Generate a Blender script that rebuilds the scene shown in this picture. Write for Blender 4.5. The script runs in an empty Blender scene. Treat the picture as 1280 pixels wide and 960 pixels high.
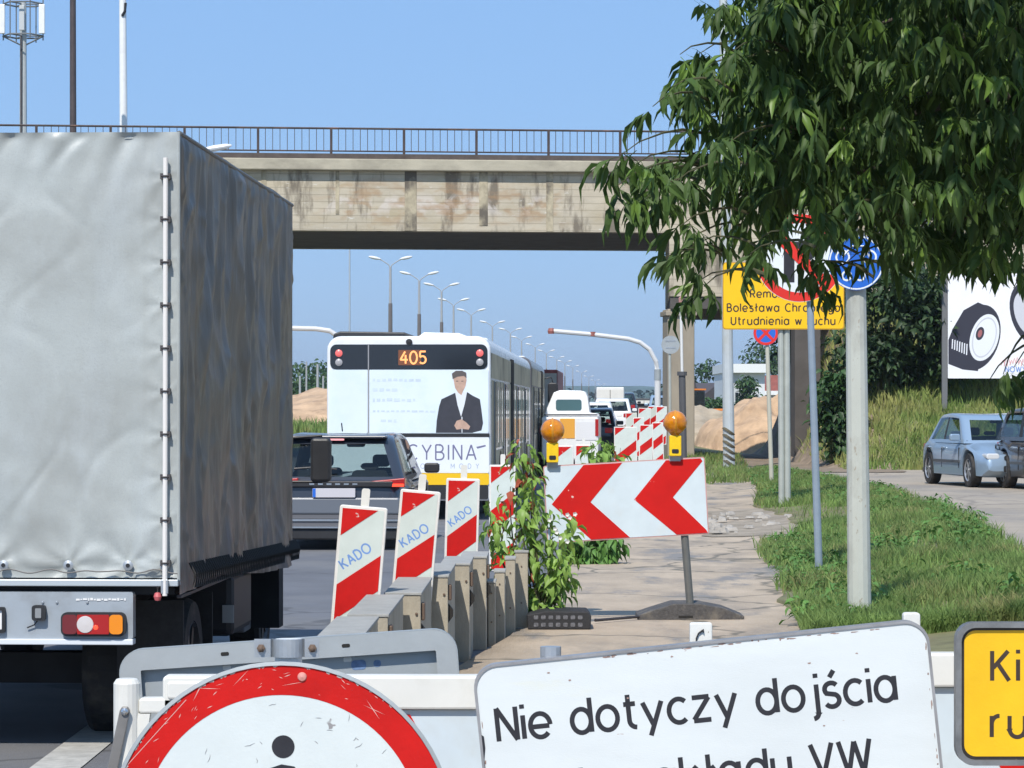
import bpy, bmesh, math, random
import numpy as np
from mathutils import Vector, Matrix, Euler, noise

random.seed(7)
rng = np.random.default_rng(7)
C = bpy.data.collections.new('street_scene')
bpy.context.scene.collection.children.link(C)
S = bpy.context.scene
PI = math.pi

# ------------------------------------------------------------------ camera, sky, sun, exposure
F, HZ, CAMZ = 3500.0, 515.0, 1.7          # focal length in photo pixels (1280 wide), horizon row, eye height
cam_d = bpy.data.cameras.new('camera')
cam = bpy.data.objects.new('camera', cam_d)
C.objects.link(cam)
cam.location = (0, 0, CAMZ)
cam.rotation_euler = (PI / 2, 0, 0)
cam_d.sensor_width = 36.0
cam_d.lens = 36.0 * F / 1280.0
cam_d.shift_y = (HZ - 480.0) / 1280.0
cam_d.clip_start = 0.3
cam_d.clip_end = 9000
S.camera = cam

SUN_EL = math.radians(50)
SUN_TRAVEL = Vector((0.27, 0.963, 0)).normalized()      # ground direction the light travels in
world = bpy.data.worlds.new('World')
S.world = world
world.use_nodes = True
wn = world.node_tree
wn.nodes.clear()
sky = wn.nodes.new('ShaderNodeTexSky')
sky.sky_type = 'NISHITA'
sky.sun_disc = False
sky.sun_elevation = SUN_EL
sky.sun_rotation = math.atan2(-SUN_TRAVEL.x, -SUN_TRAVEL.y)
sky.altitude = 0
sky.air_density = 1.0
sky.dust_density = 0.3
sky.ozone_density = 4.0
hs = wn.nodes.new('ShaderNodeHueSaturation')
hs.inputs['Saturation'].default_value = 1.12
hs.inputs['Value'].default_value = 1.0
tint = wn.nodes.new('ShaderNodeMix')
tint.data_type = 'RGBA'
tint.blend_type = 'MULTIPLY'
tint.inputs['Factor'].default_value = 1.0
tint.inputs[7].default_value = (0.90, 0.92, 1.05, 1)
bgn = wn.nodes.new('ShaderNodeBackground')
bgn.inputs['Strength'].default_value = 0.112
wout = wn.nodes.new('ShaderNodeOutputWorld')
wn.links.new(sky.outputs[0], hs.inputs['Color'])
wn.links.new(hs.outputs[0], tint.inputs[6])
even = wn.nodes.new('ShaderNodeMix')
even.data_type = 'RGBA'
even.inputs['Factor'].default_value = 0.72
even.inputs[7].default_value = (0.28 / .105, 0.50 / .105, 0.86 / .105, 1)
wn.links.new(tint.outputs[2], even.inputs[6])
wn.links.new(even.outputs[2], bgn.inputs['Color'])
wn.links.new(bgn.outputs[0], wout.inputs['Surface'])

sun_d = bpy.data.lights.new('sun', 'SUN')
sun_d.energy = 4.7
sun_d.angle = math.radians(0.5)
sun_d.color = (1.0, 0.95, 0.87)
sun = bpy.data.objects.new('sun', sun_d)
C.objects.link(sun)
sd = Vector((SUN_TRAVEL.x * math.cos(SUN_EL), SUN_TRAVEL.y * math.cos(SUN_EL), -math.sin(SUN_EL)))
sun.rotation_euler = sd.to_track_quat('-Z', 'Y').to_euler()
sun.location = (-20, -40, 60)

S.view_settings.view_transform = 'Standard'
S.view_settings.look = 'None'
S.view_settings.gamma = 1
S.view_settings.use_curve_mapping = False
S.view_settings.exposure = 0.05


# ------------------------------------------------------------------ helpers
def P(px, py, D):
    return Vector(((px - 640) / F * D, D, CAMZ + (HZ - py) / F * D))


def X(px, D):
    return (px - 640) / F * D


def Zp(py, D):
    return CAMZ + (HZ - py) / F * D


def sm(t):
    t = max(0.0, min(1.0, t))
    return t * t * (3 - 2 * t)


MATS = {}


def M(name, col, rough=0.6, metal=0.0, var=0.0, vscale=3.0, bump=0.0, bscale=30.0, dirt=None, dscale=2.0,
      dlim=(0.5, 0.7), stretch=(1, 1, 1), emit=None, trans=0.0, alpha=None, transm=0.0, coat=0.0, spec=0.5, rnd=0.0,
      speck=None, sscale=60, slim=(0.62, 0.66), dirt2=None, d2scale=2.0, d2lim=(0.5, 0.7), stretch2=None):
    if name in MATS:
        return MATS[name]
    m = bpy.data.materials.new(name)
    MATS[name] = m
    m.use_nodes = True
    nt = m.node_tree
    n = nt.nodes
    L = nt.links
    pb = n['Principled BSDF']
    out = n['Material Output']
    pb.inputs['Base Color'].default_value = (*col, 1)
    pb.inputs['Roughness'].default_value = rough
    pb.inputs['Metallic'].default_value = metal
    pb.inputs['Specular IOR Level'].default_value = spec
    pb.inputs['Coat Weight'].default_value = coat
    pb.inputs['Coat Roughness'].default_value = 0.08
    pb.inputs['Transmission Weight'].default_value = transm
    if emit:
        pb.inputs['Emission Color'].default_value = (*emit[0], 1)
        pb.inputs['Emission Strength'].default_value = emit[1]
    tc = n.new('ShaderNodeTexCoord')

    def mapped(st):
        mp = n.new('ShaderNodeMapping')
        mp.inputs['Scale'].default_value = st
        L.new(tc.outputs['Object'], mp.inputs['Vector'])
        return mp.outputs[0]
    vec = mapped(stretch)
    cur = None

    def nz(scale, v=None, detail=5):
        t = n.new('ShaderNodeTexNoise')
        t.inputs['Scale'].default_value = scale
        t.inputs['Detail'].default_value = detail
        t.inputs['Roughness'].default_value = 0.62
        L.new(v or vec, t.inputs['Vector'])
        return t.outputs['Fac']

    def mixc(fac, a, b):
        mx = n.new('ShaderNodeMix')
        mx.data_type = 'RGBA'
        L.new(fac, mx.inputs['Factor'])
        if isinstance(a, tuple):
            mx.inputs[6].default_value = (*a, 1)
        else:
            L.new(a, mx.inputs[6])
        if isinstance(b, tuple):
            mx.inputs[7].default_value = (*b, 1)
        else:
            L.new(b, mx.inputs[7])
        return mx.outputs[2]

    def ramp(fac, lo, hi):
        r = n.new('ShaderNodeMapRange')
        r.inputs['From Min'].default_value = lo
        r.inputs['From Max'].default_value = hi
        L.new(fac, r.inputs['Value'])
        return r.outputs[0]
    if var > 0:
        a = tuple(max(0, c * (1 - var)) for c in col)
        b = tuple(min(1, c * (1 + var)) for c in col)
        cur = mixc(ramp(nz(vscale), 0.3, 0.7), a, b)
    if rnd > 0:
        oi = n.new('ShaderNodeObjectInfo')
        a = tuple(max(0, c * (1 - rnd)) for c in col)
        b = tuple(min(1, c * (1 + rnd)) for c in col)
        rc = mixc(oi.outputs['Random'], a, b)
        if cur is None:
            cur = rc
        else:
            half = n.new('ShaderNodeMix')
            half.data_type = 'RGBA'
            half.inputs['Factor'].default_value = 0.5
            L.new(cur, half.inputs[6])
            L.new(rc, half.inputs[7])
            cur = half.outputs[2]
    if dirt:
        cur = mixc(ramp(nz(dscale, None, 8), *dlim), cur or col, dirt)
    if dirt2:
        cur = mixc(ramp(nz(d2scale, mapped(stretch2) if stretch2 else None, 8), *d2lim), cur or col, dirt2)
    if speck:
        cur = mixc(ramp(nz(sscale, None, 3), *slim), cur or col, speck)
    if cur is not None:
        L.new(cur, pb.inputs['Base Color'])
        if rough > 0.15 and not metal:
            rr = n.new('ShaderNodeMapRange')
            rr.inputs['To Min'].default_value = rough * 0.8
            rr.inputs['To Max'].default_value = min(1, rough * 1.2)
            L.new(nz(vscale * 2.3), rr.inputs['Value'])
            L.new(rr.outputs[0], pb.inputs['Roughness'])
    if bump > 0:
        bn = n.new('ShaderNodeBump')
        bn.inputs['Strength'].default_value = bump
        bn.inputs['Distance'].default_value = 0.02
        L.new(nz(bscale), bn.inputs['Height'])
        L.new(bn.outputs[0], pb.inputs['Normal'])
    if trans > 0:
        tr = n.new('ShaderNodeBsdfTranslucent')
        if cur is not None:
            L.new(cur, tr.inputs['Color'])
        else:
            tr.inputs['Color'].default_value = (*col, 1)
        ms = n.new('ShaderNodeMixShader')
        ms.inputs[0].default_value = trans
        L.new(pb.outputs[0], ms.inputs[1])
        L.new(tr.outputs[0], ms.inputs[2])
        L.new(ms.outputs[0], out.inputs['Surface'])
    return m


class MB:
    """collects geometry, then links it as one mesh object"""

    def __init__(s):
        s.v = []
        s.f = []

    def add(s, vs, fs, T=None):
        o = len(s.v)
        for v in vs:
            s.v.append(tuple(T @ Vector(v)) if T is not None else tuple(v))
        for f in fs:
            s.f.append(tuple(i + o for i in f))
        return s

    def box(s, x0, x1, y0, y1, z0, z1, T=None):
        vs = [(x0, y0, z0), (x1, y0, z0), (x1, y1, z0), (x0, y1, z0), (x0, y0, z1), (x1, y0, z1), (x1, y1, z1), (x0, y1, z1)]
        return s.add(vs, [(0, 3, 2, 1), (4, 5, 6, 7), (0, 1, 5, 4), (1, 2, 6, 5), (2, 3, 7, 6), (3, 0, 4, 7)], T)

    def prism(s, poly, y0, y1, T=None):
        """poly of (x, z), counter-clockwise seen from -y (the camera side), from y0 (near) to y1 (far)"""
        n = len(poly)
        vs = [(x, y0, z) for x, z in poly] + [(x, y1, z) for x, z in poly]
        fs = [tuple(range(n)), tuple(range(2 * n - 1, n - 1, -1))]
        fs += [((i + 1) % n, i, n + i, n + (i + 1) % n) for i in range(n)]
        return s.add(vs, fs, T)

    def sheet(s, poly, y, T=None):
        return s.add([(x, y, z) for x, z in poly], [tuple(range(len(poly)))], T)

    def tube(s, pts, r, n=8, cap=True, T=None):
        pts = [Vector(p) for p in pts]
        rs = r if isinstance(r, (list, tuple)) else [r] * len(pts)
        vs = []
        up = Vector((0, 0, 1))
        for i, p in enumerate(pts):
            d = (pts[min(i + 1, len(pts) - 1)] - pts[max(i - 1, 0)])
            if d.length < 1e-9:
                d = up.copy()
            d.normalize()
            a = d.cross(up)
            if a.length < 0.05:
                a = d.cross(Vector((0, 1, 0)))
            a.normalize()
            b = d.cross(a)
            for k in range(n):
                t = 2 * PI * k / n
                vs.append(p + (a * math.cos(t) + b * math.sin(t)) * rs[i])
        fs = []
        for i in range(len(pts) - 1):
            for k in range(n):
                k2 = (k + 1) % n
                fs.append((i * n + k, i * n + k2, (i + 1) * n + k2, (i + 1) * n + k))
        if cap:
            fs.append(tuple(range(n - 1, -1, -1)))
            fs.append(tuple(range((len(pts) - 1) * n, len(pts) * n)))
        return s.add(vs, fs, T)

    def disc(s, cx, cz, r, y, n=48, r2=None, T=None):
        """flat disc or ring facing -y"""
        if r2 is None:
            return s.add([(cx + r * math.cos(2 * PI * k / n), y, cz + r * math.sin(2 * PI * k / n)) for k in range(n)],
                         [tuple(range(n))], T)
        vs = []
        for k in range(n):
            c, q = math.cos(2 * PI * k / n), math.sin(2 * PI * k / n)
            vs += [(cx + r * c, y, cz + r * q), (cx + r2 * c, y, cz + r2 * q)]
        fs = [(2 * k, 2 * ((k + 1) % n), 2 * ((k + 1) % n) + 1, 2 * k + 1) for k in range(n)]
        return s.add(vs, fs, T)

    def lathe(s, prof, n=24, T=None):
        """prof of (r, z) round the z axis"""
        vs = []
        for r, z in prof:
            for k in range(n):
                t = 2 * PI * k / n
                vs.append((r * math.cos(t), r * math.sin(t), z))
        fs = []
        for i in range(len(prof) - 1):
            for k in range(n):
                k2 = (k + 1) % n
                fs.append((i * n + k, i * n + k2, (i + 1) * n + k2, (i + 1) * n + k))
        fs.append(tuple(range(n - 1, -1, -1)))
        fs.append(tuple(range((len(prof) - 1) * n, len(prof) * n)))
        return s.add(vs, fs, T)

    def build(s, name, mat, parent=None, smooth=False, bevel=0, bseg=2, loc=None, label=None, kind=None, world=False):
        me = bpy.data.meshes.new(name)
        vs = s.v
        if world and parent is not None:
            inv = parent_matrix(parent).inverted()
            vs = [tuple(inv @ Vector(v)) for v in vs]
        me.from_pydata(vs, [], s.f)
        me.update()
        return finish(me, name, mat, parent, smooth, bevel, bseg, loc, label, kind)


def parent_matrix(o):
    m = Matrix.Translation(o.location) @ o.rotation_euler.to_matrix().to_4x4()
    return parent_matrix(o.parent) @ m if o.parent else m


def finish(me, name, mat, parent=None, smooth=False, bevel=0, bseg=2, loc=None, label=None, kind=None):
    me.materials.append(mat)
    if smooth:
        me.polygons.foreach_set('use_smooth', [True] * len(me.polygons))
    o = bpy.data.objects.new(name, me)
    C.objects.link(o)
    if parent:
        o.parent = parent
    if loc:
        o.location = loc
    if bevel:
        b = o.modifiers.new('bevel', 'BEVEL')
        b.width = bevel
        b.segments = bseg
        b.limit_method = 'ANGLE'
        b.angle_limit = math.radians(40)
        b.harden_normals = False
    if label:
        o['label'] = label
    if kind:
        o['kind'] = kind
    return o


def thing(name, label, cat, loc=(0, 0, 0), rotz=0.0, group=None, rot=None):
    o = bpy.data.objects.new(name, None)
    C.objects.link(o)
    o.empty_display_size = 0.2
    o.location = loc
    o.rotation_euler = rot if rot else (0, 0, rotz)
    o['label'] = label
    o['category'] = cat
    if group:
        o['group'] = group
    return o


def copy_tree(o, parent=None, name=None):
    c = o.copy()
    C.objects.link(c)
    c.parent = parent
    for ch in list(o.children):
        copy_tree(ch, c)
    return c


def np_mesh(name, V, Fq, mat, parent=None, kind=None, smooth=False, label=None):
    """V (n,3) array, Fq list of (k,m) index arrays"""
    me = bpy.data.meshes.new(name)
    V = np.asarray(V, dtype=np.float32)
    loops = np.concatenate([f.reshape(-1) for f in Fq]).astype(np.int32)
    tot = np.concatenate([np.full(len(f), f.shape[1]) for f in Fq]).astype(np.int32)
    start = np.concatenate([[0], np.cumsum(tot)[:-1]]).astype(np.int32)
    me.vertices.add(len(V))
    me.vertices.foreach_set('co', V.reshape(-1))
    me.loops.add(len(loops))
    me.loops.foreach_set('vertex_index', loops)
    me.polygons.add(len(tot))
    me.polygons.foreach_set('loop_start', start)
    me.polygons.foreach_set('loop_total', tot)
    me.update(calc_edges=True)
    me.validate()
    return finish(me, name, mat, parent, smooth, kind=kind, label=label)


# ---- stroke lettering (x-height 1, capitals 1.4)
def arc(cx, cz, rx, rz, a0, a1, n=14):
    return [(cx + rx * math.cos(math.radians(a0 + (a1 - a0) * k / n)), cz + rz * math.sin(math.radians(a0 + (a1 - a0) * k / n)))
            for k in range(n + 1)]


GL = {
    'N': ([[(0, 0), (0, 1.4)], [(0, 1.4), (.8, 0)], [(.8, 0), (.8, 1.4)]], .8),
    'i': ([[(0, 0), (0, 1)], [(0, 1.28), (0, 1.46)]], 0),
    'e': ([arc(.42, .5, .42, .5, 0, 318, 22), [(.05, .46), (.8, .46)]], .84),
    'd': ([arc(.4, .5, .4, .5, 0, 360, 24), [(.8, 0), (.8, 1.45)]], .8),
    'b': ([arc(.4, .5, .4, .5, 0, 360, 24), [(0, 0), (0, 1.45)]], .8),
    'o': ([arc(.42, .5, .42, .5, 0, 360, 26)], .84),
    't': ([[(.2, 1.4), (.2, .35)] + arc(.5, .3, .3, .3, 180, 270, 6), [(0, 1), (.5, 1)]], .52),
    'y': ([[(0, 1), (.4, 0)], [(.8, 1), (.24, -.42)]], .8),
    'c': ([arc(.42, .5, .42, .5, 48, 312, 20)], .72),
    'z': ([[(0, .98), (.72, .98)], [(.7, .96), (.02, .04)], [(0, 0), (.74, 0)]], .74),
    'j': ([[(.3, 1), (.3, -.2)] + arc(.08, -.2, .22, .24, 0, -90, 6), [(.3, 1.28), (.3, 1.46)]], .3),
    's': ([arc(.33, .74, .28, .26, 35, 220, 10) + arc(.33, .26, .3, .27, 60, -150, 12)], .62),
    'ś': ([arc(.33, .74, .28, .26, 35, 220, 10) + arc(.33, .26, .3, .27, 60, -150, 12), [(.3, 1.24), (.5, 1.52)]], .62),
    'a': ([arc(.4, .5, .4, .5, 0, 360, 24), [(.8, 1.02), (.8, 0)]], .86),
    'k': ([[(0, 0), (0, 1.45)], [(.66, 1), (.04, .42)], [(.24, .6), (.7, 0)]], .7),
    'ł': ([[(.16, 0), (.16, 1.45)], [(-.06, .62), (.42, .92)]], .34),
    'l': ([[(0, 0), (0, 1.45)]], 0),
    'u': ([[(0, 1), (0, .38)] + arc(.36, .38, .36, .38, 180, 360, 12) + [(.72, .4), (.72, 1)], [(.72, .5), (.72, 0)]], .72),
    'V': ([[(0, 1.4), (.45, 0)], [(.45, 0), (.9, 1.4)]], .9),
    'W': ([[(0, 1.4), (.34, 0)], [(.34, 0), (.66, 1.35)], [(.66, 1.35), (.98, 0)], [(.98, 0), (1.32, 1.4)]], 1.32),
    'w': ([[(0, 1), (.26, 0)], [(.26, 0), (.52, .95)], [(.52, .95), (.78, 0)], [(.78, 0), (1.04, 1)]], 1.04),
    'K': ([[(0, 0), (0, 1.4)], [(.75, 1.4), (.05, .6)], [(.25, .82), (.8, 0)]], .8),
    'r': ([[(0, 0), (0, 1)], arc(.34, .62, .34, .38, 180, 85, 8)], .42),
    'R': ([[(0, 0), (0, 1.4)], [(0, 1.4), (.4, 1.4)] + arc(.42, 1.03, .34, .37, 90, -90, 12) + [(0, .66)], [(.4, .66), (.78, 0)]], .78),
    'm': ([[(0, 0), (0, 1)], arc(.3, .66, .3, .34, 180, 0, 10) + [(.6, 0)], arc(.9, .66, .3, .34, 180, 0, 10) + [(1.2, 0)]], 1.2),
    'n': ([[(0, 0), (0, 1)], arc(.34, .64, .34, .36, 180, 0, 10) + [(.68, 0)]], .68),
    'h': ([[(0, 0), (0, 1.45)], arc(.34, .64, .34, .36, 180, 0, 10) + [(.68, 0)]], .68),
    'g': ([arc(.4, .5, .4, .5, 0, 360, 24), [(.8, 1), (.8, -.15)] + arc(.42, -.15, .38, .3, 0, -150, 8)], .8),
    'B': ([[(0, 0), (0, 1.4)], [(0, 1.4), (.36, 1.4)] + arc(.36, 1.06, .32, .34, 90, -90, 10) + [(0, .72)],
           [(0, .72), (.4, .72)] + arc(.4, .36, .36, .36, 90, -90, 10) + [(0, 0)]], .76),
    'C': ([arc(.55, .7, .55, .7, 50, 310, 20)], .95),
    'U': ([[(0, 1.4), (0, .45)] + arc(.4, .45, .4, .45, 180, 360, 12) + [(.8, 1.4)]], .8),
    'A': ([[(0, 0), (.45, 1.4)], [(.45, 1.4), (.9, 0)], [(.16, .45), (.74, .45)]], .9),
    'D': ([[(0, 0), (0, 1.4)], [(0, 1.4), (.3, 1.4)] + arc(.3, .7, .55, .7, 90, -90, 14) + [(0, 0)]], .85),
    'O': ([arc(.58, .7, .58, .7, 0, 360, 28)], 1.16),
    'Y': ([[(0, 1.4), (.42, .65)], [(.84, 1.4), (.42, .65)], [(.42, .7), (.42, 0)]], .84),
    'I': ([[(0, 0), (0, 1.4)]], 0),
    'M': ([[(0, 0), (0, 1.4)], [(0, 1.4), (.5, .4)], [(.5, .4), (1, 1.4)], [(1, 1.4), (1, 0)]], 1),
    'S': ([arc(.4, 1.03, .36, .37, 35, 230, 10) + arc(.4, .36, .4, .37, 55, -150, 12)], .8),
    'L': ([[(0, 1.4), (0, 0)], [(0, 0), (.7, 0)]], .7),
    '4': ([[(.55, 1.4), (0, .45)], [(0, .45), (.85, .45)], [(.6, 1.0), (.6, 0)]], .85),
    '0': ([arc(.4, .7, .4, .7, 0, 360, 24)], .8),
    '5': ([[(.75, 1.4), (.12, 1.4)], [(.12, 1.4), (.08, .8)], arc(.38, .45, .38, .42, 140, -140, 14)], .78),
    ' ': ([], .35),
}


def letters(t, x, z, h, y, mat, parent, sw=.2, sp=.38, ang=0.0, T=None, name='letter'):
    """one flat mesh per letter, children of parent"""
    cx = 0.0
    for ch in t:
        w = GL[ch][1] + sp
        if GL[ch][0]:
            mb_ = MB()
            text(mb_, ch, x + cx * h * math.cos(ang), z + cx * h * math.sin(ang), h, y, sw, sp, ang, T)
            mb_.build(name, mat, parent)
        cx += w


def text_w(t, sp=.38):
    return sum(GL[c][1] + sp for c in t) - sp


def text(mb, t, x, z, h, y, sw=.2, sp=.38, ang=0.0, T=None, slant=0.0):
    """draw t starting at x,z with x-height h, facing -y, as flat ribbons"""
    ca, sa = math.cos(ang), math.sin(ang)
    cx = sw / 2
    k = 0
    for ch in t:
        strokes, w = GL[ch]
        for st in strokes:
            pts = [Vector((cx + a + slant * b, b)) for a, b in st]
            n = len(pts)
            closed = (pts[0] - pts[-1]).length < 1e-4
            vs = []
            for i, p in enumerate(pts):
                if closed:
                    a = (pts[i] - pts[i - 1 if i > 0 else n - 2]).normalized()
                    b = (pts[(i + 1) if i < n - 1 else 1] - pts[i]).normalized()
                else:
                    a = (pts[i] - pts[i - 1]).normalized() if i > 0 else (pts[1] - pts[0]).normalized()
                    b = (pts[i + 1] - pts[i]).normalized() if i < n - 1 else a
                d = (a + b)
                d = d.normalized() if d.length > .1 else a
                nn = Vector((-d.y, d.x))
                ml = min(1.6, 1 / max(.4, nn.dot(Vector((-a.y, a.x)))))
                for sgn in (1, -1):
                    q = p + nn * (sgn * sw / 2 * ml)
                    X_, Z_ = q.x * h, q.y * h
                    vs.append((x + X_ * ca - Z_ * sa, y - .00012 * (k % 4), z + X_ * sa + Z_ * ca))
            mb.add(vs, [(2 * i + 1, 2 * i + 3, 2 * i + 2, 2 * i) for i in range(n - 1)], T)
            k += 1
        cx += w + sp
    return mb


def fit_sp(t, h, width, sw):
    lo, hi = .05, 1.5
    for _ in range(30):
        m_ = (lo + hi) / 2
        if (text_w(t, m_) + sw) * h > width:
            hi = m_
        else:
            lo = m_
    return lo


def rrect(x0, x1, z0, z1, r, n=6):
    pts = []
    for cx, cz, a in ((x1 - r, z0 + r, -90), (x1 - r, z1 - r, 0), (x0 + r, z1 - r, 90), (x0 + r, z0 + r, 180)):
        for k in range(n + 1):
            t = math.radians(a + 90 * k / n)
            pts.append((cx + r * math.cos(t), cz + r * math.sin(t)))
    return pts


def ring_prism(mb, outer, inner, y0, y1, T=None):
    n = len(outer)
    vs = [(x, y0, z) for x, z in outer] + [(x, y0, z) for x, z in inner] + [(x, y1, z) for x, z in outer] + [(x, y1, z) for x, z in inner]
    fs = []
    for i in range(n):
        j = (i + 1) % n
        fs += [(i, j, n + j, n + i), (2 * n + j, 2 * n + i, 3 * n + i, 3 * n + j), (j, i, 2 * n + i, 2 * n + j), (n + i, n + j, 3 * n + j, 3 * n + i)]
    mb.add(vs, fs, T)
    return mb


# ------------------------------------------------------------------ materials
white_sheet = M('sign_white', (.72, .76, .78), .45, var=.05, vscale=6, dirt=(.6, .6, .5), dscale=5, dlim=(.56, .8), speck=(.42, .36, .3), sscale=22, slim=(.70, .73), bump=.05, bscale=160)
red_sheet = M('sign_red', (.53, .008, .006), .55, spec=.25, var=.14, vscale=7, speck=(.62, .5, .46), sscale=14, slim=(.71, .74), bump=.06, bscale=90)
red_sheet2 = M('chevron_red', (.55, .008, .006), .55, spec=.25, var=.1, vscale=4, speck=(.7, .5, .45), sscale=9, slim=(.69, .71))
yellow_sheet = M('sign_yellow', (.82, .48, .008), .42, var=.08, vscale=6, speck=(.75, .62, .4), sscale=16, slim=(.72, .74), bump=.05, bscale=120)
black_print = M('black_print', (.02, .02, .026), .5, var=.25, vscale=12, bump=.05, bscale=60)
blue_sheet = M('sign_blue', (.02, .13, .55), .42, var=.1)
blue_print = M('blue_print', (.16, .3, .62), .5, var=.12, vscale=20)
galv = M('galvanised_steel', (.42, .45, .48), .42, .55, var=.14, vscale=9, bump=.05, bscale=60, dirt=(.3, .29, .27), dscale=4, dlim=(.55, .8))
grey_alu = M('grey_aluminium', (.36, .39, .4), .5, .25, var=.08, vscale=5, bump=.04, bscale=70, dirt=(.25, .25, .24), dscale=6, dlim=(.6, .8))
white_plastic = M('white_plastic', (.72, .71, .66), .42, var=.06, vscale=4, dirt=(.58, .54, .45), dscale=3.5, dlim=(.52, .85), bump=.04, bscale=25, speck=(.4, .36, .3), sscale=40, slim=(.72, .76))
black_rubber = M('black_rubber', (.022, .022, .024), .75, var=.25, vscale=20, bump=.2, bscale=60)
grey_rubber = M('recycled_rubber', (.075, .07, .068), .85, var=.3, vscale=40, bump=.3, bscale=90, dirt=(.22, .19, .15), dscale=8, dlim=(.5, .85))
tyre_m = M('tyre', (.018, .018, .019), .8, bump=.2, bscale=80, dirt=(.07, .06, .05), dscale=6)
rim_m = M('rim_alloy', (.42, .43, .45), .35, .7)
rim_dark = M('rim_dark', (.05, .05, .055), .4, .4)
glass_car = M('car_glass', (.018, .024, .03), .06, coat=.4, spec=.7, var=.3, vscale=1.5)
def glass_mat():
    m = bpy.data.materials.new('see_through_glass')
    m.use_nodes = True
    nt = m.node_tree
    nt.nodes.clear()
    out = nt.nodes.new('ShaderNodeOutputMaterial')
    tr = nt.nodes.new('ShaderNodeBsdfTransparent')
    tr.inputs['Color'].default_value = (.62, .70, .68, 1)
    gl = nt.nodes.new('ShaderNodeBsdfGlossy')
    gl.inputs['Roughness'].default_value = .03
    fr = nt.nodes.new('ShaderNodeLayerWeight')
    pw = nt.nodes.new('ShaderNodeMath')
    pw.operation = 'POWER'
    pw.inputs[1].default_value = 4
    nt.links.new(fr.outputs['Facing'], pw.inputs[0])
    ad = nt.nodes.new('ShaderNodeMath')
    ad.operation = 'MULTIPLY_ADD'
    ad.inputs[1].default_value = .8
    ad.inputs[2].default_value = .06
    nt.links.new(pw.outputs[0], ad.inputs[0])
    mx = nt.nodes.new('ShaderNodeMixShader')
    nt.links.new(ad.outputs[0], mx.inputs[0])
    nt.links.new(tr.outputs[0], mx.inputs[1])
    nt.links.new(gl.outputs[0], mx.inputs[2])
    nt.links.new(mx.outputs[0], out.inputs['Surface'])
    return m


clear_glass = glass_mat()
chrome = M('bright_metal', (.62, .64, .66), .22, .9)
black_plastic = M('black_plastic', (.02, .02, .022), .5, var=.2, vscale=10)
red_lens = M('red_lens', (.32, .012, .012), .15, coat=.5, emit=((.6, .01, .01), .12))
red_lit = M('lit_tail_lamp', (.7, .04, .02), .2, emit=((1, .07, .03), 1.6))
orange_lens = M('orange_lens', (.8, .25, .01), .2, coat=.5)
clear_lens = M('clear_lens', (.6, .56, .55), .15, coat=.5)
asphalt = M('asphalt', (.135, .137, .148), .85, var=.16, vscale=.8, bump=.4, bscale=120, dirt=(.18, .175, .17), dscale=.6, dlim=(.5, .75), speck=(.27, .27, .27), sscale=110, slim=(.66, .72))
pavement_m = M('sandy_pavement', (.42, .335, .245), .9, var=.18, vscale=2.2, bump=.5, bscale=45, dirt=(.285, .235, .185), dscale=1.5, dlim=(.48, .66), dirt2=(.215, .20, .185), d2scale=1.3, d2lim=(.55, .63), stretch2=(1, .35, 1), stretch=(1, .4, 1), speck=(.48, .44, .38), sscale=70, slim=(.64, .7))
parking_m = M('old_asphalt', (.35, .295, .23), .9, stretch=(1, .4, 1), var=.13, vscale=.7, bump=.35, bscale=50, dirt=(.22, .2, .18), dscale=.5, dlim=(.48, .7), speck=(.42, .4, .36), sscale=60, slim=(.62, .7))
earth_m = M('bare_earth', (.25, .19, .135), .95, var=.25, vscale=2, bump=.6, bscale=14, dirt=(.14, .11, .08), dscale=1.5)
sand_m = M('sandy_soil', (.5, .34, .21), .95, var=.22, vscale=1.2, bump=.7, bscale=7, dirt=(.32, .21, .13), dscale=1.3, dlim=(.5, .7))
sand_pale = M('pale_sand', (.40, .33, .24), .95, var=.2, vscale=1.0, bump=.5, bscale=6, dirt=(.27, .22, .15), dscale=.9, dlim=(.5, .7), stretch=(1, 1, 4))
field_m = M('rough_grass_ground', (.16, .17, .07), .95, var=.35, vscale=.5, bump=.6, bscale=6, dirt=(.2, .16, .09), dscale=.35, dlim=(.48, .66))
soil_green = M('verge_soil', (.17, .16, .075), .95, var=.35, vscale=2.5, bump=.6, bscale=18, dirt=(.2, .15, .09), dscale=1.3, dlim=(.55, .68))
grass_m = M('grass_blades', (.20, .30, .08), .75, var=.5, vscale=2.6, trans=.35, dirt=(.33, .29, .12), dscale=1.1, dlim=(.50, .66), dirt2=(.09, .16, .04), d2scale=1.7, d2lim=(.5, .64))
herb_m = M('herb_leaves', (.10, .22, .045), .6, var=.45, vscale=2.5, trans=.25)
dry_m = M('dry_grass', (.33, .34, .11), .85, var=.35, vscale=1.1, trans=.3, dirt=(.17, .27, .06), dscale=.5, dlim=(.45, .6))
leaf_m = M('tree_leaf', (.070, .125, .030), .55, var=.5, vscale=3, trans=.28, rnd=.5, spec=.3)
leaf_y = M('young_leaf', (.15, .25, .045), .45, var=.3, vscale=6, trans=.35, rnd=.3)
bush_m = M('bush_leaf', (.035, .085, .02), .55, var=.55, vscale=.9, trans=.2)
plant_m = M('plant_leaf', (.25, .40, .08), .5, var=.4, vscale=7, trans=.3, rnd=.4)
plant_red = M('reddish_leaf', (.42, .10, .05), .5, var=.3, vscale=9, trans=.3, rnd=.3)
petal_m = M('white_petal', (.75, .74, .7), .6, trans=.2)
bark_m = M('bark', (.075, .06, .045), .9, var=.3, vscale=8, bump=.6, bscale=24, stretch=(1, 1, .3))
twig_m = M('twig', (.075, .075, .035), .8, var=.3, vscale=9)
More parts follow.
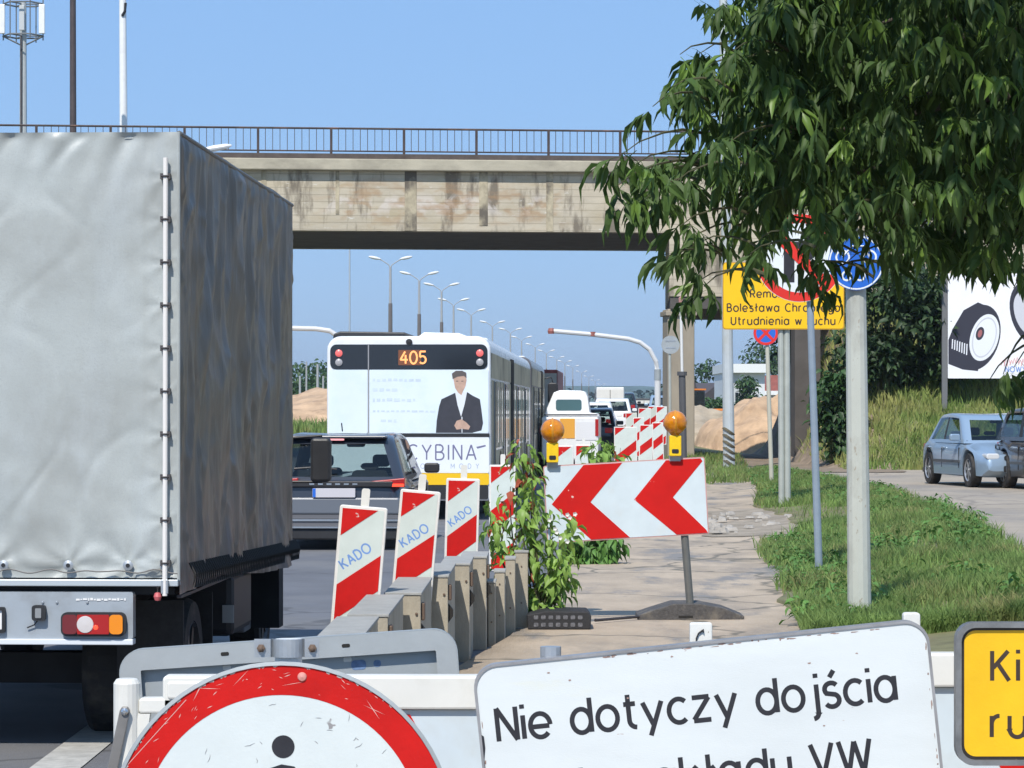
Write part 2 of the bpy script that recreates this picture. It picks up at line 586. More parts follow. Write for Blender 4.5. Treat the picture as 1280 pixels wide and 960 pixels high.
conc_pole = M('pale_pole', (.50, .52, .47), .6, var=.07, vscale=1.6, bump=.1, bscale=40, dirt=(.29, .285, .25), dscale=1.6, dlim=(.47, .62), stretch=(1, 1, .5), speck=(.36, .33, .27), sscale=30, slim=(.64, .7))
steel_pole = M('blue_grey_pole', (.30, .36, .42), .45, .3, var=.1, vscale=6)
dark_metal = M('dark_metal', (.045, .04, .042), .6, .2, var=.2)
rust_rail = M('brown_railing', (.06, .042, .038), .7, var=.35, vscale=3, dirt=(.16, .08, .05), dscale=2, dlim=(.55, .7))
barrier_m = M('tan_barrier', (.40, .355, .275), .85, var=.12, vscale=5, bump=.25, bscale=50, dirt=(.25, .22, .17), dscale=3, dlim=(.5, .75), stretch=(1, 1, .5))
barrier_top = M('grey_barrier_top', (.34, .34, .325), .85, var=.12, vscale=8, bump=.25, bscale=60)
bus_white = M('bus_white', (.78, .79, .8), .28, coat=.4, var=.03, dirt=(.6, .58, .52), dscale=1.4, dlim=(.55, .9))
bus_side = M('bus_side_panel', (.46, .41, .29), .5, spec=.3, var=.16, vscale=.6, dirt=(.2, .18, .13), dscale=1, dlim=(.5, .7))
bus_black = M('bus_glass', (.015, .017, .022), .08, coat=.5)
white_paint = M('white_paint', (.78, .78, .77), .35, coat=.3, var=.04, dirt=(.6, .58, .55), dscale=2, dlim=(.55, .9))
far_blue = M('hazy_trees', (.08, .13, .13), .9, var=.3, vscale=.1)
amber_glass = M('amber_lamp_glass', (.80, .27, .004), .1, coat=1.0, var=.35, vscale=18, trans=.25, bump=.15, bscale=30)
lamp_yellow = M('lamp_yellow', (.85, .55, .01), .4, var=.08, vscale=30)


def add_cracks(m, scale, col, width=.012, amt=.8):
    nt = m.node_tree
    n, L = nt.nodes, nt.links
    pb = n['Principled BSDF']
    old = pb.inputs['Base Color'].links[0].from_socket
    tc = n.new('ShaderNodeTexCoord')
    nz_ = n.new('ShaderNodeTexNoise')
    nz_.inputs['Scale'].default_value = 2.5
    L.new(tc.outputs['Object'], nz_.inputs['Vector'])
    ad = n.new('ShaderNodeMix')
    ad.data_type = 'RGBA'
    ad.blend_type = 'ADD'
    ad.inputs['Factor'].default_value = .5
    L.new(tc.outputs['Object'], ad.inputs[6])
    L.new(nz_.outputs['Color'], ad.inputs[7])
    vo = n.new('ShaderNodeTexVoronoi')
    vo.feature = 'DISTANCE_TO_EDGE'
    vo.inputs['Scale'].default_value = scale
    L.new(ad.outputs[2], vo.inputs['Vector'])
    mr = n.new('ShaderNodeMapRange')
    mr.inputs['From Min'].default_value = width * .3
    mr.inputs['From Max'].default_value = width
    mr.inputs['To Min'].default_value = amt
    mr.inputs['To Max'].default_value = 0
    L.new(vo.outputs['Distance'], mr.inputs['Value'])
    mx = n.new('ShaderNodeMix')
    mx.data_type = 'RGBA'
    L.new(mr.outputs[0], mx.inputs['Factor'])
    L.new(old, mx.inputs[6])
    mx.inputs[7].default_value = (*col, 1)
    L.new(mx.outputs[2], pb.inputs['Base Color'])


add_cracks(pavement_m, .42, (.12, .11, .085), .02)
add_cracks(parking_m, .25, (.16, .14, .12), .016, .6)
add_cracks(asphalt, .2, (.06, .06, .062), .010, .6)


# ------------------------------------------------------------------ the lie of the land
def interp(tab, y):
    if y <= tab[0][0]:
        return tab[0][1]
    for (a, u), (b, v) in zip(tab, tab[1:]):
        if y <= b:
            return u + (v - u) * (y - a) / (b - a)
    return tab[-1][1]


ROAD_R = [(-30, -2.2), (0, -1.6), (13, -1.0), (20.5, .0), (40, .95), (58, 2.3), (80, 3.9), (150, 7.4), (400, 19), (1500, 70)]
VERGE_L = [(14, 1.7), (19, 2.05), (22.5, 2.3), (25.2, 2.42), (27.5, 2.72), (30, 2.72), (33, 2.9), (36, 3.7), (38, 3.95), (42, 4.1), (47, 4.1), (54, 4.8), (62, 5.3), (70, 5.9)]
VERGE_R = [(14, 2.8), (18, 3.4), (20, 3.7), (24, 4.45), (30, 5.2), (35, 5.7), (42, 6.1), (48, 6.3), (60, 6.3), (66, 6.15), (70, 6.0)]


def ground(x, y):
    rise = 1.15 * sm((y - 45) / 115)
    side = 1 - sm((x - (0.048 * y + 1.0)) / 3.0)
    z = rise * side
    z += .24 * sm((x - .05 * y) / 3.0) * (1 - side * .9)
    # embankment of the bridge approach on the right
    e = sm((x - 8.0) / 1.7) * max(0, min(5.2, (y - 69.5) * .42, (95.5 - y) * .9))
    z += e
    return z


def grid_sheet(name, xs, ys, mat, dz=0.0, kind='structure', parent=None):
    V = np.array([(x, y, ground(x, y) + dz) for y in ys for x in xs])
    nx, ny = len(xs), len(ys)
    i = np.arange(nx - 1)[None, :] + np.arange(ny - 1)[:, None] * nx
    Fq = np.stack([i, i + 1, i + 1 + nx, i + nx], -1).reshape(-1, 4)
    return np_mesh(name, V, [Fq], mat, parent, kind=kind, smooth=True)


def strip(name, lf, rf, y0, y1, step, n, mat, dz, kerb=0.0, wob=0.0):
    V, Fq = [], []
    ys = []
    y = y0
    while y < y1:
        ys.append(y)
        y += step * max(1, y / 60)
    ys.append(y1)
    cols = n + 1 + (2 if kerb else 0)
    for y in ys:
        a, b = lf(y), rf(y)
        if wob:
            a += wob * noise.noise((y * .9, 3.3, 0)) + wob * .5 * noise.noise((y * 3.1, 1.3, 0))
            b += wob * noise.noise((y * .9, 9.3, 0)) + wob * .5 * noise.noise((y * 3.1, 5.3, 0))
        row = []
        for k in range(n + 1):
            x = a + (b - a) * k / n
            row.append((x, y, ground(x, y) + dz))
        if kerb:
            row = [(row[0][0] - .002, y, row[0][2] - kerb)] + row + [(row[-1][0] + .002, y, row[-1][2] - kerb)]
        V += row
    ny = len(ys)
    i = np.arange(cols - 1)[None, :] + np.arange(ny - 1)[:, None] * cols
    Fq = np.stack([i, i + 1, i + 1 + cols, i + cols], -1).reshape(-1, 4)
    return np_mesh(name, np.array(V), [Fq], mat, kind='structure', smooth=not kerb)


xs = sorted(set([-3000, -1200, -600, -300, -150, -80, -50, -35, -25, -18, -14] + [round(-10 + .5 * i, 2) for i in range(64)] + [23, 26, 30, 35, 42, 55, 80, 150, 300, 600, 1200, 3000]))
ys = sorted(set([-60, -30, -12, 0, 4, 8] + [round(10 + .5 * i, 2) for i in range(200)] + [112, 115, 120, 126, 133, 141, 150, 160, 175, 200, 250, 330, 450, 700, 1200, 2500, 5000]))
grid_sheet('ground', xs, ys, field_m)
strip('road', lambda y: interp(ROAD_R, y) - 11.5, lambda y: interp(ROAD_R, y), -20, 1400, .5, 12, asphalt, .02)
strip('pavement', lambda y: interp(ROAD_R, y) + .004, lambda y: interp(VERGE_L, y) + .35, -10, 74, .4, 6, pavement_m, .075, kerb=.16)
strip('car_park', lambda y: interp(VERGE_R, y) - .25, lambda y: 60, -10, 69.5, .5, 40, parking_m, .03, wob=.12)
strip('dirt_track', lambda y: interp(VERGE_L, min(y, 70)) - .3, lambda y: 9.4, 66, 93, .5, 8, earth_m, .045, wob=.3)
strip('verge_ground', lambda y: interp(VERGE_L, y), lambda y: interp(VERGE_R, y), 13, 67, .3, 8, soil_green, .10, kerb=.09, wob=.14)
strip('earth_patch', lambda y: 2.6 + (y - 33) * .05, lambda y: 5.3 + (y - 36) * .05, 36.2, 45.5, .3, 8, M('trodden_earth', (.30, .25, .19), .95, var=.3, vscale=3, bump=.6, bscale=20, dirt=(.2, .165, .12), dscale=2), .083, wob=.9)
strip('road_marking', lambda y: -2.27, lambda y: -2.03, 8, 15.0, .3, 1, M('worn_paint', (.42, .41, .38), .8, var=.2, vscale=12), .026)
# loose rubble in the trodden patch
rub = thing('rubble_heap', 'scatter of broken concrete lumps on bare earth at the edge of the walkway', 'rubble', (3.3, 40, ground(3.3, 40) + .1))
lump = M('broken_concrete', (.36, .33, .29), .9, var=.2, vscale=9, bump=.5, bscale=30)
for k in range(60):
    mb = MB()
    r = random.uniform(.03, .13)
    x, y = random.uniform(-.9, 1.3), random.uniform(-3.2, 3.8)
    pts = []
    for a in range(7):
        t = a * 2 * PI / 7
        pts.append((x + r * random.uniform(.6, 1.1) * math.cos(t), y + r * random.uniform(.6, 1.1) * math.sin(t)))
    h = r * random.uniform(.25, .6)
    vs = [(a, b, .0) for a, b in pts] + [(x + (a - x) * .7, y + (b - y) * .7, h * random.uniform(.7, 1.2)) for a, b in pts]
    mb.add(vs, [tuple(range(7, 14))] + [(i, (i + 1) % 7, 7 + (i + 1) % 7, 7 + i) for i in range(7)])
    mb.build('lump', lump, rub)


def mound(name, cx, cy, rx, ry, h, mat, seed=0, base=0.0, dz=0):
    n = 44
    V = []
    for j in range(n + 1):
        for i in range(n + 1):
            u, v = -1 + 2 * i / n, -1 + 2 * j / n
            d = math.sqrt(u * u + v * v)
            f = max(0, 1 - d ** 2.4) ** .7
            nz_ = noise.noise((u * 2.5 + seed, v * 2.5, 0)) * .35 + noise.noise((u * 7 + seed, v * 7, 1)) * .13 + noise.noise((u * 18 + seed, v * 18, 1)) * .05
            x, y = cx + u * rx, cy + v * ry
            V.append((x, y, ground(x, y) + dz + h * f * (1 + nz_) - .06 * (d > .95)))
    i = np.arange(n)[None, :] + np.arange(n)[:, None] * (n + 1)
    Fq = np.stack([i, i + 1, i + n + 2, i + n + 1], -1).reshape(-1, 4)
    return np_mesh(name, np.array(V), [Fq], mat, kind='structure', smooth=True)


mound('sand_heap', X(958, 101), 101, 2.6, 4.5, 1.75, sand_m, 3)
mound('sand_bank', X(880, 106), 107, 3.4, 5, 1.15, sand_pale, 9)
mound('spoil_bank', X(385, 120), 124, 6.5, 9, 1.6, sand_m, 5)
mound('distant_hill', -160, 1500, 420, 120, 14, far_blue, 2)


# ------------------------------------------------------------------ vegetation helpers
def leaf_shape(L, W, curl=.25, fold=.25):
    """one leaflet from the origin along +x, 8 verts"""
    v = np.array([(0, 0, 0), (.33 * L, W * .5, fold * W), (.33 * L, 0, 0), (.33 * L, -W * .5, fold * W),
                  (.68 * L, W * .36, fold * W * .8 - curl * L * .25), (.68 * L, 0, -curl * L * .3), (.68 * L, -W * .36, fold * W * .8 - curl * L * .25),
                  (L, 0, -curl * L)], dtype=float)
    tri = np.array([(0, 2, 1), (0, 3, 2), (4, 5, 7), (5, 6, 7)])
    quad = np.array([(1, 2, 5, 4), (2, 3, 6, 5)])
    return v, tri, quad


def euler_m(rx, ry, rz):
    return np.array(Euler((rx, ry, rz)).to_matrix())


def compound_leaf(L, seed, pairs=2, rl=.16, droop=1.0):
    """ash-leaved maple leaf: stalk along +x, drooping leaflets"""
    r = random.Random(seed)
    V, T, Q = [], [], []
    o = 0

    def put(base, yaw, pitch, l, w):
        nonlocal o
        v, t, q = leaf_shape(l, w, r.uniform(.05, .45), r.uniform(.1, .4))
        R = euler_m(r.uniform(-.6, .6), 0, 0)
        R2 = euler_m(0, pitch, 0)
        R3 = euler_m(0, 0, yaw)
        V.append(v @ R.T @ R2.T @ R3.T + np.array(base))
        T.append(t + o)
        Q.append(q + o)
        o += 8
    stalk = [(rl * t, 0, -.35 * rl * t * t) for t in (0, .35, .7, 1.0)]
    for k in range(pairs):
        t = .45 + .35 * k / max(1, pairs - 1)
        b = (rl * t, 0, -.35 * rl * t * t)
        for s_ in (1, -1):
            put(b, s_ * r.uniform(.5, 1.2), r.uniform(.5, 1.25) * droop, L * r.uniform(.7, 1.1), L * r.uniform(.19, .31))
    put(stalk[-1], r.uniform(-.3, .3), r.uniform(.4, 1.1) * droop, L * r.uniform(.9, 1.25), L * r.uniform(.22, .34))
    # the stalk as a thin strip
    sv = []
    for p in stalk:
        sv += [(p[0], .0022, p[2]), (p[0], -.0022, p[2])]
    V.append(np.array(sv))
    for k in range(3):
        Q.append(np.array([(o + 2 * k, o + 2 * k + 1, o + 2 * k + 3, o + 2 * k + 2)]))
    return np.concatenate(V), np.concatenate(T), np.concatenate(Q)


def scatter_merge(variants, items):
    """items: (pos, R(3x3), scale, variant) -> V, tris, quads"""
    Vs, Ts, Qs = [], [], []
    o = 0
    for pos, R, s_, k in items:
        v, t, q = variants[k]
        Vs.append((v * s_) @ R.T + pos)
        Ts.append(t + o)
        Qs.append(q + o)
        o += len(v)
    return np.concatenate(Vs), np.concatenate(Ts), np.concatenate(Qs)


def mesh_from(name, v, t, q, mat):
    me = bpy.data.meshes.new(name)
    me.from_pydata([tuple(p) for p in v], [], [tuple(int(a) for a in f) for f in t] + [tuple(int(a) for a in f) for f in q])
    me.materials.append(mat)
    me.update()
    return me


def in_poly(px, py, poly):
    c = False
    j = len(poly) - 1
    for i in range(len(poly)):
        (xi, yi), (xj, yj) = poly[i], poly[j]
        if (yi > py) != (yj > py) and px < (xj - xi) * (py - yi) / (yj - yi) + xi:
            c = not c
        j = i
    return c


def blade_field(pts, hmin, hmax, wmin, wmax, lean=.5):
    """grass blades at (x,y,z) points: two-segment tapering strips"""
    n = len(pts)
    pts = np.asarray(pts)
    h = rng.uniform(hmin, hmax, n)
    w = rng.uniform(wmin, wmax, n)
    a = rng.uniform(0, 2 * PI, n)
    b = rng.uniform(0, 2 * PI, n)
    ln = rng.uniform(0, lean, n) * h
    dx, dy = np.cos(a) * w / 2, np.sin(a) * w / 2
    lx, ly = np.cos(b) * ln, np.sin(b) * ln
    z0 = np.zeros(n)
    V = np.stack([pts + np.stack([-dx, -dy, z0], 1), pts + np.stack([dx, dy, z0], 1),
                  pts + np.stack([dx * .8 + lx * .35, dy * .8 + ly * .35, h * .6], 1), pts + np.stack([-dx * .8 + lx * .35, -dy * .8 + ly * .35, h * .6], 1),
                  pts + np.stack([lx, ly, h], 1)], 1).reshape(-1, 3)
    i = np.arange(n)[:, None] * 5
    return V, [i + np.array([[0, 1, 2, 3]]), i + np.array([[3, 2, 4]])]


# grass of the verge
def verge_pts(n, x_of=None, edge=0.0, y0=19.5, y1=67):
    out = []
    while len(out) < n:
        y = y0 + (y1 - y0) * random.random() ** 1.5
        a, b = interp(VERGE_L, y) - .05, interp(VERGE_R, y) + .1
        x = random.uniform(a, b)
        t = min(x - a, b - x)
        bald = noise.noise((x * 1.1, y * .45, 0))
        if 36.8 < y < 44.5 and x < 5.0 + .4 * noise.noise((y, 0, 0)) and random.random() < .93:
            continue
        if bald < -.12 and random.random() < .85:
            continue
        if t < .3 and random.random() > t / .3 + .25:
            continue
        out.append((x, y, ground(x, y) + .09))
    return out


V_, F_ = blade_field(verge_pts(78000), .05, .20, .007, .017, .9)
o = np_mesh('verge_grass', V_, F_, grass_m, kind='stuff')
o['label'] = 'short bright green grass on the verge between walkway and car park'
o['category'] = 'grass'
# clumps of broad-leaved herbs in the grass
hv, ht, hq = leaf_shape(.075, .04, .5, .2)
items = []
cl = []
while len(cl) < 230:
    y = 21 + 44 * random.random() ** 1.4
    a, b = interp(VERGE_L, y), interp(VERGE_R, y)
    x = random.uniform(a, b)
    if noise.noise((x * .8 + 7, y * .4, 2)) < .05:
        continue
    if 36.8 < y < 44.5 and x < 5.0:
        continue
    cl.append((x, y, random.uniform(.10, .24)))
for k in range(110):      # thicker weeds along the walkway edge
    y = random.choice([random.uniform(27, 34), random.uniform(20.5, 27), random.uniform(46, 60)])
    cl.append((interp(VERGE_L, y) + random.uniform(.15, .6), y, random.uniform(.10, .22)))
for k in range(70):      # and along the car park edge
    y = random.uniform(26, 62)
    cl.append((interp(VERGE_R, y) - random.uniform(-.1, .5), y, random.uniform(.14, .26)))
for x, y, h in cl:
    for q in range(20):
        a = random.uniform(0, 2 * PI)
        rr = random.uniform(0, h * .8)
        pz = ground(x, y) + .09 + random.uniform(.02, h) * (1 - rr / h * .5)
        items.append((np.array((x + rr * math.cos(a), y + rr * math.sin(a), pz)), euler_m(random.uniform(-.5, .5), random.uniform(-.5, .6), a), random.uniform(.6, 1.3), 0))
V_, T_, Q_ = scatter_merge([(hv, ht, hq)], items)
o = np_mesh('verge_weeds', V_, [T_, Q_], herb_m, kind='stuff')
o['label'] = 'dark green broad leaved weeds growing through the verge grass'
o['category'] = 'weeds'
# dry grass of the embankment
pts = []
while len(pts) < 34000:
    x, y = random.uniform(8.2, 20), 69.0 + 12 * random.random() ** 1.2
    if ground(x, y) < .3 and random.random() < .6:
        continue
    pts.append((x, y, ground(x, y) - .02))
V_, F_ = blade_field(pts, .12, .42, .02, .05, .8)
o = np_mesh('embankment_grass', V_, F_, dry_m, kind='stuff')
o['label'] = 'tall yellowish dry grass covering the embankment slope behind the silver car'
o['category'] = 'grass'
# small patches of grass at the far edge of the walkway
pts = []
for k in range(7000):
    y = random.uniform(60, 84)
    x = interp(ROAD_R, y) + .5 + random.uniform(0, 2.2)
    if noise.noise((x * .7, y * .25, 5)) > -.02:
        pts.append((x, y, ground(x, y) + .07))
V_, F_ = blade_field(pts, .08, .26, .012, .03, .8)
o = np_mesh('walkway_edge_grass', V_, F_, grass_m, kind='stuff')
o['label'] = 'low grass patches beside the bridge pier at the end of the walkway'
o['category'] = 'grass'
V_, F_ = blade_field([(X(random.uniform(330, 412), 108), random.uniform(106, 118), ground(-8, 112) + random.uniform(0, .3)) for k in range(1500)], .2, .6, .03, .06, .7)
o = np_mesh('roadside_weeds', V_, F_, grass_m, kind='stuff')
o['label'] = 'green weeds on the sandy bank left of the bus'
o['category'] = 'weeds'


def bush(name, label, cat, cx, cy, rx, ry, h, n, mat, leaf=(.16, .08), z0=None, stems=5, group=None, seed=0, clump=True, lobes=9):
    """rounded shrub: leaf clumps on stems"""
    r = random.Random(seed)
    zb = ground(cx, cy) if z0 is None else z0
    t = thing(name, label, cat, (cx, cy, zb), group=group)
    lv = leaf_shape(leaf[0], leaf[1], .3, .25)
    centers = []
    for k in range(lobes):
        a = r.uniform(0, 2 * PI)
        q = r.uniform(.0, .75)
        centers.append((q * rx * math.cos(a), q * ry * math.sin(a), h * r.uniform(.2, .88), r.uniform(.22, .42)))
    it = []
    for k in range(n):
        c = r.choice(centers)
        d = Vector((r.gauss(0, 1), r.gauss(0, 1), r.gauss(0, 1))).normalized() * (c[3] * (r.random() ** .4))
        p = np.array((c[0] + d.x * rx * 1.2, c[1] + d.y * ry * 1.2, max(.03, c[2] + d.z * h * .65)))
        it.append((p, euler_m(r.uniform(-.9, .9), r.uniform(-.4, 1.1), r.uniform(0, 2 * PI)), r.uniform(.6, 1.4), 0))
    V_, T_, Q_ = scatter_merge([lv], it)
    np_mesh('foliage', V_, [T_, Q_], mat, t, kind='stuff')
    mb = MB()
    for c in centers[:stems]:
        mb.tube([(c[0] * .1, c[1] * .1, -.05), (c[0] * .5, c[1] * .5, c[2] * .5), (c[0], c[1], c[2])], [.012 * h + .01, .009 * h + .006, .005], 5)
    mb.build('stem', twig_m, t)
    return t


# ------------------------------------------------------------------ the bridge
def girder_material():
    m = M('stained_concrete', (.50, .44, .335), .9, var=.14, vscale=1.2, bump=.3, bscale=22, stretch=(.5, 1, 1.6),
          dirt=(.42, .35, .23), dscale=1.1, dlim=(.5, .72), dirt2=(.19, .16, .12), d2scale=1.1, d2lim=(.53, .63), stretch2=(1.7, 1, .4),
          speck=(.6, .57, .5), sscale=7, slim=(.66, .74))
    nt = m.node_tree
    n, L = nt.nodes, nt.links
    pb = n['Principled BSDF']
    old = pb.inputs['Base Color'].links[0].from_socket
    tc = n.new('ShaderNodeTexCoord')
    sp = n.new('ShaderNodeSeparateXYZ')
    L.new(tc.outputs['Object'], sp.inputs[0])

    def math_(op, a, b=None, c=None):
        q = n.new('ShaderNodeMath')
        q.operation = op
        for i, v in enumerate((a, b, c)):
            if v is None:
                continue
            if isinstance(v, (int, float)):
                q.inputs[i].default_value = v
            else:
                L.new(v, q.inputs[i])
        return q.outputs[0]

    def band(sock, lo, hi, soft):
        r1 = n.new('ShaderNodeMapRange')
        r1.inputs['From Min'].default_value = lo - soft
        r1.inputs['From Max'].default_value = lo + soft
        L.new(sock, r1.inputs['Value'])
        r2 = n.new('ShaderNodeMapRange')
        r2.inputs['From Min'].default_value = hi + soft
        r2.inputs['From Max'].default_value = hi - soft
        L.new(sock, r2.inputs['Value'])
        return math_('MULTIPLY', r1.outputs[0], r2.outputs[0])
    # pale lime runs and ochre stains along the middle of the girder
    nz = n.new('ShaderNodeTexNoise')
    nz.inputs['Scale'].default_value = 1.7
    nz.inputs['Detail'].default_value = 6
    nz.inputs['Distortion'].default_value = 1.2
    L.new(tc.outputs['Object'], nz.inputs['Vector'])
    r = n.new('ShaderNodeMapRange')
    r.inputs['From Min'].default_value = .5
    r.inputs['From Max'].default_value = .6
    L.new(nz.outputs['Fac'], r.inputs['Value'])
    bx = band(sp.outputs['X'], -10.2, -3.3, .5)
    w1 = math_('MULTIPLY', math_('MULTIPLY', r.outputs[0], band(sp.outputs['Z'], 7.35, 7.85, .12)), bx)
    mx = n.new('ShaderNodeMix')
    mx.data_type = 'RGBA'
    L.new(math_('MULTIPLY', w1, .7), mx.inputs['Factor'])
    L.new(old, mx.inputs[6])
    mx.inputs[7].default_value = (.62, .56, .5, 1)
    nz2 = n.new('ShaderNodeTexNoise')
    nz2.inputs['Scale'].default_value = 2.6
    nz2.inputs['Detail'].default_value = 7
    mp = n.new('ShaderNodeMapping')
    mp.inputs['Scale'].default_value = (.7, 1, 1.5)
    L.new(tc.outputs['Object'], mp.inputs[0])
    L.new(mp.outputs[0], nz2.inputs['Vector'])
    r3 = n.new('ShaderNodeMapRange')
    r3.inputs['From Min'].default_value = .48
    r3.inputs['From Max'].default_value = .62
    L.new(nz2.outputs['Fac'], r3.inputs['Value'])
    w2 = math_('MULTIPLY', math_('MULTIPLY', r3.outputs[0], band(sp.outputs['Z'], 7.05, 8.2, .3)), math_('MULTIPLY', bx, .6))
    mx2 = n.new('ShaderNodeMix')
    mx2.data_type = 'RGBA'
    L.new(w2, mx2.inputs['Factor'])
    L.new(mx.outputs[2], mx2.inputs[6])
    mx2.inputs[7].default_value = (.36, .22, .11, 1)
    # board joints of the shuttering
    wv = n.new('ShaderNodeTexWave')
    wv.bands_direction = 'Z'
    wv.inputs['Scale'].default_value = 1.6
    wv.inputs['Distortion'].default_value = .5
    L.new(tc.outputs['Object'], wv.inputs['Vector'])
    r4 = n.new('ShaderNodeMapRange')
    r4.inputs['From Min'].default_value = 0
    r4.inputs['From Max'].default_value = .09
    r4.inputs['To Min'].default_value = .45
    r4.inputs['To Max'].default_value = 0
    L.new(wv.outputs['Fac'], r4.inputs['Value'])
    mx3 = n.new('ShaderNodeMix')
    mx3.data_type = 'RGBA'
    L.new(r4.outputs[0], mx3.inputs['Factor'])
    L.new(mx2.outputs[2], mx3.inputs[6])
    mx3.inputs[7].default_value = (.2, .17, .12, 1)
    L.new(mx3.outputs[2], pb.inputs['Base Color'])
    return m


girder_m = girder_material()
conc_m = M('weathered_concrete', (.42, .38, .29), .9, var=.2, vscale=1.5, bump=.3, bscale=20, dirt=(.16, .14, .11), dscale=.9, dlim=(.48, .75), stretch=(.5, 1, 1))
pier_m = M('pier_concrete', (.33, .285, .22), .9, var=.12, vscale=1.5, bump=.2, bscale=20, dirt=(.2, .17, .13), dscale=1, dlim=(.5, .75), stretch=(1, 1, .3))
soffit_m = M('shaded_concrete', (.09, .08, .072), .9, var=.2, vscale=1.5)  # near-black concrete, the shade under the bridge is put into the colour
BR = thing('road_bridge', 'weathered tan concrete bridge with stained girder crossing over the road on a slim pier', 'bridge', (4.85, 80, 0), math.radians(5.5))
b = MB().box(-46, -.30, .25, .7, 6.84, 8.53)
b.build('girder', girder_m, BR)
MB().box(-46, .93, 9.4, 9.8, 6.86, 8.53).build('girder', girder_m, BR)
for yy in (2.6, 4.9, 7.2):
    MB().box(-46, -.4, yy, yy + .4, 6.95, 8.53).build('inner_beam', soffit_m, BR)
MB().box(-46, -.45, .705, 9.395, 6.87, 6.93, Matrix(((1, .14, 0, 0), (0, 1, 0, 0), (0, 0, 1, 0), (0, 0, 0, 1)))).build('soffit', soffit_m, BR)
MB().box(-46, 24, 0, 10, 8.532, 8.86).build('deck_slab', conc_m, BR, bevel=.03)
MB().box(-46, 24, .9, 9.1, 8.862, 8.93).build('deck_surface', asphalt, BR)
MB().box(-46, 24, .02, .3, 8.862, 9.0).build('kerb_beam', M('dark_kerb', (.09, .07, .06), .9, var=.3), BR)
for i, px in enumerate((420, 512, 604, 688, 328, 236, 144)):
    xl = (px - 640) / F * 79 - 4.85
    rw = (.05, .17, .12, .10, .07, .1, .1)[i]
    MB().box(xl - rw, xl + rw, .235, .2495, (7.3, 6.845, 7.0, 6.845, 7.2, 6.9, 6.9)[i], 8.53).build('rib', M('rib_concrete', (.40, .345, .24), .9, var=.35, vscale=3, dirt=(.13, .11, .085), dscale=1.6, dlim=(.46, .6), stretch=(1, 1, .8)), BR, bevel=.01)
MB().box(-.36, 24, .12, 9.9, 5.0, 8.53, Matrix(((1, .14, 0, 0), (0, 1, 0, 0), (0, 0, 1, 0), (0, 0, 0, 1)))).build('end_block', girder_m, BR, bevel=.02)
MB().box(-.33, 3.9, .16, 9.85, 4.66, 4.998, Matrix(((1, .14, 0, 0), (0, 1, 0, 0), (0, 0, 1, 0), (0, 0, 0, 1)))).build('shaded_underside', soffit_m, BR)  # dark strip standing in for the shaded underside of the end block
MB().box(-.36, .42, .3, 1.3, -.2, 4.658).build('column', pier_m, BR, bevel=.03)
MB().box(.95, 1.7, 8.5, 9.4, -.2, 4.658).build('column', pier_m, BR, bevel=.03)
MB().box(-.42, .48, .22, 1.38, 4.46, 4.6).build('column_head', pier_m, BR, bevel=.02)
MB().box(5.4, 24, .2, 9.8, -.5, 4.998).build('abutment', M('abutment_concrete', (.21, .17, .125), .92, var=.22, vscale=.9, dirt=(.1, .085, .07), dscale=.7, dlim=(.45, .65)), BR)  # tan concrete darkened to brown, with the tree shade in its colour
MB().box(3.2, 3.94, -.4, .19, -.5, 5.3).build('wing_wall', soffit_m, BR)  # shade on this wall is painted in with the near-black material
mb = MB()
mb.tube([(-46, .12, 9.72), (24, .12, 9.72)], .032, 6)
mb.build('top_rail', rust_rail, BR)
MB().tube([(-46, .12, 9.08), (24, .12, 9.08)], .022, 5).build('bottom_rail', rust_rail, BR)
post_me = bal_me = None
px = 50
k = 0
while px < 1280:
    xl = (px - 640) / F * 79.4 - 4.85
    if post_me is None:
        o = MB().box(-.035, .035, .085, .155, 8.87, 9.71).build('railing_post', rust_rail, BR)
        post_me = o.data
        o.location.x = xl
    else:
        o = bpy.data.objects.new('railing_post', post_me)
        C.objects.link(o)
        o.parent = BR
        o.location.x = xl
    if px < 1040:
        for q in range(1, 10):
            xb = xl + 2.055 * q / 10
            if bal_me is None:
                o = MB().box(-.009, .009, .111, .129, 9.09, 9.70).build('baluster', rust_rail, BR)
                bal_me = o.data
            else:
                o = bpy.data.objects.new('baluster', bal_me)
                C.objects.link(o)
                o.parent = BR
            o.location.x = xb
    px += 90.8
mb = MB()
mb.tube([(-46, 9.88, 9.72), (24, 9.88, 9.72)], .025, 5)
for k in range(34):
    mb.box(-46 + k * 2.06, -45.95 + k * 2.06, 9.86, 9.9, 8.87, 9.71)
mb.build('far_railing', rust_rail, BR)


# ------------------------------------------------------------------ the tarpaulin truck
def wheel(parent, x, y, r, w, rim=rim_m, z=None, spokes=7, name='wheel', right=True):
    """wheel with its axle along x, outer face at x + w/2 (right) or x - w/2"""
    z = r if z is None else z
    s_ = 1 if right else -1
    R = Matrix.Translation((x, y, z)) @ Matrix.Rotation(s_ * PI / 2, 4, 'Y')
    t = MB().lathe([(r * .62, -w / 2), (r * .94, -w / 2), (r, -w * .36), (r, w * .36), (r * .94, w / 2), (r * .66, w / 2), (r * .64, w * .4)], 28, R)
    wo = t.build(name, tyre_m, parent, smooth=False)
    m = MB()
    m.lathe([(r * .1, w * .30), (r * .60, w * .26), (r * .655, w * .47), (r * .64, w * .5), (r * .60, w * .40), (r * .58, w * .2), (r * .1, w * .2)], 24, R)
    for k in range(spokes):
        a = 2 * PI * k / spokes
        T = R @ Matrix.Rotation(a, 4, 'Z')
        m.box(.05 * r, .6 * r, -.075 * r, .075 * r, w * .3, w * .44, T)
    m.lathe([(0.001, w * .46), (r * .16, w * .46), (r * .17, w * .3), (0.001, w * .3)], 14, R)
    m.build('rim', rim, wo)
    return wo


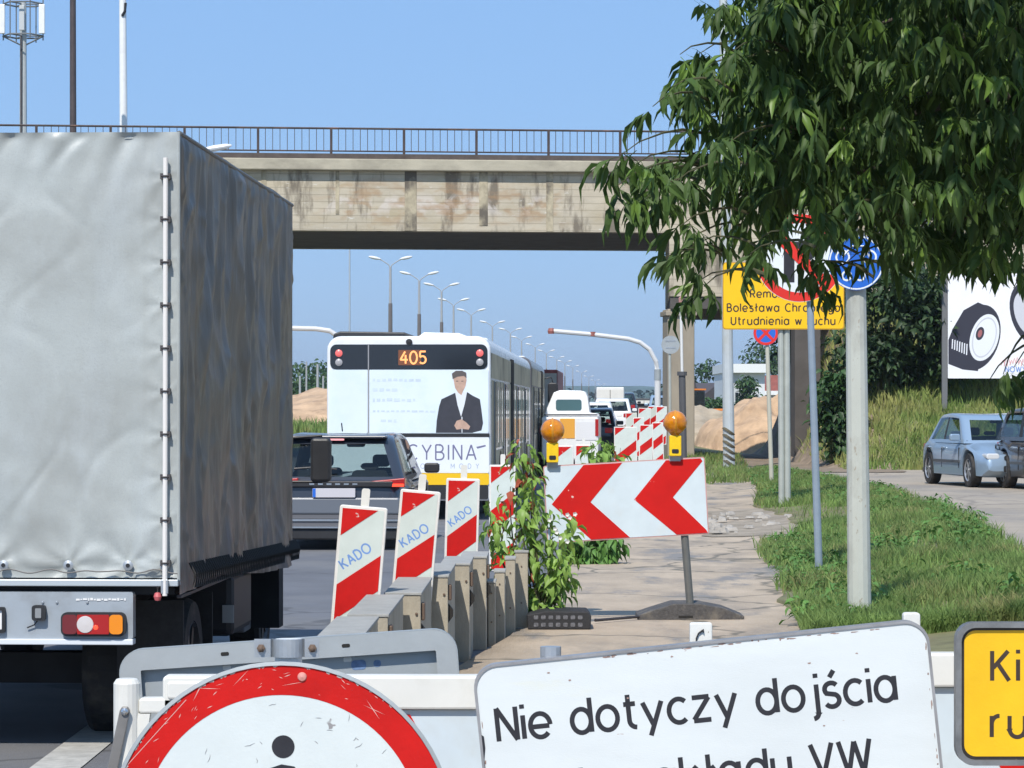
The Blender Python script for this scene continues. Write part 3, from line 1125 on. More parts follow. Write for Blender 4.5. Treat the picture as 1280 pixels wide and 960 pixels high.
tarp_m = M('grey_tarpaulin', (.41, .44, .43), .40, var=.10, vscale=1.6, dirt=(.29, .295, .275), dscale=1.3, dlim=(.44, .74), bump=.07, bscale=60, speck=(.33, .35, .355), sscale=220, slim=(.5, .75),
           dirt2=(.46, .50, .515), d2scale=2.2, d2lim=(.5, .8), stretch2=(1, 1, .35))
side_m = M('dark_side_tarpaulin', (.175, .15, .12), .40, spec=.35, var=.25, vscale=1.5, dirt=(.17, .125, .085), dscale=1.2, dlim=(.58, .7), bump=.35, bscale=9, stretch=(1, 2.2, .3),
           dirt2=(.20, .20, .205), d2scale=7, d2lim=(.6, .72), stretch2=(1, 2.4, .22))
def height_stain(m, z0, z1, col, amt):
    nt = m.node_tree
    n, L = nt.nodes, nt.links
    pb = n['Principled BSDF']
    old = pb.inputs['Base Color'].links[0].from_socket
    tc = n.new('ShaderNodeTexCoord')
    sp = n.new('ShaderNodeSeparateXYZ')
    L.new(tc.outputs['Object'], sp.inputs[0])
    nz_ = n.new('ShaderNodeTexNoise')
    nz_.inputs['Scale'].default_value = 1.6
    nz_.inputs['Detail'].default_value = 7
    L.new(tc.outputs['Object'], nz_.inputs['Vector'])
    ad = n.new('ShaderNodeMath')
    ad.operation = 'MULTIPLY_ADD'
    ad.inputs[1].default_value = .9
    L.new(nz_.outputs['Fac'], ad.inputs[0])
    L.new(sp.outputs['Z'], ad.inputs[2])
    mr = n.new('ShaderNodeMapRange')
    mr.inputs['From Min'].default_value = z1 + .45
    mr.inputs['From Max'].default_value = z0 + .45
    mr.inputs['To Max'].default_value = amt
    L.new(ad.outputs[0], mr.inputs['Value'])
    mx = n.new('ShaderNodeMix')
    mx.data_type = 'RGBA'
    L.new(mr.outputs[0], mx.inputs['Factor'])
    L.new(old, mx.inputs[6])
    mx.inputs[7].default_value = (*col, 1)
    L.new(mx.outputs[2], pb.inputs['Base Color'])


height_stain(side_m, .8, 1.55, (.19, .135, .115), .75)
TR = thing('tarpaulin_truck', 'grey tarpaulin covered truck seen from behind with dirty dark side, stopped in the left lane', 'truck', (-1.636, 13.75, 0), -.04)
TW = 2.3
# rear curtain: a finely folded sheet
nx, nz = 150, 130
V = []
for j in range(nz + 1):
    z = .885 + (3.075 - .885) * j / nz
    for i in range(nx + 1):
        x = -TW + (TW - .002) * i / nx
        top = math.exp(-(3.075 - z) / .22)
        low = math.exp(-(z - .885) / .32)
        d = 0.0
        xx = x + .10 * (3.075 - z) * math.sin(x * 2.1) + .05 * noise.noise((x * 2, z * 1.3, 0))
        d += .018 * noise.noise((xx * 5.5, z * .5, 1.5)) * (1 + 1.2 * top)
        d += .040 * top * noise.noise((xx * 9 - z * 4, z * 1.6, 7.5))
        d += .013 * noise.noise((x * 1.6, z * 1.2, 3)) + .004 * abs(noise.noise((x * 5 + z * 3, z * 6 - x * 2, 8))) * (.3 + low + top) + .004 * math.exp(-((x + .153) / .006) ** 2)
        d += .012 * max(0, 1 - abs(noise.noise((x * 2.2 - z * 1.1, z * 1.9, 14))) * 9) * (low + top + .25)
        # creases running out of the lower eyelets and the locking bar
        for ex in (-2.16, -1.85, -1.54, -1.23, -.92, -.54, -.245, -.06):
            dx, dz = x - ex, z - .945
            rr = math.hypot(dx, dz)
            d += .008 * math.exp(-rr / .22) * math.sin(math.atan2(dz, dx) * 7 + ex * 9)
        for ez in [1.17 + .2105 * q for q in range(9)]:
            dx, dz = x + .06, z - ez
            d += .006 * math.exp(-math.hypot(dx, dz) / .09) * math.cos(math.atan2(dz, dx) * 6)
        d += .02 * low * noise.noise((x * 4 + z * 5, z * 5, 4))
        fade = min(1, (-x) / .03 + .15) * min(1, (3.075 - z) / .03 + .2)
        V.append((x, -.006 + d * fade, z))
i = np.arange(nx)[None, :] + np.arange(nz)[:, None] * (nx + 1)
Fq = np.stack([i, i + 1, i + nx + 2, i + nx + 1], -1).reshape(-1, 4)
np_mesh('rear_curtain', np.array(V), [Fq], tarp_m, TR, smooth=True)
# side curtain, sagging and creased
ny, nz = 170, 150
V = []
for j in range(nz + 1):
    t = j / nz
    for i in range(ny + 1):
        y = 4.68 * i / ny
        zt = 3.07 - .012 * math.sin(y * 3)
        zb = .80 + .035 * math.sin(y * 1.3) - .06 * y / 4.7
        z = zb + (zt - zb) * t
        d = -.018 * math.sin(PI * t) * (1 + .6 * math.sin(y * 2.2 + .6))
        d += .028 * noise.noise((y * 2.8 + .25 * z, z * .35, 2)) + .016 * noise.noise((y * 9 - z * .9, z * .6, 6))
        d += .03 * math.exp(-((y - 1.6) ** 2 + (z - 2.0) ** 2) / .25) * noise.noise((y * 4 + z * 2, z * 3, 9))
        d += .012 * max(0, 1 - abs(noise.noise((y * 2.6 - z * .7, z * 1.1, 21))) * 8) + .008 * max(0, 1 - abs(noise.noise((y * 5.5 + z * 1.3, z * 2.0, 31))) * 7)
        d += .03 * noise.noise((y * 1.9 + .8 * math.sin(z * 1.5), z * .9, 44)) + .02 * noise.noise((y * 4.5 - z * 1.6, z * 1.4, 54))
        d += .06 * max(0, noise.noise((y * 1.5 - z * .9, z * .8 + y * .3, 12))) ** 1.3
        for (cy_, cz0, sl, am) in ((1.0, 2.3, .55, .03), (2.1, 2.2, -.35, .035), (3.2, 1.9, .25, .025), (2.6, 1.5, -.5, .03), (3.9, 2.4, .1, .02)):
            q_ = (y - cy_) - sl * (z - cz0)
            d += am * math.exp(-(q_ / .09) ** 2) * math.exp(-((z - cz0) / .55) ** 2)
        d += .010 * math.exp(-t / .1) * math.sin(y * 21)
        fade = min(1, y / .04 + .05) * min(1, (4.68 - y) / .05 + .05) * min(1, (1 - t) / .03)
        V.append((.004 + d * fade, y, z))
i = np.arange(ny)[None, :] + np.arange(nz)[:, None] * (ny + 1)
Fq = np.stack([i, i + 1, i + ny + 2, i + ny + 1], -1).reshape(-1, 4)
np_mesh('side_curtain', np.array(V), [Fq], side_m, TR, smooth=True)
MB().box(-TW, -.01, .02, 4.67, 3.045, 3.065).build('roof_sheet', tarp_m, TR)
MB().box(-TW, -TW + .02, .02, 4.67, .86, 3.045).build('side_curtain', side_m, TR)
MB().box(-TW, -.03, 4.6, 4.66, .9, 3.04).build('front_curtain', tarp_m, TR)
MB().tube([(-.001, -.004, .87), (-.001, -.004, 3.075)], .009, 8).build('corner_welt', tarp_m, TR)
MB().tube([(.002, 0, 3.07), (.002, 4.68, 3.06)], .012, 8).build('top_welt', M('dark_welt', (.14, .14, .145), .5), TR)
MB().box(-TW, .0, -.03, .05, .845, .878).build('bottom_rail', M('pale_aluminium', (.52, .57, .60), .4, .3), TR, bevel=.004)
MB().tube([(-.062, -.045, .80), (-.060, -.045, 1.6), (-.058, -.045, 2.9), (-.058, -.045, 2.945)], .0125, 10).build('locking_bar', M('white_tube', (.76, .73, .70), .4), TR)
MB().box(-.08, -.045, -.055, -.035, .81, .88).build('bar_handle', galv, TR, bevel=.003)
eye_me = None
for q in range(10):
    z = .96 + .2105 * q
    if eye_me is None:
        mb = MB()
        mb.box(-.084, -.070, -.052, -.012, -.014, .014)
        mb.box(-.052, -.036, -.052, -.012, -.014, .014)
        mb.tube([(-.077, -.05, 0), (-.06, -.062, 0), (-.043, -.05, 0)], .005, 6)
        o = mb.build('staple', M('staple_metal', (.10, .09, .09), .5, .5), TR)
        eye_me = o.data
    else:
        o = bpy.data.objects.new('staple', eye_me)
        C.objects.link(o)
        o.parent = TR
    o.location.z = z
em = None
for xx in (-2.16, -1.85, -1.54, -1.23, -.86, -.54, -.245, -.065):
    if em is None:
        o = MB().lathe([(.011, -.004), (.024, -.004), (.025, .006), (.011, .01)], 14, Matrix.Rotation(PI / 2, 4, 'X')).build('eyelet', galv, TR)
        em = o.data
        k_ = MB().lathe([(.003, -.002), (.0105, -.001), (.0105, .012), (.003, .012)], 10, Matrix.Rotation(PI / 2, 4, 'X')).build('eyelet_hook', black_plastic, o)
    else:
        o = bpy.data.objects.new('eyelet', em)
        C.objects.link(o)
        o.parent = TR
        kk = bpy.data.objects.new('eyelet_hook', k_.data)
        C.objects.link(kk)
        kk.parent = o
    o.location = (xx, -.032, .948)
MB().tube([(-TW + .02 * q, -.040 - .003 * math.sin(q), .925 - .010 * abs(math.sin(q * .26)) + .006 * math.sin(q * .7)) for q in range(116)], .0035, 5).build('rope', M('rope', (.20, .19, .18), .9), TR)
# hooks along the lower edge of the side
mb = MB()
for q in range(64):
    y = .15 + q * .071
    mb.tube([(.03, y, .955 - .02 * y), (.058, y, .90 - .02 * y), (.05, y, .83 - .02 * y)], .0065, 5)
mb.build('side_hooks', M('hook_rubber', (.035, .032, .03), .6), TR, kind='stuff')
MB().box(-.012, .012, .02, 4.68, .785, .80).build('side_rail', dark_metal, TR)
# rear beam, lamps
pn = MB()
pn.prism(rrect(-TW, -.224, .585, .816, .012), -.015, .06)
PN = pn.build('rear_beam', M('beam_paint', (.33, .37, .41), .4, var=.06, vscale=4, dirt=(.22, .22, .22), dscale=3, dlim=(.5, .8), bump=.05, bscale=40), TR)
MB().box(-TW, -.222, -.028, .05, .557, .585).build('lower_lip', M('lip_white', (.66, .70, .74), .4), PN, bevel=.004)
lamp = MB().prism(rrect(-.575, -.255, .600, .718, .03), -.045, -.0155).build('tail_light', black_plastic, TR)
MB().prism(rrect(-.565, -.492, .612, .707, .02), -.056, -.0455).build('lens', M('dark_red_lens', (.16, .02, .025), .2, coat=.5), lamp)
MB().prism(rrect(-.492, -.335, .612, .707, .004), -.058, -.0455).build('lens', red_lens, lamp)
MB().prism(rrect(-.334, -.268, .612, .707, .02), -.057, -.0455).build('lens', orange_lens, lamp)
MB().lathe([(.042, 0), (.040, .004), (.001, .006)], 24, Matrix.Translation((-.452, -.058, .659)) @ Matrix.Rotation(PI / 2, 4, 'X')).build('lens', clear_lens, lamp)
MB().lathe([(.012, 0), (.010, .003), (.001, .004)], 14, Matrix.Translation((-.40, -.0585, .645)) @ Matrix.Rotation(PI / 2, 4, 'X')).build('lit_bulb', red_lit, lamp)
pl = MB().prism(rrect(-.718, -.652, .676, .752, .014), -.05, -.0155).build('number_plate_lamp', black_plastic, TR)
MB().prism(rrect(-.70, -.67, .69, .738, .005), -.056, -.0505).build('lens', M('smoky_lens', (.25, .26, .27), .2), pl)
MB().tube([(-.69, -.03, .68), (-.71, -.03, .655), (-.745, -.028, .64)], .0035, 5).build('wire', black_plastic, TR)
nf = ring_prism(MB(), rrect(-1.38, -.853, .615, .742, .012), rrect(-1.365, -.868, .63, .727, .006), -.04, -.0155).build('plate_frame', black_plastic, TR)
MB().prism(rrect(-1.363, -.870, .632, .725, .004), -.028, -.0156).build('number_plate', white_paint, TR)
# worn raised lettering on the beam
mb = MB()
xx = -.505
for w in (.018, .008, .022, .006, .014, .010, .020, .008, .018, .012, .024, .01, .016, .008):
    mb.box(xx, xx + w, -.0185, -.0155, .775 + random.uniform(-.003, .003), .784 + random.uniform(-.002, .003))
    xx += w + .004
mb.build('worn_lettering', white_paint, TR, kind='stuff')
for xx in (-.60, -.67, -.45):
    MB().lathe([(.008, 0), (.006, .006), (.001, .007)], 8, Matrix.Translation((xx, -.0155, .765)) @ Matrix.Rotation(PI / 2, 4, 'X')).build('bolt', galv, TR)
mk = MB().lathe([(.001, -.022), (.014, -.018), (.02, 0), (.014, .018), (.001, .022)], 14, Matrix.Translation((-.10, -.03, .795))).build('marker_light', M('marker_red', (.55, .12, .13), .4), TR)
MB().tube([(-.10, .04, .84), (-.10, -.03, .84), (-.10, -.03, .815)], .006, 6).build('bracket', dark_metal, TR)
# underside
chs = M('chassis', (.02, .02, .022), .8, var=.3)
mb = MB()
mb.box(-1.7, -1.6, .1, 6.0, .55, .75)
mb.box(-.70, -.60, .1, 6.0, .55, .75)
for y in (.2, 1.2, 2.4, 3.6, 4.5):
    mb.box(-1.6, -.70, y, y + .08, .58, .72)
mb.box(-2.25, -.03, .05, 4.65, .80, .84)
mb.box(-1.9, -.4, .1, .18, .76, .80)
mb.box(-1.75, -.5, 1.0, 1.16, .27, .43)
mb.build('chassis', chs, TR)
MB().box(-2.2, -.05, 4.4, 4.62, .30, .8).build('chassis_box', chs, TR)
wheel(TR, -.22, 1.05, .36, .26, rim_dark)
wheel(TR, -.50, 1.05, .36, .24, rim_dark)
wheel(TR, -2.08, 1.05, .36, .26, rim_dark, right=False)
wheel(TR, -1.80, 1.05, .36, .24, rim_dark, right=False)
MB().box(-.40, -.06, 1.52, 1.54, .22, .72).build('mudflap', black_rubber, TR)
MB().box(-.40, -.06, .52, .54, .30, .74).build('mudflap', black_rubber, TR)
MB().box(-.28, -.04, 2.2, 3.0, .42, .78).build('fuel_tank', M('tank', (.03, .03, .034), .5), TR, bevel=.04)
MB().box(-.10, -.035, 2.18, 2.195, .50, .60).build('label_plate', M('dull_white', (.45, .45, .44), .6), TR)
MB().box(-.33, -.22, 4.0, 4.3, .3, .78).build('step_box', M('step_grey', (.22, .22, .23), .6), TR, bevel=.01)
cabm = M('cab_white', (.66, .67, .68), .35, coat=.3, var=.05)
cab = MB()
cab.prism([(4.86, .32), (6.55, .32), (6.75, .5), (6.72, 1.1), (6.15, 2.15), (4.86, 2.2)], .42, 1.90,
          Matrix.Rotation(PI / 2, 4, 'Z'))
CB = cab.build('cab', cabm, TR, bevel=.05)
# (prism is laid along y, turned so that its thickness runs to -x)
MB().box(-.418, -.412, 5.2, 6.1, 1.25, 1.95).build('side_window', glass_car, CB)
MB().box(-1.8, -.35, 4.845, 4.855, 1.3, 2.0).build('rear_window', glass_car, CB)
wheel(TR, -.36, 5.3, .34, .20, rim_dark)
wheel(TR, -1.95, 5.45, .34, .22, rim_dark, right=False)
MB().tube([(-.33, 4.9 + .42 * (1 - math.cos(a)), .36 + .40 * math.sin(a)) for a in np.linspace(.1, PI - .1, 12)], .03, 6).build('mudguard', cabm, TR)
MB().prism(rrect(-.05, .095, 1.20, 1.515, .03), 6.2, 6.3).build('door_mirror', black_plastic, TR, bevel=.02)
MB().tube([(-.42, 6.3, 1.5), (.02, 6.3, 1.53), (.02, 6.3, 1.2), (-.42, 6.3, 1.2)], .012, 6).build('mirror_arm', black_plastic, TR)


# ------------------------------------------------------------------ buses
def bus_shell(mb, L_, W, H, z0=.32, r=.22):
    prof = [(-W / 2, z0), (W / 2, z0)]
    for k in range(7):
        a = math.radians(90 * k / 6)
        prof.append((W / 2 - r + r * math.cos(a), H - r + r * math.sin(a)))
    for k in range(7):
        a = math.radians(90 + 90 * k / 6)
        prof.append((-W / 2 + r + r * math.cos(a), H - r + r * math.sin(a)))
    mb.prism(prof, 0, L_)


def bus(loc, rotz, label, L_, full=True):
    t = thing('city_bus', label, 'bus', loc, rotz)
    W, H = 2.55, 2.88
    mb = MB()
    bus_shell(mb, L_, W, H)
    mb.build('body', bus_white, t, bevel=.05, bseg=3)
    R = W / 2
    # side skin: panels, dark windows, doors
    y = .35
    first = True
    spec = [('panel', .5), ('door', .55), ('panel', .35), ('window', 1.35), ('window', 1.35), ('door', 1.25), ('window', 1.4), ('panel', .3), ('bellows', 1.3), ('window', 1.4),
            ('door', 1.25), ('window', 1.4), ('window', 1.4), ('door', 1.25), ('window', 1.4)]
    for k, (kind, l) in enumerate(spec):
        if y + l > L_ - .2:
            break
        if kind == 'window':
            o = MB().box(R + .001, R + .010, y + .03, y + l - .03, 1.12, 2.2).build('window', M('wrapped_window', (.42, .38, .27), .5, spec=.3, var=.2, vscale=1), t)
            MB().box(R + .0105, R + .016, y + l * .38, y + l * .56, 1.2, 2.12).build('window_slit', bus_black, o)
            MB().box(R + .0105, R + .016, y + .03, y + .13, 1.12, 2.2).build('window_slit', bus_black, o)
            MB().box(R + .001, R + .009, y + .01, y + l - .01, .36, 1.08).build('side_panel', bus_side, t)
        elif kind == 'door':
            o = MB().box(R + .001, R + .016, y + .03, y + l - .03, .42, 2.2).build('door', bus_black, t)
            MB().box(R + .0165, R + .026, y + l / 2 - .02, y + l / 2 + .02, .45, 2.18).build('door_edge', dark_metal, o)
            MB().box(R + .0165, R + .024, y + .03, y + .08, .45, 2.18).build('door_edge', grey_alu, o)
        elif kind == 'bellows':
            for q in range(9):
                MB().box(R - .06, R + .02, y + q * .14 + .02, y + q * .14 + .10, .4, 2.66).build('bellows_fold', black_rubber, t)
        else:
            MB().box(R + .001, R + .009, y + .01, y + l - .01, .36, 2.2).build('side_panel', bus_side, t)
        y += l
    MB().box(R + .001, R + .010, .2, L_ - .2, 2.235, 2.62).build('upper_panel', bus_side, t)
    for wy in (3.2, 9.0 if L_ > 14 else L_ - 3, L_ - 2.6):
        wheel(t, R - .13, wy, .48, .28, rim_dark)
        wheel(t, -R + .13, wy, .48, .28, rim_dark, right=False)
        MB().lathe([(.001, 0), (.56, 0), (.56, .006), (.001, .006)], 24, Matrix.Translation((R + .0105, wy, .50)) @ Matrix.Rotation(PI / 2, 4, 'Y')).build('wheel_arch', black_plastic, t)
    # roof gear
    MB().prism([(-1.22, H - .03), (-.02, H - .03), (.08, H + .0), (-.1, H + .07), (-1.10, H + .085), (-1.2, H + .05)], .35, 3.2).build('roof_pod', black_plastic, t, bevel=.02)
    MB().prism([(.05, H - .04), (1.05, H - .05), (.75, H + .06), (.2, H + .07)], .5, 6).build('roof_fairing', bus_white, t, bevel=.02)
    MB().box(-.9, .9, 7, 9.5, H - .02, H + .16).build('roof_pod', bus_white, t, bevel=.06)
    return t


BUS = bus((-1.607, 43.5, 0), -.0389 - .002, 'white articulated city bus number 405 with fashion shop advertisement on its back', 17.9)


def bz(py):
    return CAMZ + (HZ - py) / F * 43.5


def bx(px):
    return (px - 640) / F * 43.5 + 1.607


# rear face, built forward of y=0
o = MB().prism(rrect(bx(412.5), bx(609.5), bz(462), bz(430.5), .10), -.016, .01).build('upper_rear_glass', bus_black, BUS)
for px, c in ((423.5, 1), (600, 1)):
    for py, mm_ in ((441.5, M('bus_lamp_red', (.75, .16, .15), .25, emit=((1, .1, .08), .25))), (453, M('bus_lamp_grey', (.36, .35, .36), .3))):
        MB().lathe([(.058, 0), (.056, .02), (.03, .03), (.001, .033)], 18, Matrix.Translation((bx(px), -.017, bz(py))) @ Matrix.Rotation(PI / 2, 4, 'X')).build('rear_lamp', mm_, BUS)
dsp = MB().prism(rrect(bx(498), bx(526.5), bz(456.5), bz(437.5), .01), -.022, -.0165).build('destination_display', M('display_brown', (.16, .06, .03), .4, emit=((.5, .15, .06), .12)), BUS)
letters('405', bx(499.5), bz(454.6), .135, -.024, M('display_orange', (.9, .35, .12), .4, emit=((1, .36, .12), .9)), dsp, sw=.2, sp=.26, name='digit')
adm = M('advert_white', (.70, .78, .84), .3, coat=.3, var=.05, vscale=1.3, dirt=(.60, .72, .78), dscale=1.6, dlim=(.5, .8))
AD = MB().prism(rrect(bx(461.5), bx(611), bz(541.5), bz(461.8), .02), -.014, .01).build('advert_panel', adm, BUS)
MB().prism(rrect(bx(411), bx(459.6), bz(541.5), bz(461.8), .02), -.0145, .01).build('advert_panel', adm, BUS)
MB().box(bx(410), bx(612), -.018, .01, bz(546), bz(542)).build('seam_strip', black_plastic, BUS)
MB().box(bx(459.8), bx(461.2), -.017, .01, bz(541.4), bz(431)).build('seam_strip', M('seam_grey', (.3, .3, .31), .5), BUS)
MB().prism(rrect(bx(408.5), bx(611.5), bz(591), bz(546.5), .02), -.012, .01).build('engine_cover', M('cover_white', (.76, .79, .82), .3, coat=.3, var=.03, dirt=(.66, .66, .64), dscale=2, dlim=(.55, .9)), BUS)
MB().prism(rrect(bx(408.5), bx(611.5), bz(606), bz(591.5), .03), -.020, .01).build('bumper', M('bus_yellow', (.82, .50, .01), .35, coat=.3), BUS)
MB().prism(rrect(bx(409.5), bx(610.5), bz(624), bz(606.4), .03), -.010, .01).build('bumper', black_plastic, BUS)
MB().lathe([(.05, 0), (.05, .03), (.001, .035)], 14, Matrix.Translation((bx(511.5), -.0, bz(427.5))) @ Matrix.Rotation(PI / 2, 4, 'X')).build('camera_housing', black_plastic, BUS)
# advert figure: a man in a dark suit, printed flat
ay = -.0155


def poly(pts):
    return [(bx(a), bz(b_)) for a, b_ in pts][::-1]


suit = [(545, 541), (546, 526), (549, 508), (552, 499), (565, 493), (571, 490), (577, 516), (584, 490), (590, 494), (600, 499), (602, 512), (604, 529), (602, 538), (590, 541), (588, 527), (580, 528), (571, 528), (566, 541)]
fig = MB().sheet(poly(suit), ay).build('printed_figure', M('print_suit', (.045, .045, .055), .4, var=.15, vscale=8), AD)
MB().sheet(poly([(565.5, 541), (571, 527), (590, 527), (591, 541)]), ay - .0004).build('suit_front', M('print_suit', (.045, .045, .055)), fig)
MB().sheet(poly([(569, 490), (584, 490), (581, 505), (576.5, 521), (572, 506)]), ay - .0008).build('shirt', M('print_shirt', (.7, .73, .76), .4), fig)
MB().sheet(poly([(567, 474), (568, 469), (576, 466.5), (582, 469), (583.5, 475), (582, 483), (579, 489), (577, 494), (573, 491), (569, 485)]), ay - .0012).build('face', M('print_skin', (.50, .33, .25), .45, var=.15, vscale=12), fig)
MB().sheet(poly([(566, 474), (565, 467), (570, 463.5), (578, 463.5), (583, 466), (583.5, 473), (580, 470), (572, 471)]), ay - .0016).build('hair', M('print_hair', (.10, .085, .08), .5), fig)
MB().sheet(poly([(568, 532), (571, 526), (577, 524), (583, 528), (588, 533), (586, 537), (578, 536), (571, 537)]), ay - .0016).build('hand', M('print_skin', (.5, .33, .25)), fig)
for px in (571.5, 578):
    MB().sheet(poly([(px - 1.2, 477), (px + 1.4, 477), (px + 1.4, 476), (px - 1.2, 476)]), ay - .002).build('eye', M('print_hair', (.1, .08, .08)), fig)
MB().sheet(poly([(577.2, 541), (578.2, 541), (578.2, 521), (577, 521)]), ay - .0014).build('lapel_line', M('print_shirt', (.7, .7, .7)), fig)
# faint unreadable lines of the advert
ghost = M('advert_ghost', (.58, .66, .72), .4, var=.1)
for y_, x0, x1, hh in ((475, 466, 520, .05), (487, 466, 492, .05), (500, 466, 518, .06), (514, 466, 540, .035), (526, 476, 496, .05)):
    mb = MB()
    xx = bx(x0)
    while xx < bx(x1):
        w = random.uniform(.03, .09)
        mb.box(xx, xx + w, ay - .0006, ay, bz(y_) - hh / 2 * random.uniform(.5, 1), bz(y_) + hh / 2 * random.uniform(.5, 1))
        xx += w + .03
    mb.build('faint_print', ghost, AD, kind='stuff')
vio = M('print_violet', (.16, .16, .27), .5)
hcy = (bz(556) - bz(574.5)) / 1.4
letters('CYBINA', bx(508.5), bz(574.5), hcy, -.0135, vio, BUS, sw=.14, sp=fit_sp('CYBINA', hcy, bx(596) - bx(508.5), .14))
mb = MB()
mb.sheet([(bx(595.5), bz(558.5)), (bx(607), bz(556)), (bx(607.5), bz(557.8)), (bx(597), bz(560.8))], -.0135)
mb.build('printed_dash', vio, BUS)
letters('SALONY MODY', bx(497), bz(585.5), .052, -.0135, M('print_blue_grey', (.40, .47, .58), .5), BUS, sw=.18, sp=fit_sp('SALONY MODY', .052, bx(599) - bx(497), .18))
b2 = bus((-.83, 64.0, ground(-.8, 64)), -.0389, 'second dark city bus queuing directly ahead of bus 405', 11.0)
for ch in b2.children:
    if ch.name.startswith('body'):
        ch.data = ch.data.copy()
        ch.data.materials[0] = M('bus_dark', (.13, .12, .12), .3, coat=.4)


# ------------------------------------------------------------------ cars
def car(name, label, loc, rotz, paint, L_=4.3, W=1.76, H=1.45, kind='hatch', group=None, cat='car', rear_detail=False, front_detail=False, lit=False):
    """car with its nose towards +y, origin at the centre on the ground"""
    t = thing(name, label, cat, loc, rotz, group)
    h = L_ / 2
    belt = H * .63
    K = {
        'hatch': dict(top=[(-h, .62), (-h + .03, belt * .93), (-h + .25, belt), (h - 1.25, belt), (h - .95, belt * .93), (h - .25, belt * .76), (h - .04, .60), (h, .48)],
                      gh=(h - 1.05, h - 1.72, -h + .48, -h + .12), wr=.78),
        'sedan': dict(top=[(-h, .60), (-h + .04, belt * .97), (-h + .62, belt * 1.02), (h - 1.3, belt), (h - 1.0, belt * .95), (h - .3, belt * .76), (h - .05, .62), (h, .46)],
                      gh=(h - 1.12, h - 1.78, -h + 1.05, -h + .50), wr=.76),
        'suv': dict(top=[(-h, .68), (-h + .03, belt * .95), (-h + .2, belt), (h - 1.2, belt), (h - 1.0, belt * .97), (h - .22, belt * .84), (h - .04, .72), (h, .55)],
                    gh=(h - 1.0, h - 1.6, -h + .55, -h + .12), wr=.72),
    }[kind]
    wr = L_ * .0765
    ax = (h - .82, -h + .80)
    ys_ = set(np.round(np.linspace(-h, h, 61), 3)) | {round(v[0], 3) for v in K['top']}
    ys_ = sorted(ys_)
    V, Fs = [], []
    prof_n = None
    for y in ys_:
        zt = interp(K['top'], y)
        e = abs(y) / h
        w = W / 2 * (1 - .16 * e ** 7 - .03 * e * e)
        zb = .20 + .12 * max(0, e - .9) * 10
        for a in ax:
            q = (wr + .055) ** 2 - (y - a) ** 2
            if q > 0:
                zb = max(zb, wr + math.sqrt(q))
        zb = min(zb, zt - .10)
        sh = min(.16, (zt - zb) * .35)
        half = [(0, zb + .0), (w * .86, zb), (w * .985, zb + .025), (w, zb + (zt - zb) * .45), (w * .985, zt - sh), (w * .95, zt - sh * .45), (w * .87, zt - .03), (w * .7, zt), (w * .35, zt + .012), (0, zt + .016)]
        ring = [(x, y, z) for x, z in half] + [(-x, y, z) for x, z in half[-2:0:-1]]
        prof_n = len(ring)
        V += ring
    for i in range(len(ys_) - 1):
        for k in range(prof_n):
            k2 = (k + 1) % prof_n
            Fs.append((i * prof_n + k, (i + 1) * prof_n + k, (i + 1) * prof_n + k2, i * prof_n + k2))
    Fs.append(tuple(range(prof_n)))
    Fs.append(tuple(range(len(ys_) * prof_n - 1, (len(ys_) - 1) * prof_n - 1, -1)))
    mb = MB()
    mb.add(V, Fs)
    body = mb.build('body', paint, t, smooth=True)
    md = body.modifiers.new('edges', 'EDGE_SPLIT')
    md.split_angle = math.radians(38)
    # greenhouse
    yA, yB, yC, yD = K['gh']
    wb, wt = W / 2 * .93, W / 2 * K['wr']
    zb_, zr = belt - .04, H
    ym = (yB + yC) / 2
    rc = .13
    def ringpts(g, z):
        w_ = wb + (wt - wb) * g
        yf, yr = yA + (yB - yA) * g, yD + (yC - yD) * g
        pts_, tags = [], []
        ns, ne = 16, 12

        def side(p0, p1, n_, tg):
            for q_ in range(n_):
                u = q_ / n_
                pts_.append((p0[0] + (p1[0] - p0[0]) * u, p0[1] + (p1[1] - p0[1]) * u, z))
                tags.append((tg, q_, n_))

        def corner(cx_2, cy_2, a0):
            for q_ in range(4):
                a = math.radians(a0 + 90 * q_ / 4)
                pts_.append((cx_2 + rc * math.cos(a), cy_2 + rc * math.sin(a), z))
                tags.append(('c', q_, 4))
        side((-w_ + rc, yr), (w_ - rc, yr), ne, 'rear')
        corner(w_ - rc, yr + rc, -90)
        side((w_, yr + rc), (w_, yf - rc), ns, 'right')
        corner(w_ - rc, yf - rc, 0)
        side((w_ - rc, yf), (-w_ + rc, yf), ne, 'front')
        corner(-w_ + rc, yf - rc, 90)
        side((-w_, yf - rc), (-w_, yr + rc), ns, 'left')
        corner(-w_ + rc, yr + rc, 180)
        # bow the front and rear
        out = []
        for (x_, y_, z_), (tg, q_, n_) in zip(pts_, tags):
            bow = .07 * (1 - (x_ / w_) ** 2)
            y_ += bow if y_ > ym else -bow * .8
            u_ = (y_ - (yB + yC) / 2) / max(.2, (yB - yC) / 2 + .25)
            z_ += (z_ - zb_) / (zr - zb_) * (.035 - .075 * min(1.2, u_ * u_))
            out.append((x_, y_, z_))
        return out, tags
    levels = [(0, 0), (.12, .12), (.35, .37), (.6, .62), (.84, .85), (.97, .935), (1.12, .972), (1.45, .992)]
    VV, tags = [], None
    for g_, zf in levels:
        p_, tags = ringpts(g_, zb_ + (zr - zb_) * zf)
        VV += p_
    nr = len(tags)
    cen = len(VV)
    VV.append((0, (yB + yC) / 2, zr + .012))
    bodyF, glassF, pilF = [], {'windscreen': [], 'rear_window': [], 'side_window': [], 'side_window2': []}, []
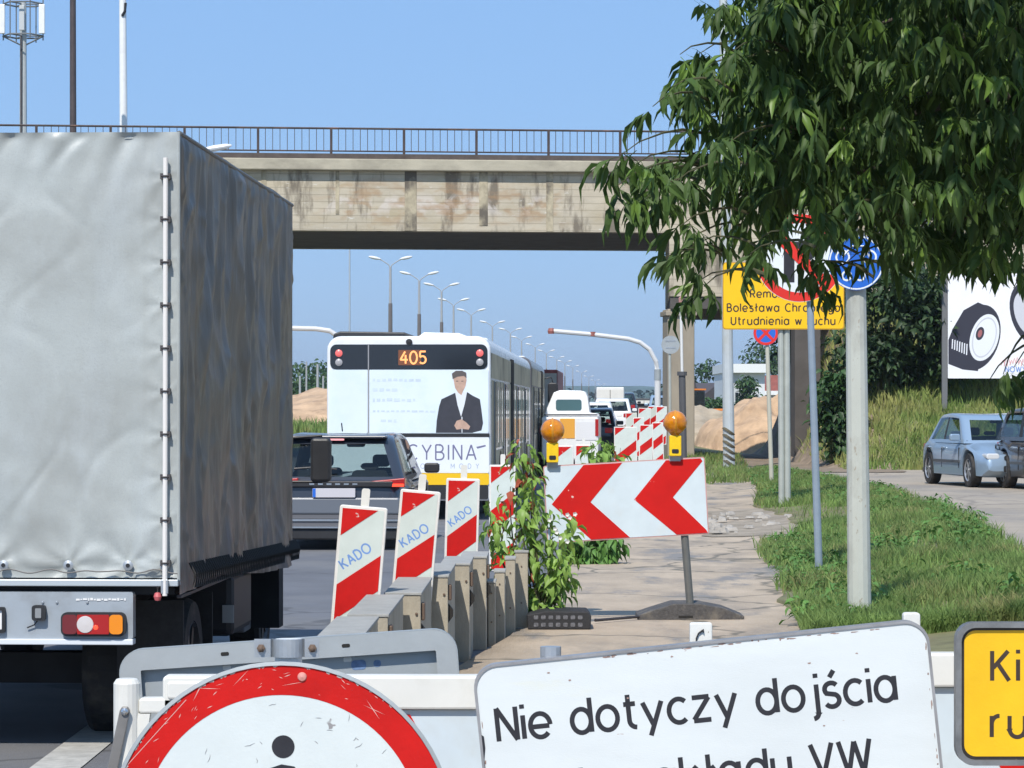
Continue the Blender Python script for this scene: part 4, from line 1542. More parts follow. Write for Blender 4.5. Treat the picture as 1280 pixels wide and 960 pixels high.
    for li in range(len(levels) - 1):
        for k in range(nr):
            k2 = (k + 1) % nr
            f_ = (li * nr + k, li * nr + k2, (li + 1) * nr + k2, (li + 1) * nr + k)
            tg, q_, n_ = tags[k]
            if 1 <= li <= 3:
                if tg == 'rear' and 0 <= q_ < n_:
                    glassF['rear_window'].append(f_)
                    continue
                if tg == 'front':
                    glassF['windscreen'].append(f_)
                    continue
                if tg in ('right', 'left'):
                    qq = q_ if tg == 'right' else n_ - 1 - q_
                    if qq in (7,):
                        pilF.append(f_)
                        continue
                    if 0 < qq < n_ - 1:
                        glassF['side_window' if tg == 'right' else 'side_window2'].append(f_)
                        continue
            bodyF.append(f_)
    for k in range(nr):
        bodyF.append(((len(levels) - 1) * nr + k, (len(levels) - 1) * nr + (k + 1) % nr, cen))

    def sub(F_):
        idx = sorted({a for f in F_ for a in f})
        mp_ = {a: b for b, a in enumerate(idx)}
        m2 = MB()
        m2.add([VV[a] for a in idx], [tuple(mp_[a] for a in f) for f in F_])
        return m2
    sub(bodyF).build('roof', paint, t, smooth=True)
    right_ = [f for f in pilF if VV[f[0]][0] > 0]
    left_ = [f for f in pilF if VV[f[0]][0] <= 0]
    for F_ in (right_, left_):
        sub(F_).build('door_pillar', black_plastic, t, smooth=True)
    for nm_, F_ in glassF.items():
        sub(F_).build(nm_.rstrip('2'), clear_glass, t, smooth=True)
    for s_ in (1, -1):
        for yy, hz_ in ((yA - .95, .30), (yD + .55, .22)):
            MB().prism(rrect(s_ * W * .2 - .22, s_ * W * .2 + .22, zb_ - .3, zb_ + .13, .06), yy, yy + .14).build('seat_back', M('seat_fabric', (.03, .03, .033), .9), t)
            MB().prism(rrect(s_ * W * .2 - .11, s_ * W * .2 + .11, zb_ + .14, zb_ + hz_, .05), yy, yy + .09).build('head_rest', M('seat_fabric', (.03, .03, .033)), t)
    MB().prism(rrect(-.12, .12, zr - .17, zr - .10, .03), yB + .08, yB + .12).build('inner_mirror', black_plastic, t)
    MB().box(-wb * .93, wb * .93, yD + .08, yA - .08, zb_ + .045, zb_ + .055).build('dashboard', M('seat_fabric', (.03, .03, .033)), t)
    # wheels
    rm = rim_m
    for a in ax:
        wheel(t, W / 2 - .115, a, wr, .2, rm)
        wheel(t, -W / 2 + .115, a, wr, .2, rm, right=False)
        mb = MB().box(-W / 2 + .22, W / 2 - .22, a - wr, a + wr, .3, wr * 2 + .02)
        mb.build('wheel_well', black_plastic, t)
    # mirrors
    for s_ in (1, -1):
        x0 = s_ * (W / 2 * .96)
        m_ = MB().prism(rrect(min(x0, x0 + s_ * .2), max(x0, x0 + s_ * .2), belt + .01, belt + .14, .04), yA - .32, yA - .22)
        m_.build('door_mirror', paint if not rear_detail else black_plastic, t, bevel=.02)
    # door shut lines and handles
    for s_ in (1, -1):
        xs_ = s_ * (W / 2 + .0005)
        for yy in (yA - .25, (yA + yD) / 2 - .05, yD + .28):
            MB().box(min(xs_, xs_ - s_ * .03), max(xs_, xs_ + s_ * .0015), yy, yy + .008, .36, belt - .12).build('door_seam', black_plastic, t)
        for yy in ((yA + yD) / 2 + .02, yD + .34):
            MB().box(min(xs_ - s_ * .02, xs_ + s_ * .02), max(xs_ - s_ * .02, xs_ + s_ * .02), yy, yy + .15, belt - .14, belt - .115).build('door_handle', paint, t, bevel=.005)
        MB().box(min(xs_ - s_ * .02, xs_ + s_ * .014), max(xs_ - s_ * .02, xs_ + s_ * .014), ax[1] + wr + .12, ax[0] - wr - .12, .46, .51).build('rubbing_strip', M('strip_grey', (.08, .085, .09), .6), t, bevel=.004)
    # lamps
    for s_ in (1, -1):
        a, b_ = sorted((s_ * W * .27, s_ * W * .42))
        MB().prism(rrect(a, b_, belt * .62, belt * .75, .05), h - .34, h - .028).build('headlight', M('headlamp', (.6, .62, .64), .08, coat=.6), t, bevel=.02)
        a, b_ = sorted((s_ * W * .27, s_ * W * .405))
        MB().prism(rrect(a, b_, belt * .74, belt * .92, .03), -h - .008, -h + .1).build('tail_light', red_lit if lit else red_lens, t, bevel=.01)
    MB().prism(rrect(-W * .23, W * .23, .30, .42, .03), h - .10, h + .006).build('air_intake', black_plastic, t)
    MB().prism(rrect(-W * .22, W * .22, belt * .60, belt * .70, .03), h - .12, h - .005).build('grille', black_plastic, t)
    if not rear_detail:
        MB().box(-.26, .26, -h - .02, -h + .02, .52, .63).build('number_plate', white_paint, t)
        MB().box(-W * .42, W * .42, -h - .015, -h + .1, .22, .32).build('rear_bumper', black_plastic, t, bevel=.02)
    return t


dark_paint = M('graphite_paint', (.030, .036, .050), .3, coat=.6)
silver_blue = M('silver_blue_paint', (.30, .40, .51), .3, metal=.35, coat=.6)
brown_paint = M('dark_brown_paint', (.05, .042, .042), .25, metal=.3, coat=.7)
CAR = car('estate_car', 'dark grey hatchback with glowing tail lamp stopped behind bus 405', (-2.16 + .085, 34 + 2.15, 0), -.0389, dark_paint, 4.3, 1.84, 1.41, 'suv', rear_detail=True)
h = 2.15
lowm = M('bumper_grey', (.17, .19, .21), .35, coat=.3)
for ch in list(CAR.children):
    if ch.name.startswith('tail_light'):
        bpy.data.objects.remove(ch)
MB().prism(rrect(-.80, .80, .46, .66, .03), -h - .035, -h + .15).build('bumper', M('bumper_silver', (.13, .145, .17), .35, coat=.3), CAR, bevel=.02)
MB().prism(rrect(-.82, .82, .405, .455, .01), -h - .028, -h + .12).build('bumper_trim', M('trim_grey', (.12, .12, .13), .4), CAR)
MB().prism(rrect(-.80, .80, .375, .40, .01), -h - .045, -h + .12).build('bumper_trim', chrome, CAR)
MB().prism(rrect(-.82, .82, .315, .37, .01), -h - .028, -h + .12).build('bumper_trim', M('trim_grey', (.12, .12, .13)), CAR)
MB().prism(rrect(-.80, .80, .29, .312, .008), -h - .05, -h + .12).build('bumper_trim', chrome, CAR)
MB().prism(rrect(-.78, .78, .15, .285, .03), -h - .02, -h + .2).build('diffuser', black_plastic, CAR, bevel=.02)
np_ = MB().prism(rrect(-.26, .26, .665, .775, .01), -h - .052, -h - .02).build('number_plate', M('plate_white', (.55, .53, .55), .4), CAR)
MB().prism(rrect(-.258, -.22, .667, .773, .006), -h - .054, -h - .0525).build('plate_band', blue_sheet, np_)
MB().prism(rrect(-.72, .72, .79, .86, .02), -h - .035, -h + .2).build('tailgate_trim', black_plastic, CAR, bevel=.01)
for q in range(6):
    MB().box(-.30 + q * .105, -.24 + q * .105, -h - .040, -h - .0355, .815, .835).build('badge_letter', chrome, CAR)
for s_ in (1, -1):
    a, b_ = sorted((s_ * .44, s_ * .86))
    tl = MB().prism([(a, .80), (b_, .79), (b_, .90), (a, .86)], -h - .03, -h + .22).build('tail_light', red_lens, CAR, bevel=.01)
    a, b_ = sorted((s_ * .70, s_ * .85))
    MB().prism(rrect(a, b_, .795, .83, .01), -h - .034, -h - .0305).build('lit_lamp', red_lit, tl)
MB().prism(rrect(-.60, .60, 1.375, 1.408, .015), -h + .40, -h + .62).build('spoiler', dark_paint, CAR, bevel=.012)
MB().prism(rrect(-.30, .08, 1.350, 1.372, .008), -h + .395, -h + .43).build('brake_light', M('brake_pink', (.8, .35, .36), .3, emit=((1, .3, .3), .35)), CAR)
MB().tube([(.02, -h + .12, 1.0), (-.2, -h + .10, 1.03), (-.5, -h + .08, 1.01)], .012, 6).build('rear_wiper', black_plastic, CAR)
MB().tube([(0, -h + 1.0, 1.46), (0, -h + .9, 1.56)], .008, 5).build('aerial', black_plastic, CAR)
gz = .24
SC = car('parked_car', 'silver blue sedan parked on the car park below the grassy embankment', (9.30, 54.6, ground(9, 54) + .03), PI + math.radians(8), silver_blue, 4.25, 1.70, 1.38, 'sedan')
DC = car('parked_car', 'dark brown car at the right edge, partly in front of the silver blue sedan', (10.32, 51.4, ground(9.7, 50) + .03), PI + math.radians(9), brown_paint, 4.4, 1.80, 1.48, 'hatch')

# queue of vehicles in the distance
PU = thing('pickup_truck', 'white utility pickup with orange and white tailgate beside the second bus', 'pickup truck', (1.38, 68, ground(1.38, 68)), -.045)


def u(px):
    return (px - 640) / F * 68 - 1.38


def w_(py):
    return CAMZ + (HZ - py) / F * 68 - ground(1.38, 68)


wp = white_paint
MB().prism([(u(676), w_(521)), (u(748), w_(521)), (u(748), w_(519)), (u(735.5), w_(516)), (u(733), w_(496)), (u(730), w_(489)), (u(724), w_(487.5)), (u(700), w_(487)), (u(690), w_(489)), (u(676), w_(516))][:2] + [(u(746), w_(517)), (u(735.5), w_(516)), (u(733), w_(496)), (u(730), w_(489)), (u(724), w_(487.5)), (u(697), w_(487)), (u(689), w_(490)), (u(678), w_(516))], 1.9, 3.6).build('cab', wp, PU, bevel=.03)
MB().prism(rrect(u(692), u(725), w_(513), w_(499), .06), 1.885, 1.9).build('rear_window', M('teal_glass', (.06, .12, .13), .12, coat=.4), PU)
MB().box(u(677), u(748), 0, 4.9, w_(575), w_(521) - .002).build('bed', wp, PU, bevel=.04)
MB().box(u(680), u(747), -.02, 0, w_(519.6), w_(517.5)).build('trim_line', M('trim_grey', (.12, .12, .13)), PU)
MB().box(u(700), u(718.5), -.012, -.001, w_(548), w_(523)).build('marker_panel', M('marker_orange', (.75, .36, .05), .5), PU)
MB().box(u(720), u(745.5), -.012, -.001, w_(550), w_(527)).build('tailgate_panel', M('panel_white', (.72, .72, .73), .4), PU)
MB().box(u(678), u(747), -.05, .1, w_(581), w_(575.5)).build('bumper', black_plastic, PU, bevel=.02)
for s_ in (1, -1):
    wheel(PU, s_ * .6, 1.0, .36, .24, rim_dark, right=s_ > 0)
    wheel(PU, s_ * .6, 4.2, .36, .24, rim_dark, right=s_ > 0)
MB().box(u(744), u(748) + .001, -.02, -.001, w_(545), w_(524)).build('tail_light', red_lens, PU)


def box_truck(name, label, px0, px1, ptop, D, mat, cat, Lb=7, zb=1.0, text_line=True, hh=None):
    x0, x1 = X(px0, D), X(px1, D)
    cx = (x0 + x1) / 2
    g = ground(cx, D)
    t = thing(name, label, cat, (cx, D, g), -.045)
    hw = (x1 - x0) / 2
    top = Zp(ptop, D) - g
    MB().box(-hw, hw, 0, Lb, zb, top).build('cargo_box', mat, t, bevel=.04)
    MB().box(-hw + .03, hw - .03, -.012, -.002, zb + .05, top - .12).build('rear_doors', M('pale_cream', (.68, .66, .60), .5, var=.05), t)
    MB().box(-.012, .012, -.022, -.013, zb + .06, top - .13).build('door_gap', dark_metal, t)
    MB().box(-hw, hw, .1, Lb, zb - .22, zb - .004).build('chassis', dark_metal, t)
    MB().box(-hw, hw, -.03, .1, .45, .62).build('rear_bumper', M('trim_grey', (.12, .12, .13)), t)
    for s_ in (1, -1):
        a, b_ = sorted((s_ * (hw - .35), s_ * (hw - .02)))
        MB().box(a, b_, -.04, 0.09, .64, .76).build('tail_light', red_lens, t)
        for yy in (1.6, Lb + 1.0):
            wheel(t, s_ * (hw - .16), yy, .46, .28, rim_dark, right=s_ > 0)
    MB().box(-hw + .05, hw - .05, Lb + .2, Lb + 2.0, .5, min(top - .2, 2.7)).build('cab', white_paint, t, bevel=.12)
    if text_line:
        mb = MB()
        xx = -hw * .62
        while xx < hw * .75:
            w = random.uniform(.05, .16)
            mb.box(xx, xx + w, -.026, -.0135, top - .93, top - .75)
            xx += w + .05
        mb.build('faded_lettering', M('faded_print', (.45, .42, .38), .6), t, kind='stuff')
    return t


box_truck('box_truck', 'cream white box truck far ahead in the queue left of the barrier boards', 745.5, 780, 484, 135, M('cream_box', (.72, .70, .66), .5, var=.05), 'truck')
RT = box_truck('box_truck', 'red topped truck just visible past the end of the second bus', 664, 697, 462, 92, M('dull_red', (.38, .09, .08), .55, var=.2), 'truck', text_line=False)
mb = MB().prism(rrect(1.275 + .09, 1.275 + .36, 1.85, 2.40, .07), 10.9, 11.0)
mb.build('door_mirror', black_plastic, b2, bevel=.03)
MB().tube([(1.25, 10.95, 2.5), (1.45, 10.95, 2.55), (1.5, 10.95, 2.40)], .02, 6).build('mirror_arm', black_plastic, b2)
for nm, lab, px, D, pt, kind, L_, W, H in (
        ('queued_car', 'dark blue hatchback in the queue directly right of the white pickup', 741, 88, dark_paint, 'hatch', 4.1, 1.75, 1.45),
        ('queued_car', 'white van-like car with dark rear window behind the blue hatchback in the queue', 744, 103, white_paint, 'suv', 4.4, 1.8, 1.48),
        ('queued_car', 'white low hatchback beside the striped barrier boards far ahead', 768, 118, white_paint, 'hatch', 4.1, 1.75, 1.45),
        ('queued_car', 'small black car between the cream box truck and the barrier boards', 780, 160, M('black_paint', (.02, .02, .024), .25, coat=.6), 'suv', 4.4, 1.8, 1.65),
        ('queued_car', 'pale blue car at the far right end of the queue near the pier', 832, 150, silver_blue, 'hatch', 4.1, 1.75, 1.45)):
    car(nm, lab, (X(px, D), D + L_ / 2, ground(X(px, D), D)), -.045, pt, L_, W, H, kind, group='queued cars far ahead')
BV = box_truck('box_truck', 'dark framed lorry with pale canvas back at the horizon beyond the boards', 792, 818, 498, 165, M('charcoal_box', (.06, .06, .065), .6), 'truck', text_line=False)
# orange excavator beyond the pier
EX = thing('excavator', 'small orange excavator parked beyond the pier by the sand bank', 'excavator', (X(878, 130), 130, ground(9, 130)), .4)
orange_p = M('machine_orange', (.72, .22, .03), .45, var=.15)
MB().box(-.7, .7, -.9, .9, .75, 1.35).build('engine_housing', orange_p, EX, bevel=.06)
MB().box(-.65, .05, -.2, .85, 1.36, 2.2).build('cab', glass_car, EX, bevel=.05)
MB().box(-.68, .08, -.22, .88, 2.21, 2.28).build('cab_roof', orange_p, EX)
for s_ in (1, -1):
    MB().prism([(-1.1, .1), (-.9, 0), (.9, 0), (1.1, .1), (1.1, .45), (.9, .6), (-.9, .6), (-1.1, .45)], .4, .8, Matrix.Rotation(PI / 2, 4, 'Z') @ Matrix.Scale(s_, 4, (0, 1, 0))).build('track', black_rubber, EX)
MB().tube([(.35, .8, 1.2), (.35, 1.9, 2.9), (.35, 3.1, 2.6)], [.14, .13, .1], 6).build('boom', dark_metal, EX)
MB().tube([(.35, 3.1, 2.6), (.35, 3.4, 1.3)], [.1, .08], 6).build('stick', dark_metal, EX)
MB().prism([(3.2, .8), (3.6, .7), (3.75, 1.2), (3.4, 1.35)], -.7, 0, Matrix.Rotation(PI / 2, 4, 'Z')).build('bucket', dark_metal, EX)


# ------------------------------------------------------------------ barrier elements beside the road
def clip_rect(poly_, x0, x1, z0, z1):
    for ax_, lim, sg in ((0, x0, 1), (0, x1, -1), (1, z0, 1), (1, z1, -1)):
        out = []
        for i in range(len(poly_)):
            a, b_ = poly_[i - 1], poly_[i]
            ia, ib = sg * (a[ax_] - lim) >= 0, sg * (b_[ax_] - lim) >= 0
            if ia != ib:
                t = (lim - a[ax_]) / (b_[ax_] - a[ax_])
                out.append((a[0] + (b_[0] - a[0]) * t, a[1] + (b_[1] - a[1]) * t))
            if ib:
                out.append(b_)
        poly_ = out
        if not poly_:
            break
    return poly_


bolt_m = M('rusty_bolt', (.16, .11, .08), .7, .3)
ordn = ['nearest', 'second', 'third', 'fourth', 'fifth', 'sixth', 'seventh', 'eighth', 'ninth', 'tenth']
slabs = [(450, 12.62, .20, .68, 1.35), (485, 14.15, .20, .68, 1.50), (526, 15.75, .20, .685, 1.47), (560, 17.35, .20, .69, 1.35), (587, 18.8, .19, .685, .92), (608, 19.8, .18, .68, .7),
         (619, 20.05, .052, .49, .3), (631, 20.4, .075, .545, .3), (644, 20.75, .072, .62, .3), (660, 21.1, .098, .655, .35)]
for k, (px, D, w, hh, ln) in enumerate(slabs):
    x = X(px, D) - w
    t = thing('barrier_block', '%s tan concrete barrier block from the camera in the stepped row' % ordn[k], 'barrier', (x, D, ground(x, D)), -.012, group='tan barrier blocks along the lane edge')
    MB().box(0, w, 0, ln, 0, hh - .016).build('block', barrier_m, t, bevel=.006)
    MB().box(-.006, w + .005, -.006, ln + .004, hh - .016, hh).build('cap', barrier_top, t, bevel=.003)
    if k < 6:
        MB().box(w + .0005, w + .022, .03, .10, hh - .16, hh - .06).build('coupling', bolt_m, t, bevel=.008)
        MB().prism([(w, hh - .30), (w + .03, hh - .26), (w + .03, hh - .22), (w, hh - .18)], .04, .10).build('coupling', M('black_gap', (.02, .018, .016), .9), t)
        MB().lathe([(.008, 0), (.008, .008), (.001, .01)], 8, Matrix.Translation((w * .88, -.001, hh - .12)) @ Matrix.Rotation(PI / 2, 4, 'X')).build('bolt', bolt_m, t)
    else:
        for zz in (hh * .4, hh * .82):
            MB().lathe([(.006, 0), (.006, .005), (.001, .006)], 8, Matrix.Translation((w * .5, -.001, zz)) @ Matrix.Rotation(PI / 2, 4, 'X')).build('bolt', bolt_m, t)


def beacon(px, D, ptop, label, tilt=0.0, w=.25, hh=1.0, word=True, tab=True, foot=True, group='red and white striped beacons'):
    x = X(px, D)
    g = ground(x, D)
    top = Zp(ptop, D) - g
    bot = top - hh
    xb = x - top * math.sin(tilt)
    t = thing('striped_beacon', label, 'beacon', (xb, D, g), rot=(0, tilt, 0), group=group)
    fr = MB().prism(rrect(-w / 2, w / 2, bot, top, .015), -.02, .02).build('board', M('beacon_frame', (.74, .72, .68), .45, var=.05, vscale=9, dirt=(.5, .46, .4), dscale=6, dlim=(.55, .85)), t, bevel=.006)
    i_ = .017
    x0, x1, z0_, z1_ = -w / 2 + i_, w / 2 - i_, bot + i_, top - i_
    MB().prism(rrect(x0, x1, z0_, z1_, .006), -.0225, -.0205).build('white_face', M('beacon_white', (.60, .66, .62), .4, var=.05, vscale=12, speck=(.45, .42, .36), sscale=30, slim=(.7, .74)), fr)
    iw = x1 - x0
    sl = .78 * iw
    per = .46 * (w / .25) ** .5
    zz = z1_ - .155
    while zz > z0_ - .5:
        p = clip_rect([(x0 - .001, zz), (x1 + .001, zz + sl), (x1 + .001, zz + sl + .2), (x0 - .001, zz + .2)], x0, x1, z0_, z1_)
        if len(p) > 2:
            MB().prism(p, -.0245, -.0226).build('red_stripe', red_sheet, fr)
        zz -= per
    if word:
        letters('KADO', x0 + .030, z1_ - .345, .039, -.0229, blue_print, fr, sw=.24, sp=.38, ang=math.atan(.78))
    if tab:
        MB().prism(rrect(-.018, .028, top - .004, top + .10, .012), -.012, .012).build('handle', white_plastic, t)
    MB().box(-.03, .03, -.02, .02, .08, bot + .01).build('stem', white_plastic, t)
    if foot:
        MB().prism([(-.38, 0), (.38, 0), (.36, .09), (.2, .12), (-.2, .12), (-.36, .09)], -.2, .2).build('foot', grey_rubber, t, bevel=.01)
    return t


beacon(455, 15.70, 632, 'nearest red and white beacon marked KADO, leaning right beside the truck', math.radians(4.6), w=.268, hh=1.07, foot=False)
beacon(526, 17.29, 612, 'second red and white KADO beacon, behind the nearest one', math.radians(5), foot=False)
beacon(579, 20.8, 598, 'third red and white KADO beacon, upright in front of the bus bumper', math.radians(1.5), foot=False)
beacon(628, 26.4, 581, 'fourth striped beacon, half hidden by the leafy sapling', math.radians(0), word=False, foot=False)
beacon(706, 40, 557, 'striped beacon showing between the left warning lamp and the chevron board', 0, word=False)
beacon(729, 43, 556, 'striped beacon above the middle of the chevron board with a white cap', 0, word=False)
beacon(782, 56, 533.5, 'wide striped board standing left of the right warning lamp behind green weeds', 0, w=.46, word=False, tab=False, group='distant striped boards')
for px, D, pt, w, lab in ((808, 62, 531, .30, 'striped board directly left of the right warning lamp'), (789, 84, 516, .34, 'leftmost of the far striped boards, against the white car'),
                          (806, 80, 510, .36, 'far striped board second from the left in the cluster at the road edge'), (827, 73, 508, .28, 'tall far striped board closest to the bridge pier'),
                          (816, 98, 508, .34, 'smallest far striped board beneath the signal mast'), (822, 66, 528, .26, 'far striped board touching the amber lamp globe'), (798, 72, 522, .28, 'far striped board leaning in the middle of the cluster')):
    beacon(px, D, pt, lab, random.uniform(-.05, .05), w=w, word=False, tab=False, group='distant striped boards')


# ------------------------------------------------------------------ chevron board with two lamps
CH = thing('chevron_board', 'red and white chevron direction board pointing left on a rubber foot in the walkway', 'chevron sign', (X(862, 21.9), 21.9, ground(1.4, 21.9) + .08))
o_ = CH.location


def cx_(px):
    return X(px, 21.9) - o_.x


def cz_(py):
    return Zp(py, 21.9) - o_.z


cc = (cx_(782.5), cz_(625))
TC = Matrix.Translation((cc[0], 0, cc[1])) @ Matrix.Rotation(-math.radians(3.3), 4, 'Y')
bw, bh = 1.265, .605
pb_ = MB().prism(rrect(-bw / 2, bw / 2, -bh / 2, bh / 2, .018), -.006, .014, TC).build('board', M('board_rim', (.55, .30, .28), .5, var=.2, vscale=6), CH)
MB().prism(rrect(-bw / 2 + .008, bw / 2 - .008, -bh / 2 + .008, bh / 2 - .008, .014), -.0085, -.0062, TC).build('white_face', M('chevron_white', (.60, .68, .72), .4, var=.07, vscale=4, speck=(.45, .4, .35), sscale=14, slim=(.73, .76), dirt=(.6, .62, .6), dscale=3, dlim=(.55, .8)), pb_)
for arr in ([(.25, 1), (.04, .5), (.27, 0), (.51, 0), (.28, .5), (.49, 1)], [(.76, 1), (.55, .5), (.80, 0), (.992, .0), (.985, .04), (.79, .5), (.985, .96), (.975, 1)]):
    MB().prism([(-bw / 2 + a * bw, -bh / 2 + .010 + b_ * (bh - .02)) for a, b_ in arr], -.0105, -.0086, TC).build('red_chevron', red_sheet2, pb_)
MB().tube([(cx_(864), .035, .03), (cx_(856), .035, cz_(668)), (cx_(851), .035, cz_(580))], .03, 12).build('post', M('post_grey', (.17, .17, .16), .5, .4, var=.15, vscale=8), CH)
for gx, gy, by0, by1 in ((690.5, 538, 553, 578), (843.5, 528, 544, 570)):
    x0, x1 = cx_(gx - 7.5), cx_(gx + 7.5)
    hb = MB().prism(rrect(x0, x1, cz_(by1), cz_(by0), .01), -.075, -.012).build('lamp_battery_box', lamp_yellow, CH, bevel=.006)
    MB().prism(rrect(x0 + .02, x1 - .02, cz_(by1) + .022, cz_(by1) + .055, .01), -.078, -.0755).build('label_mark', black_plastic, hb)
    MB().prism(rrect(x0 + .003, x1 - .003, cz_(by1) - .04, cz_(by1) - .001, .004), -.03, -.0115).build('bracket', galv, hb)
    r = .093
    prof = [(.03, -.10), (.045, -.085)] + [(r * math.cos(math.radians(a)), r * math.sin(math.radians(a))) for a in range(-62, 90, 8)] + [(.002, r)]
    gl = MB().lathe(prof, 24, Matrix.Translation((cx_(gx), -.045, cz_(gy)))).build('lamp_globe', amber_glass, CH, smooth=True)
    MB().lathe([(.028, -.004), (.024, .008), (.001, .012)], 18, Matrix.Translation((cx_(gx), -.045 - .077, cz_(gy))) @ Matrix.Rotation(PI / 2, 4, 'X')).build('reflector', M('amber_core', (.78, .42, .06), .15, coat=.8), gl)
    MB().lathe([(.094, -.008), (.098, 0), (.094, .008)], 24, Matrix.Translation((cx_(gx), -.045, cz_(gy))) @ Matrix.Rotation(PI / 2, 4, 'Y')).build('seam_ring', M('amber_rim', (.6, .26, .02), .3), gl)
ft = MB().prism([(cx_(797), -.02), (cx_(926), -.02), (cx_(931), .02), (cx_(905), .085), (cx_(875), .12), (cx_(842), .12), (cx_(816), .07), (cx_(797), .03)], -.02, .42).build('foot', grey_rubber, CH, bevel=.008)
MB().prism([(cx_(848), .012), (cx_(866), .012), (cx_(866), .028), (cx_(848), .028)], -.023, -.0205).build('foot_slot', M('black_gap', (.02, .018, .016), .9), ft)
FB = thing('rubber_foot', 'perforated dark rubber sign foot lying under the sapling beside the barrier', 'sign foot', (X(699, 20.9), 20.9, ground(.4, 20.9) + .075))
f_ = MB().prism([(-.235, 0), (.235, 0), (.24, .10), (.215, .135), (-.1, .14), (-.24, .11)], 0, .45).build('foot_body', black_rubber, FB, bevel=.01)
for r_ in range(2):
    for c_ in range(7):
        xx = -.19 + c_ * .055
        MB().prism(rrect(xx, xx + .034, .022 + r_ * .055, .052 + r_ * .055, .008), -.004, -.0005).build('foot_hole', M('dusty_hole', (.12, .12, .13), .9, var=.5, vscale=40), f_)
MB().tube([(cx_(742) + o_.x, 21.5, ground(1, 21.5) + .10), (cx_(800) + o_.x, 21.9, ground(1, 21.9) + .10)], .012, 6).build('dark_line', dark_metal, FB, world=True)  # thin dark line between the rubber foot and the chevron foot


# ------------------------------------------------------------------ signs in the foreground
# round sign
D0 = 6.5
RS = thing('prohibition_sign', 'round red ringed no pedestrians sign with scratched white face at the bottom edge', 'road sign', (X(352, D0), D0, 0))
zc = Zp(1044, D0)
rim = MB().lathe([(.402, 0), (.404, .012), (.395, .014), (.395, .004)], 72, Matrix.Translation((0, .006, zc)) @ Matrix.Rotation(PI / 2, 4, 'X')).build('rim', grey_alu, RS)
MB().disc(0, zc, .3955, -.0035, 96).build('white_face', M('face_white', (.62, .67, .665), .42, var=.04, vscale=6, dirt=(.56, .57, .52), dscale=4, dlim=(.6, .85), speck=(.28, .27, .27), sscale=13, slim=(.72, .735), bump=.05, bscale=120), RS)
ringm = MB().disc(0, zc, .394, -.0042, 96, r2=.326).build('red_ring', red_sheet, RS)
pic = MB()
pic.disc(.004, zc + .206, .0265, -.0045, 28)
pic.add([(x, -.0045, z) for x, z in [(-.045, zc + .12), (-.03, zc + .155), (0, zc + .165), (.03, zc + .16), (.055, zc + .13), (.06, zc + .02), (.045, zc + .02), (.04, zc + .1), (.035, zc - .02), (.07, zc - .2), (.045, zc - .2), (.0, zc - .03), (-.06, zc - .2), (-.085, zc - .19), (-.03, zc - .0), (-.035, zc + .1), (-.06, zc + .02), (-.075, zc + .03)][::-1]], [tuple(range(18))])
pic.build('pedestrian_symbol', black_print, RS)
# scratches along the ring
scr = M('scratch_pale', (.66, .40, .36), .6)
mb = MB()
for k in range(34):
    a = random.uniform(math.radians(48), math.radians(158))
    rr = random.uniform(.332, .39)
    x, z = rr * math.cos(a), zc + rr * math.sin(a)
    d = random.uniform(-.6, .6) + a + PI / 2
    l = random.uniform(.0015, .010) if k % 6 else .028
    w = random.uniform(.0004, .0011)
    ux, uz = math.cos(d) * l, math.sin(d) * l
    nx_, nz_ = -math.sin(d) * w, math.cos(d) * w
    yy = -.00445 - k * .000004
    mb.add([(x - ux, yy, z - uz), (x - nx_, yy, z - nz_), (x + ux, yy, z + uz), (x + nx_, yy, z + nz_)], [(0, 1, 2, 3)])
a0, a1 = (-.315, zc + .235), (-.20, zc + .335)
mb.add([(a0[0] - .06, -.0046, a0[1] - .09), (a0[0] - .059, -.0046, a0[1] - .091), (a1[0] - .02, -.0046, a1[1] - .02), (a1[0] - .022, -.0046, a1[1] - .02)], [(0, 1, 2, 3)])
mb.build('scratches', scr, RS, kind='stuff')
mb = MB()
for k in range(46):
    a = random.uniform(math.radians(42), math.radians(165))
    l = random.uniform(.003, .02)
    rr = .3945
    yy = -.0047 - k * .000003
    pts_ = [(rr * math.cos(a + l * j), zc + rr * math.sin(a + l * j)) for j in (-1, 0, 1)]
    inn = [((rr - random.uniform(.001, .006)) * math.cos(a + l * j * .7), zc + (rr - random.uniform(.001, .006)) * math.sin(a + l * j * .7)) for j in (1, 0, -1)]
    mb.add([(p[0], yy, p[1]) for p in pts_ + inn], [tuple(range(6))])
mb.build('edge_chips', M('chip_grey', (.45, .43, .41), .6), RS, kind='stuff')
mb = MB()
for k in range(26):
    a, rr = random.uniform(.4, 2.7), .31 * math.sqrt(random.random())
    x, z = rr * math.cos(a), zc + rr * math.sin(a)
    d = random.uniform(0, PI)
    l = random.uniform(.004, .022)
    pts = [(x, -.0040, z)]
    for q in range(4):
        d += random.uniform(-.5, .5)
        pts.append((pts[-1][0] + math.cos(d) * l / 3, -.0040, pts[-1][2] + math.sin(d) * l / 3))
    mb.tube(pts, [.0002, .0007, .0009, .0006, .0002], 4)
mb.build('scratches', M('scratch_dark', (.33, .34, .35), .7), RS, kind='stuff')
for rx, rz in ((.048, zc + .368),):
    MB().lathe([(.011, 0), (.009, .004), (.001, .006)], 14, Matrix.Translation((rx, -.0045, rz)) @ Matrix.Rotation(PI / 2, 4, 'X')).build('rivet', M('rivet_red', (.62, .28, .24), .5), RS)
MB().tube([(.01, .075, 0), (.01, .075, Zp(799, D0 + .07))], .032, 18).build('post', M('white_post', (.72, .72, .70), .45, var=.04), RS)
MB().tube([(.01 + .036 * math.cos(a), .075 + .036 * math.sin(a), Zp(813, D0 + .05)) for a in np.linspace(-PI, 0, 12)], .0, 4)
cl_ = MB()
for k in range(13):
    pass
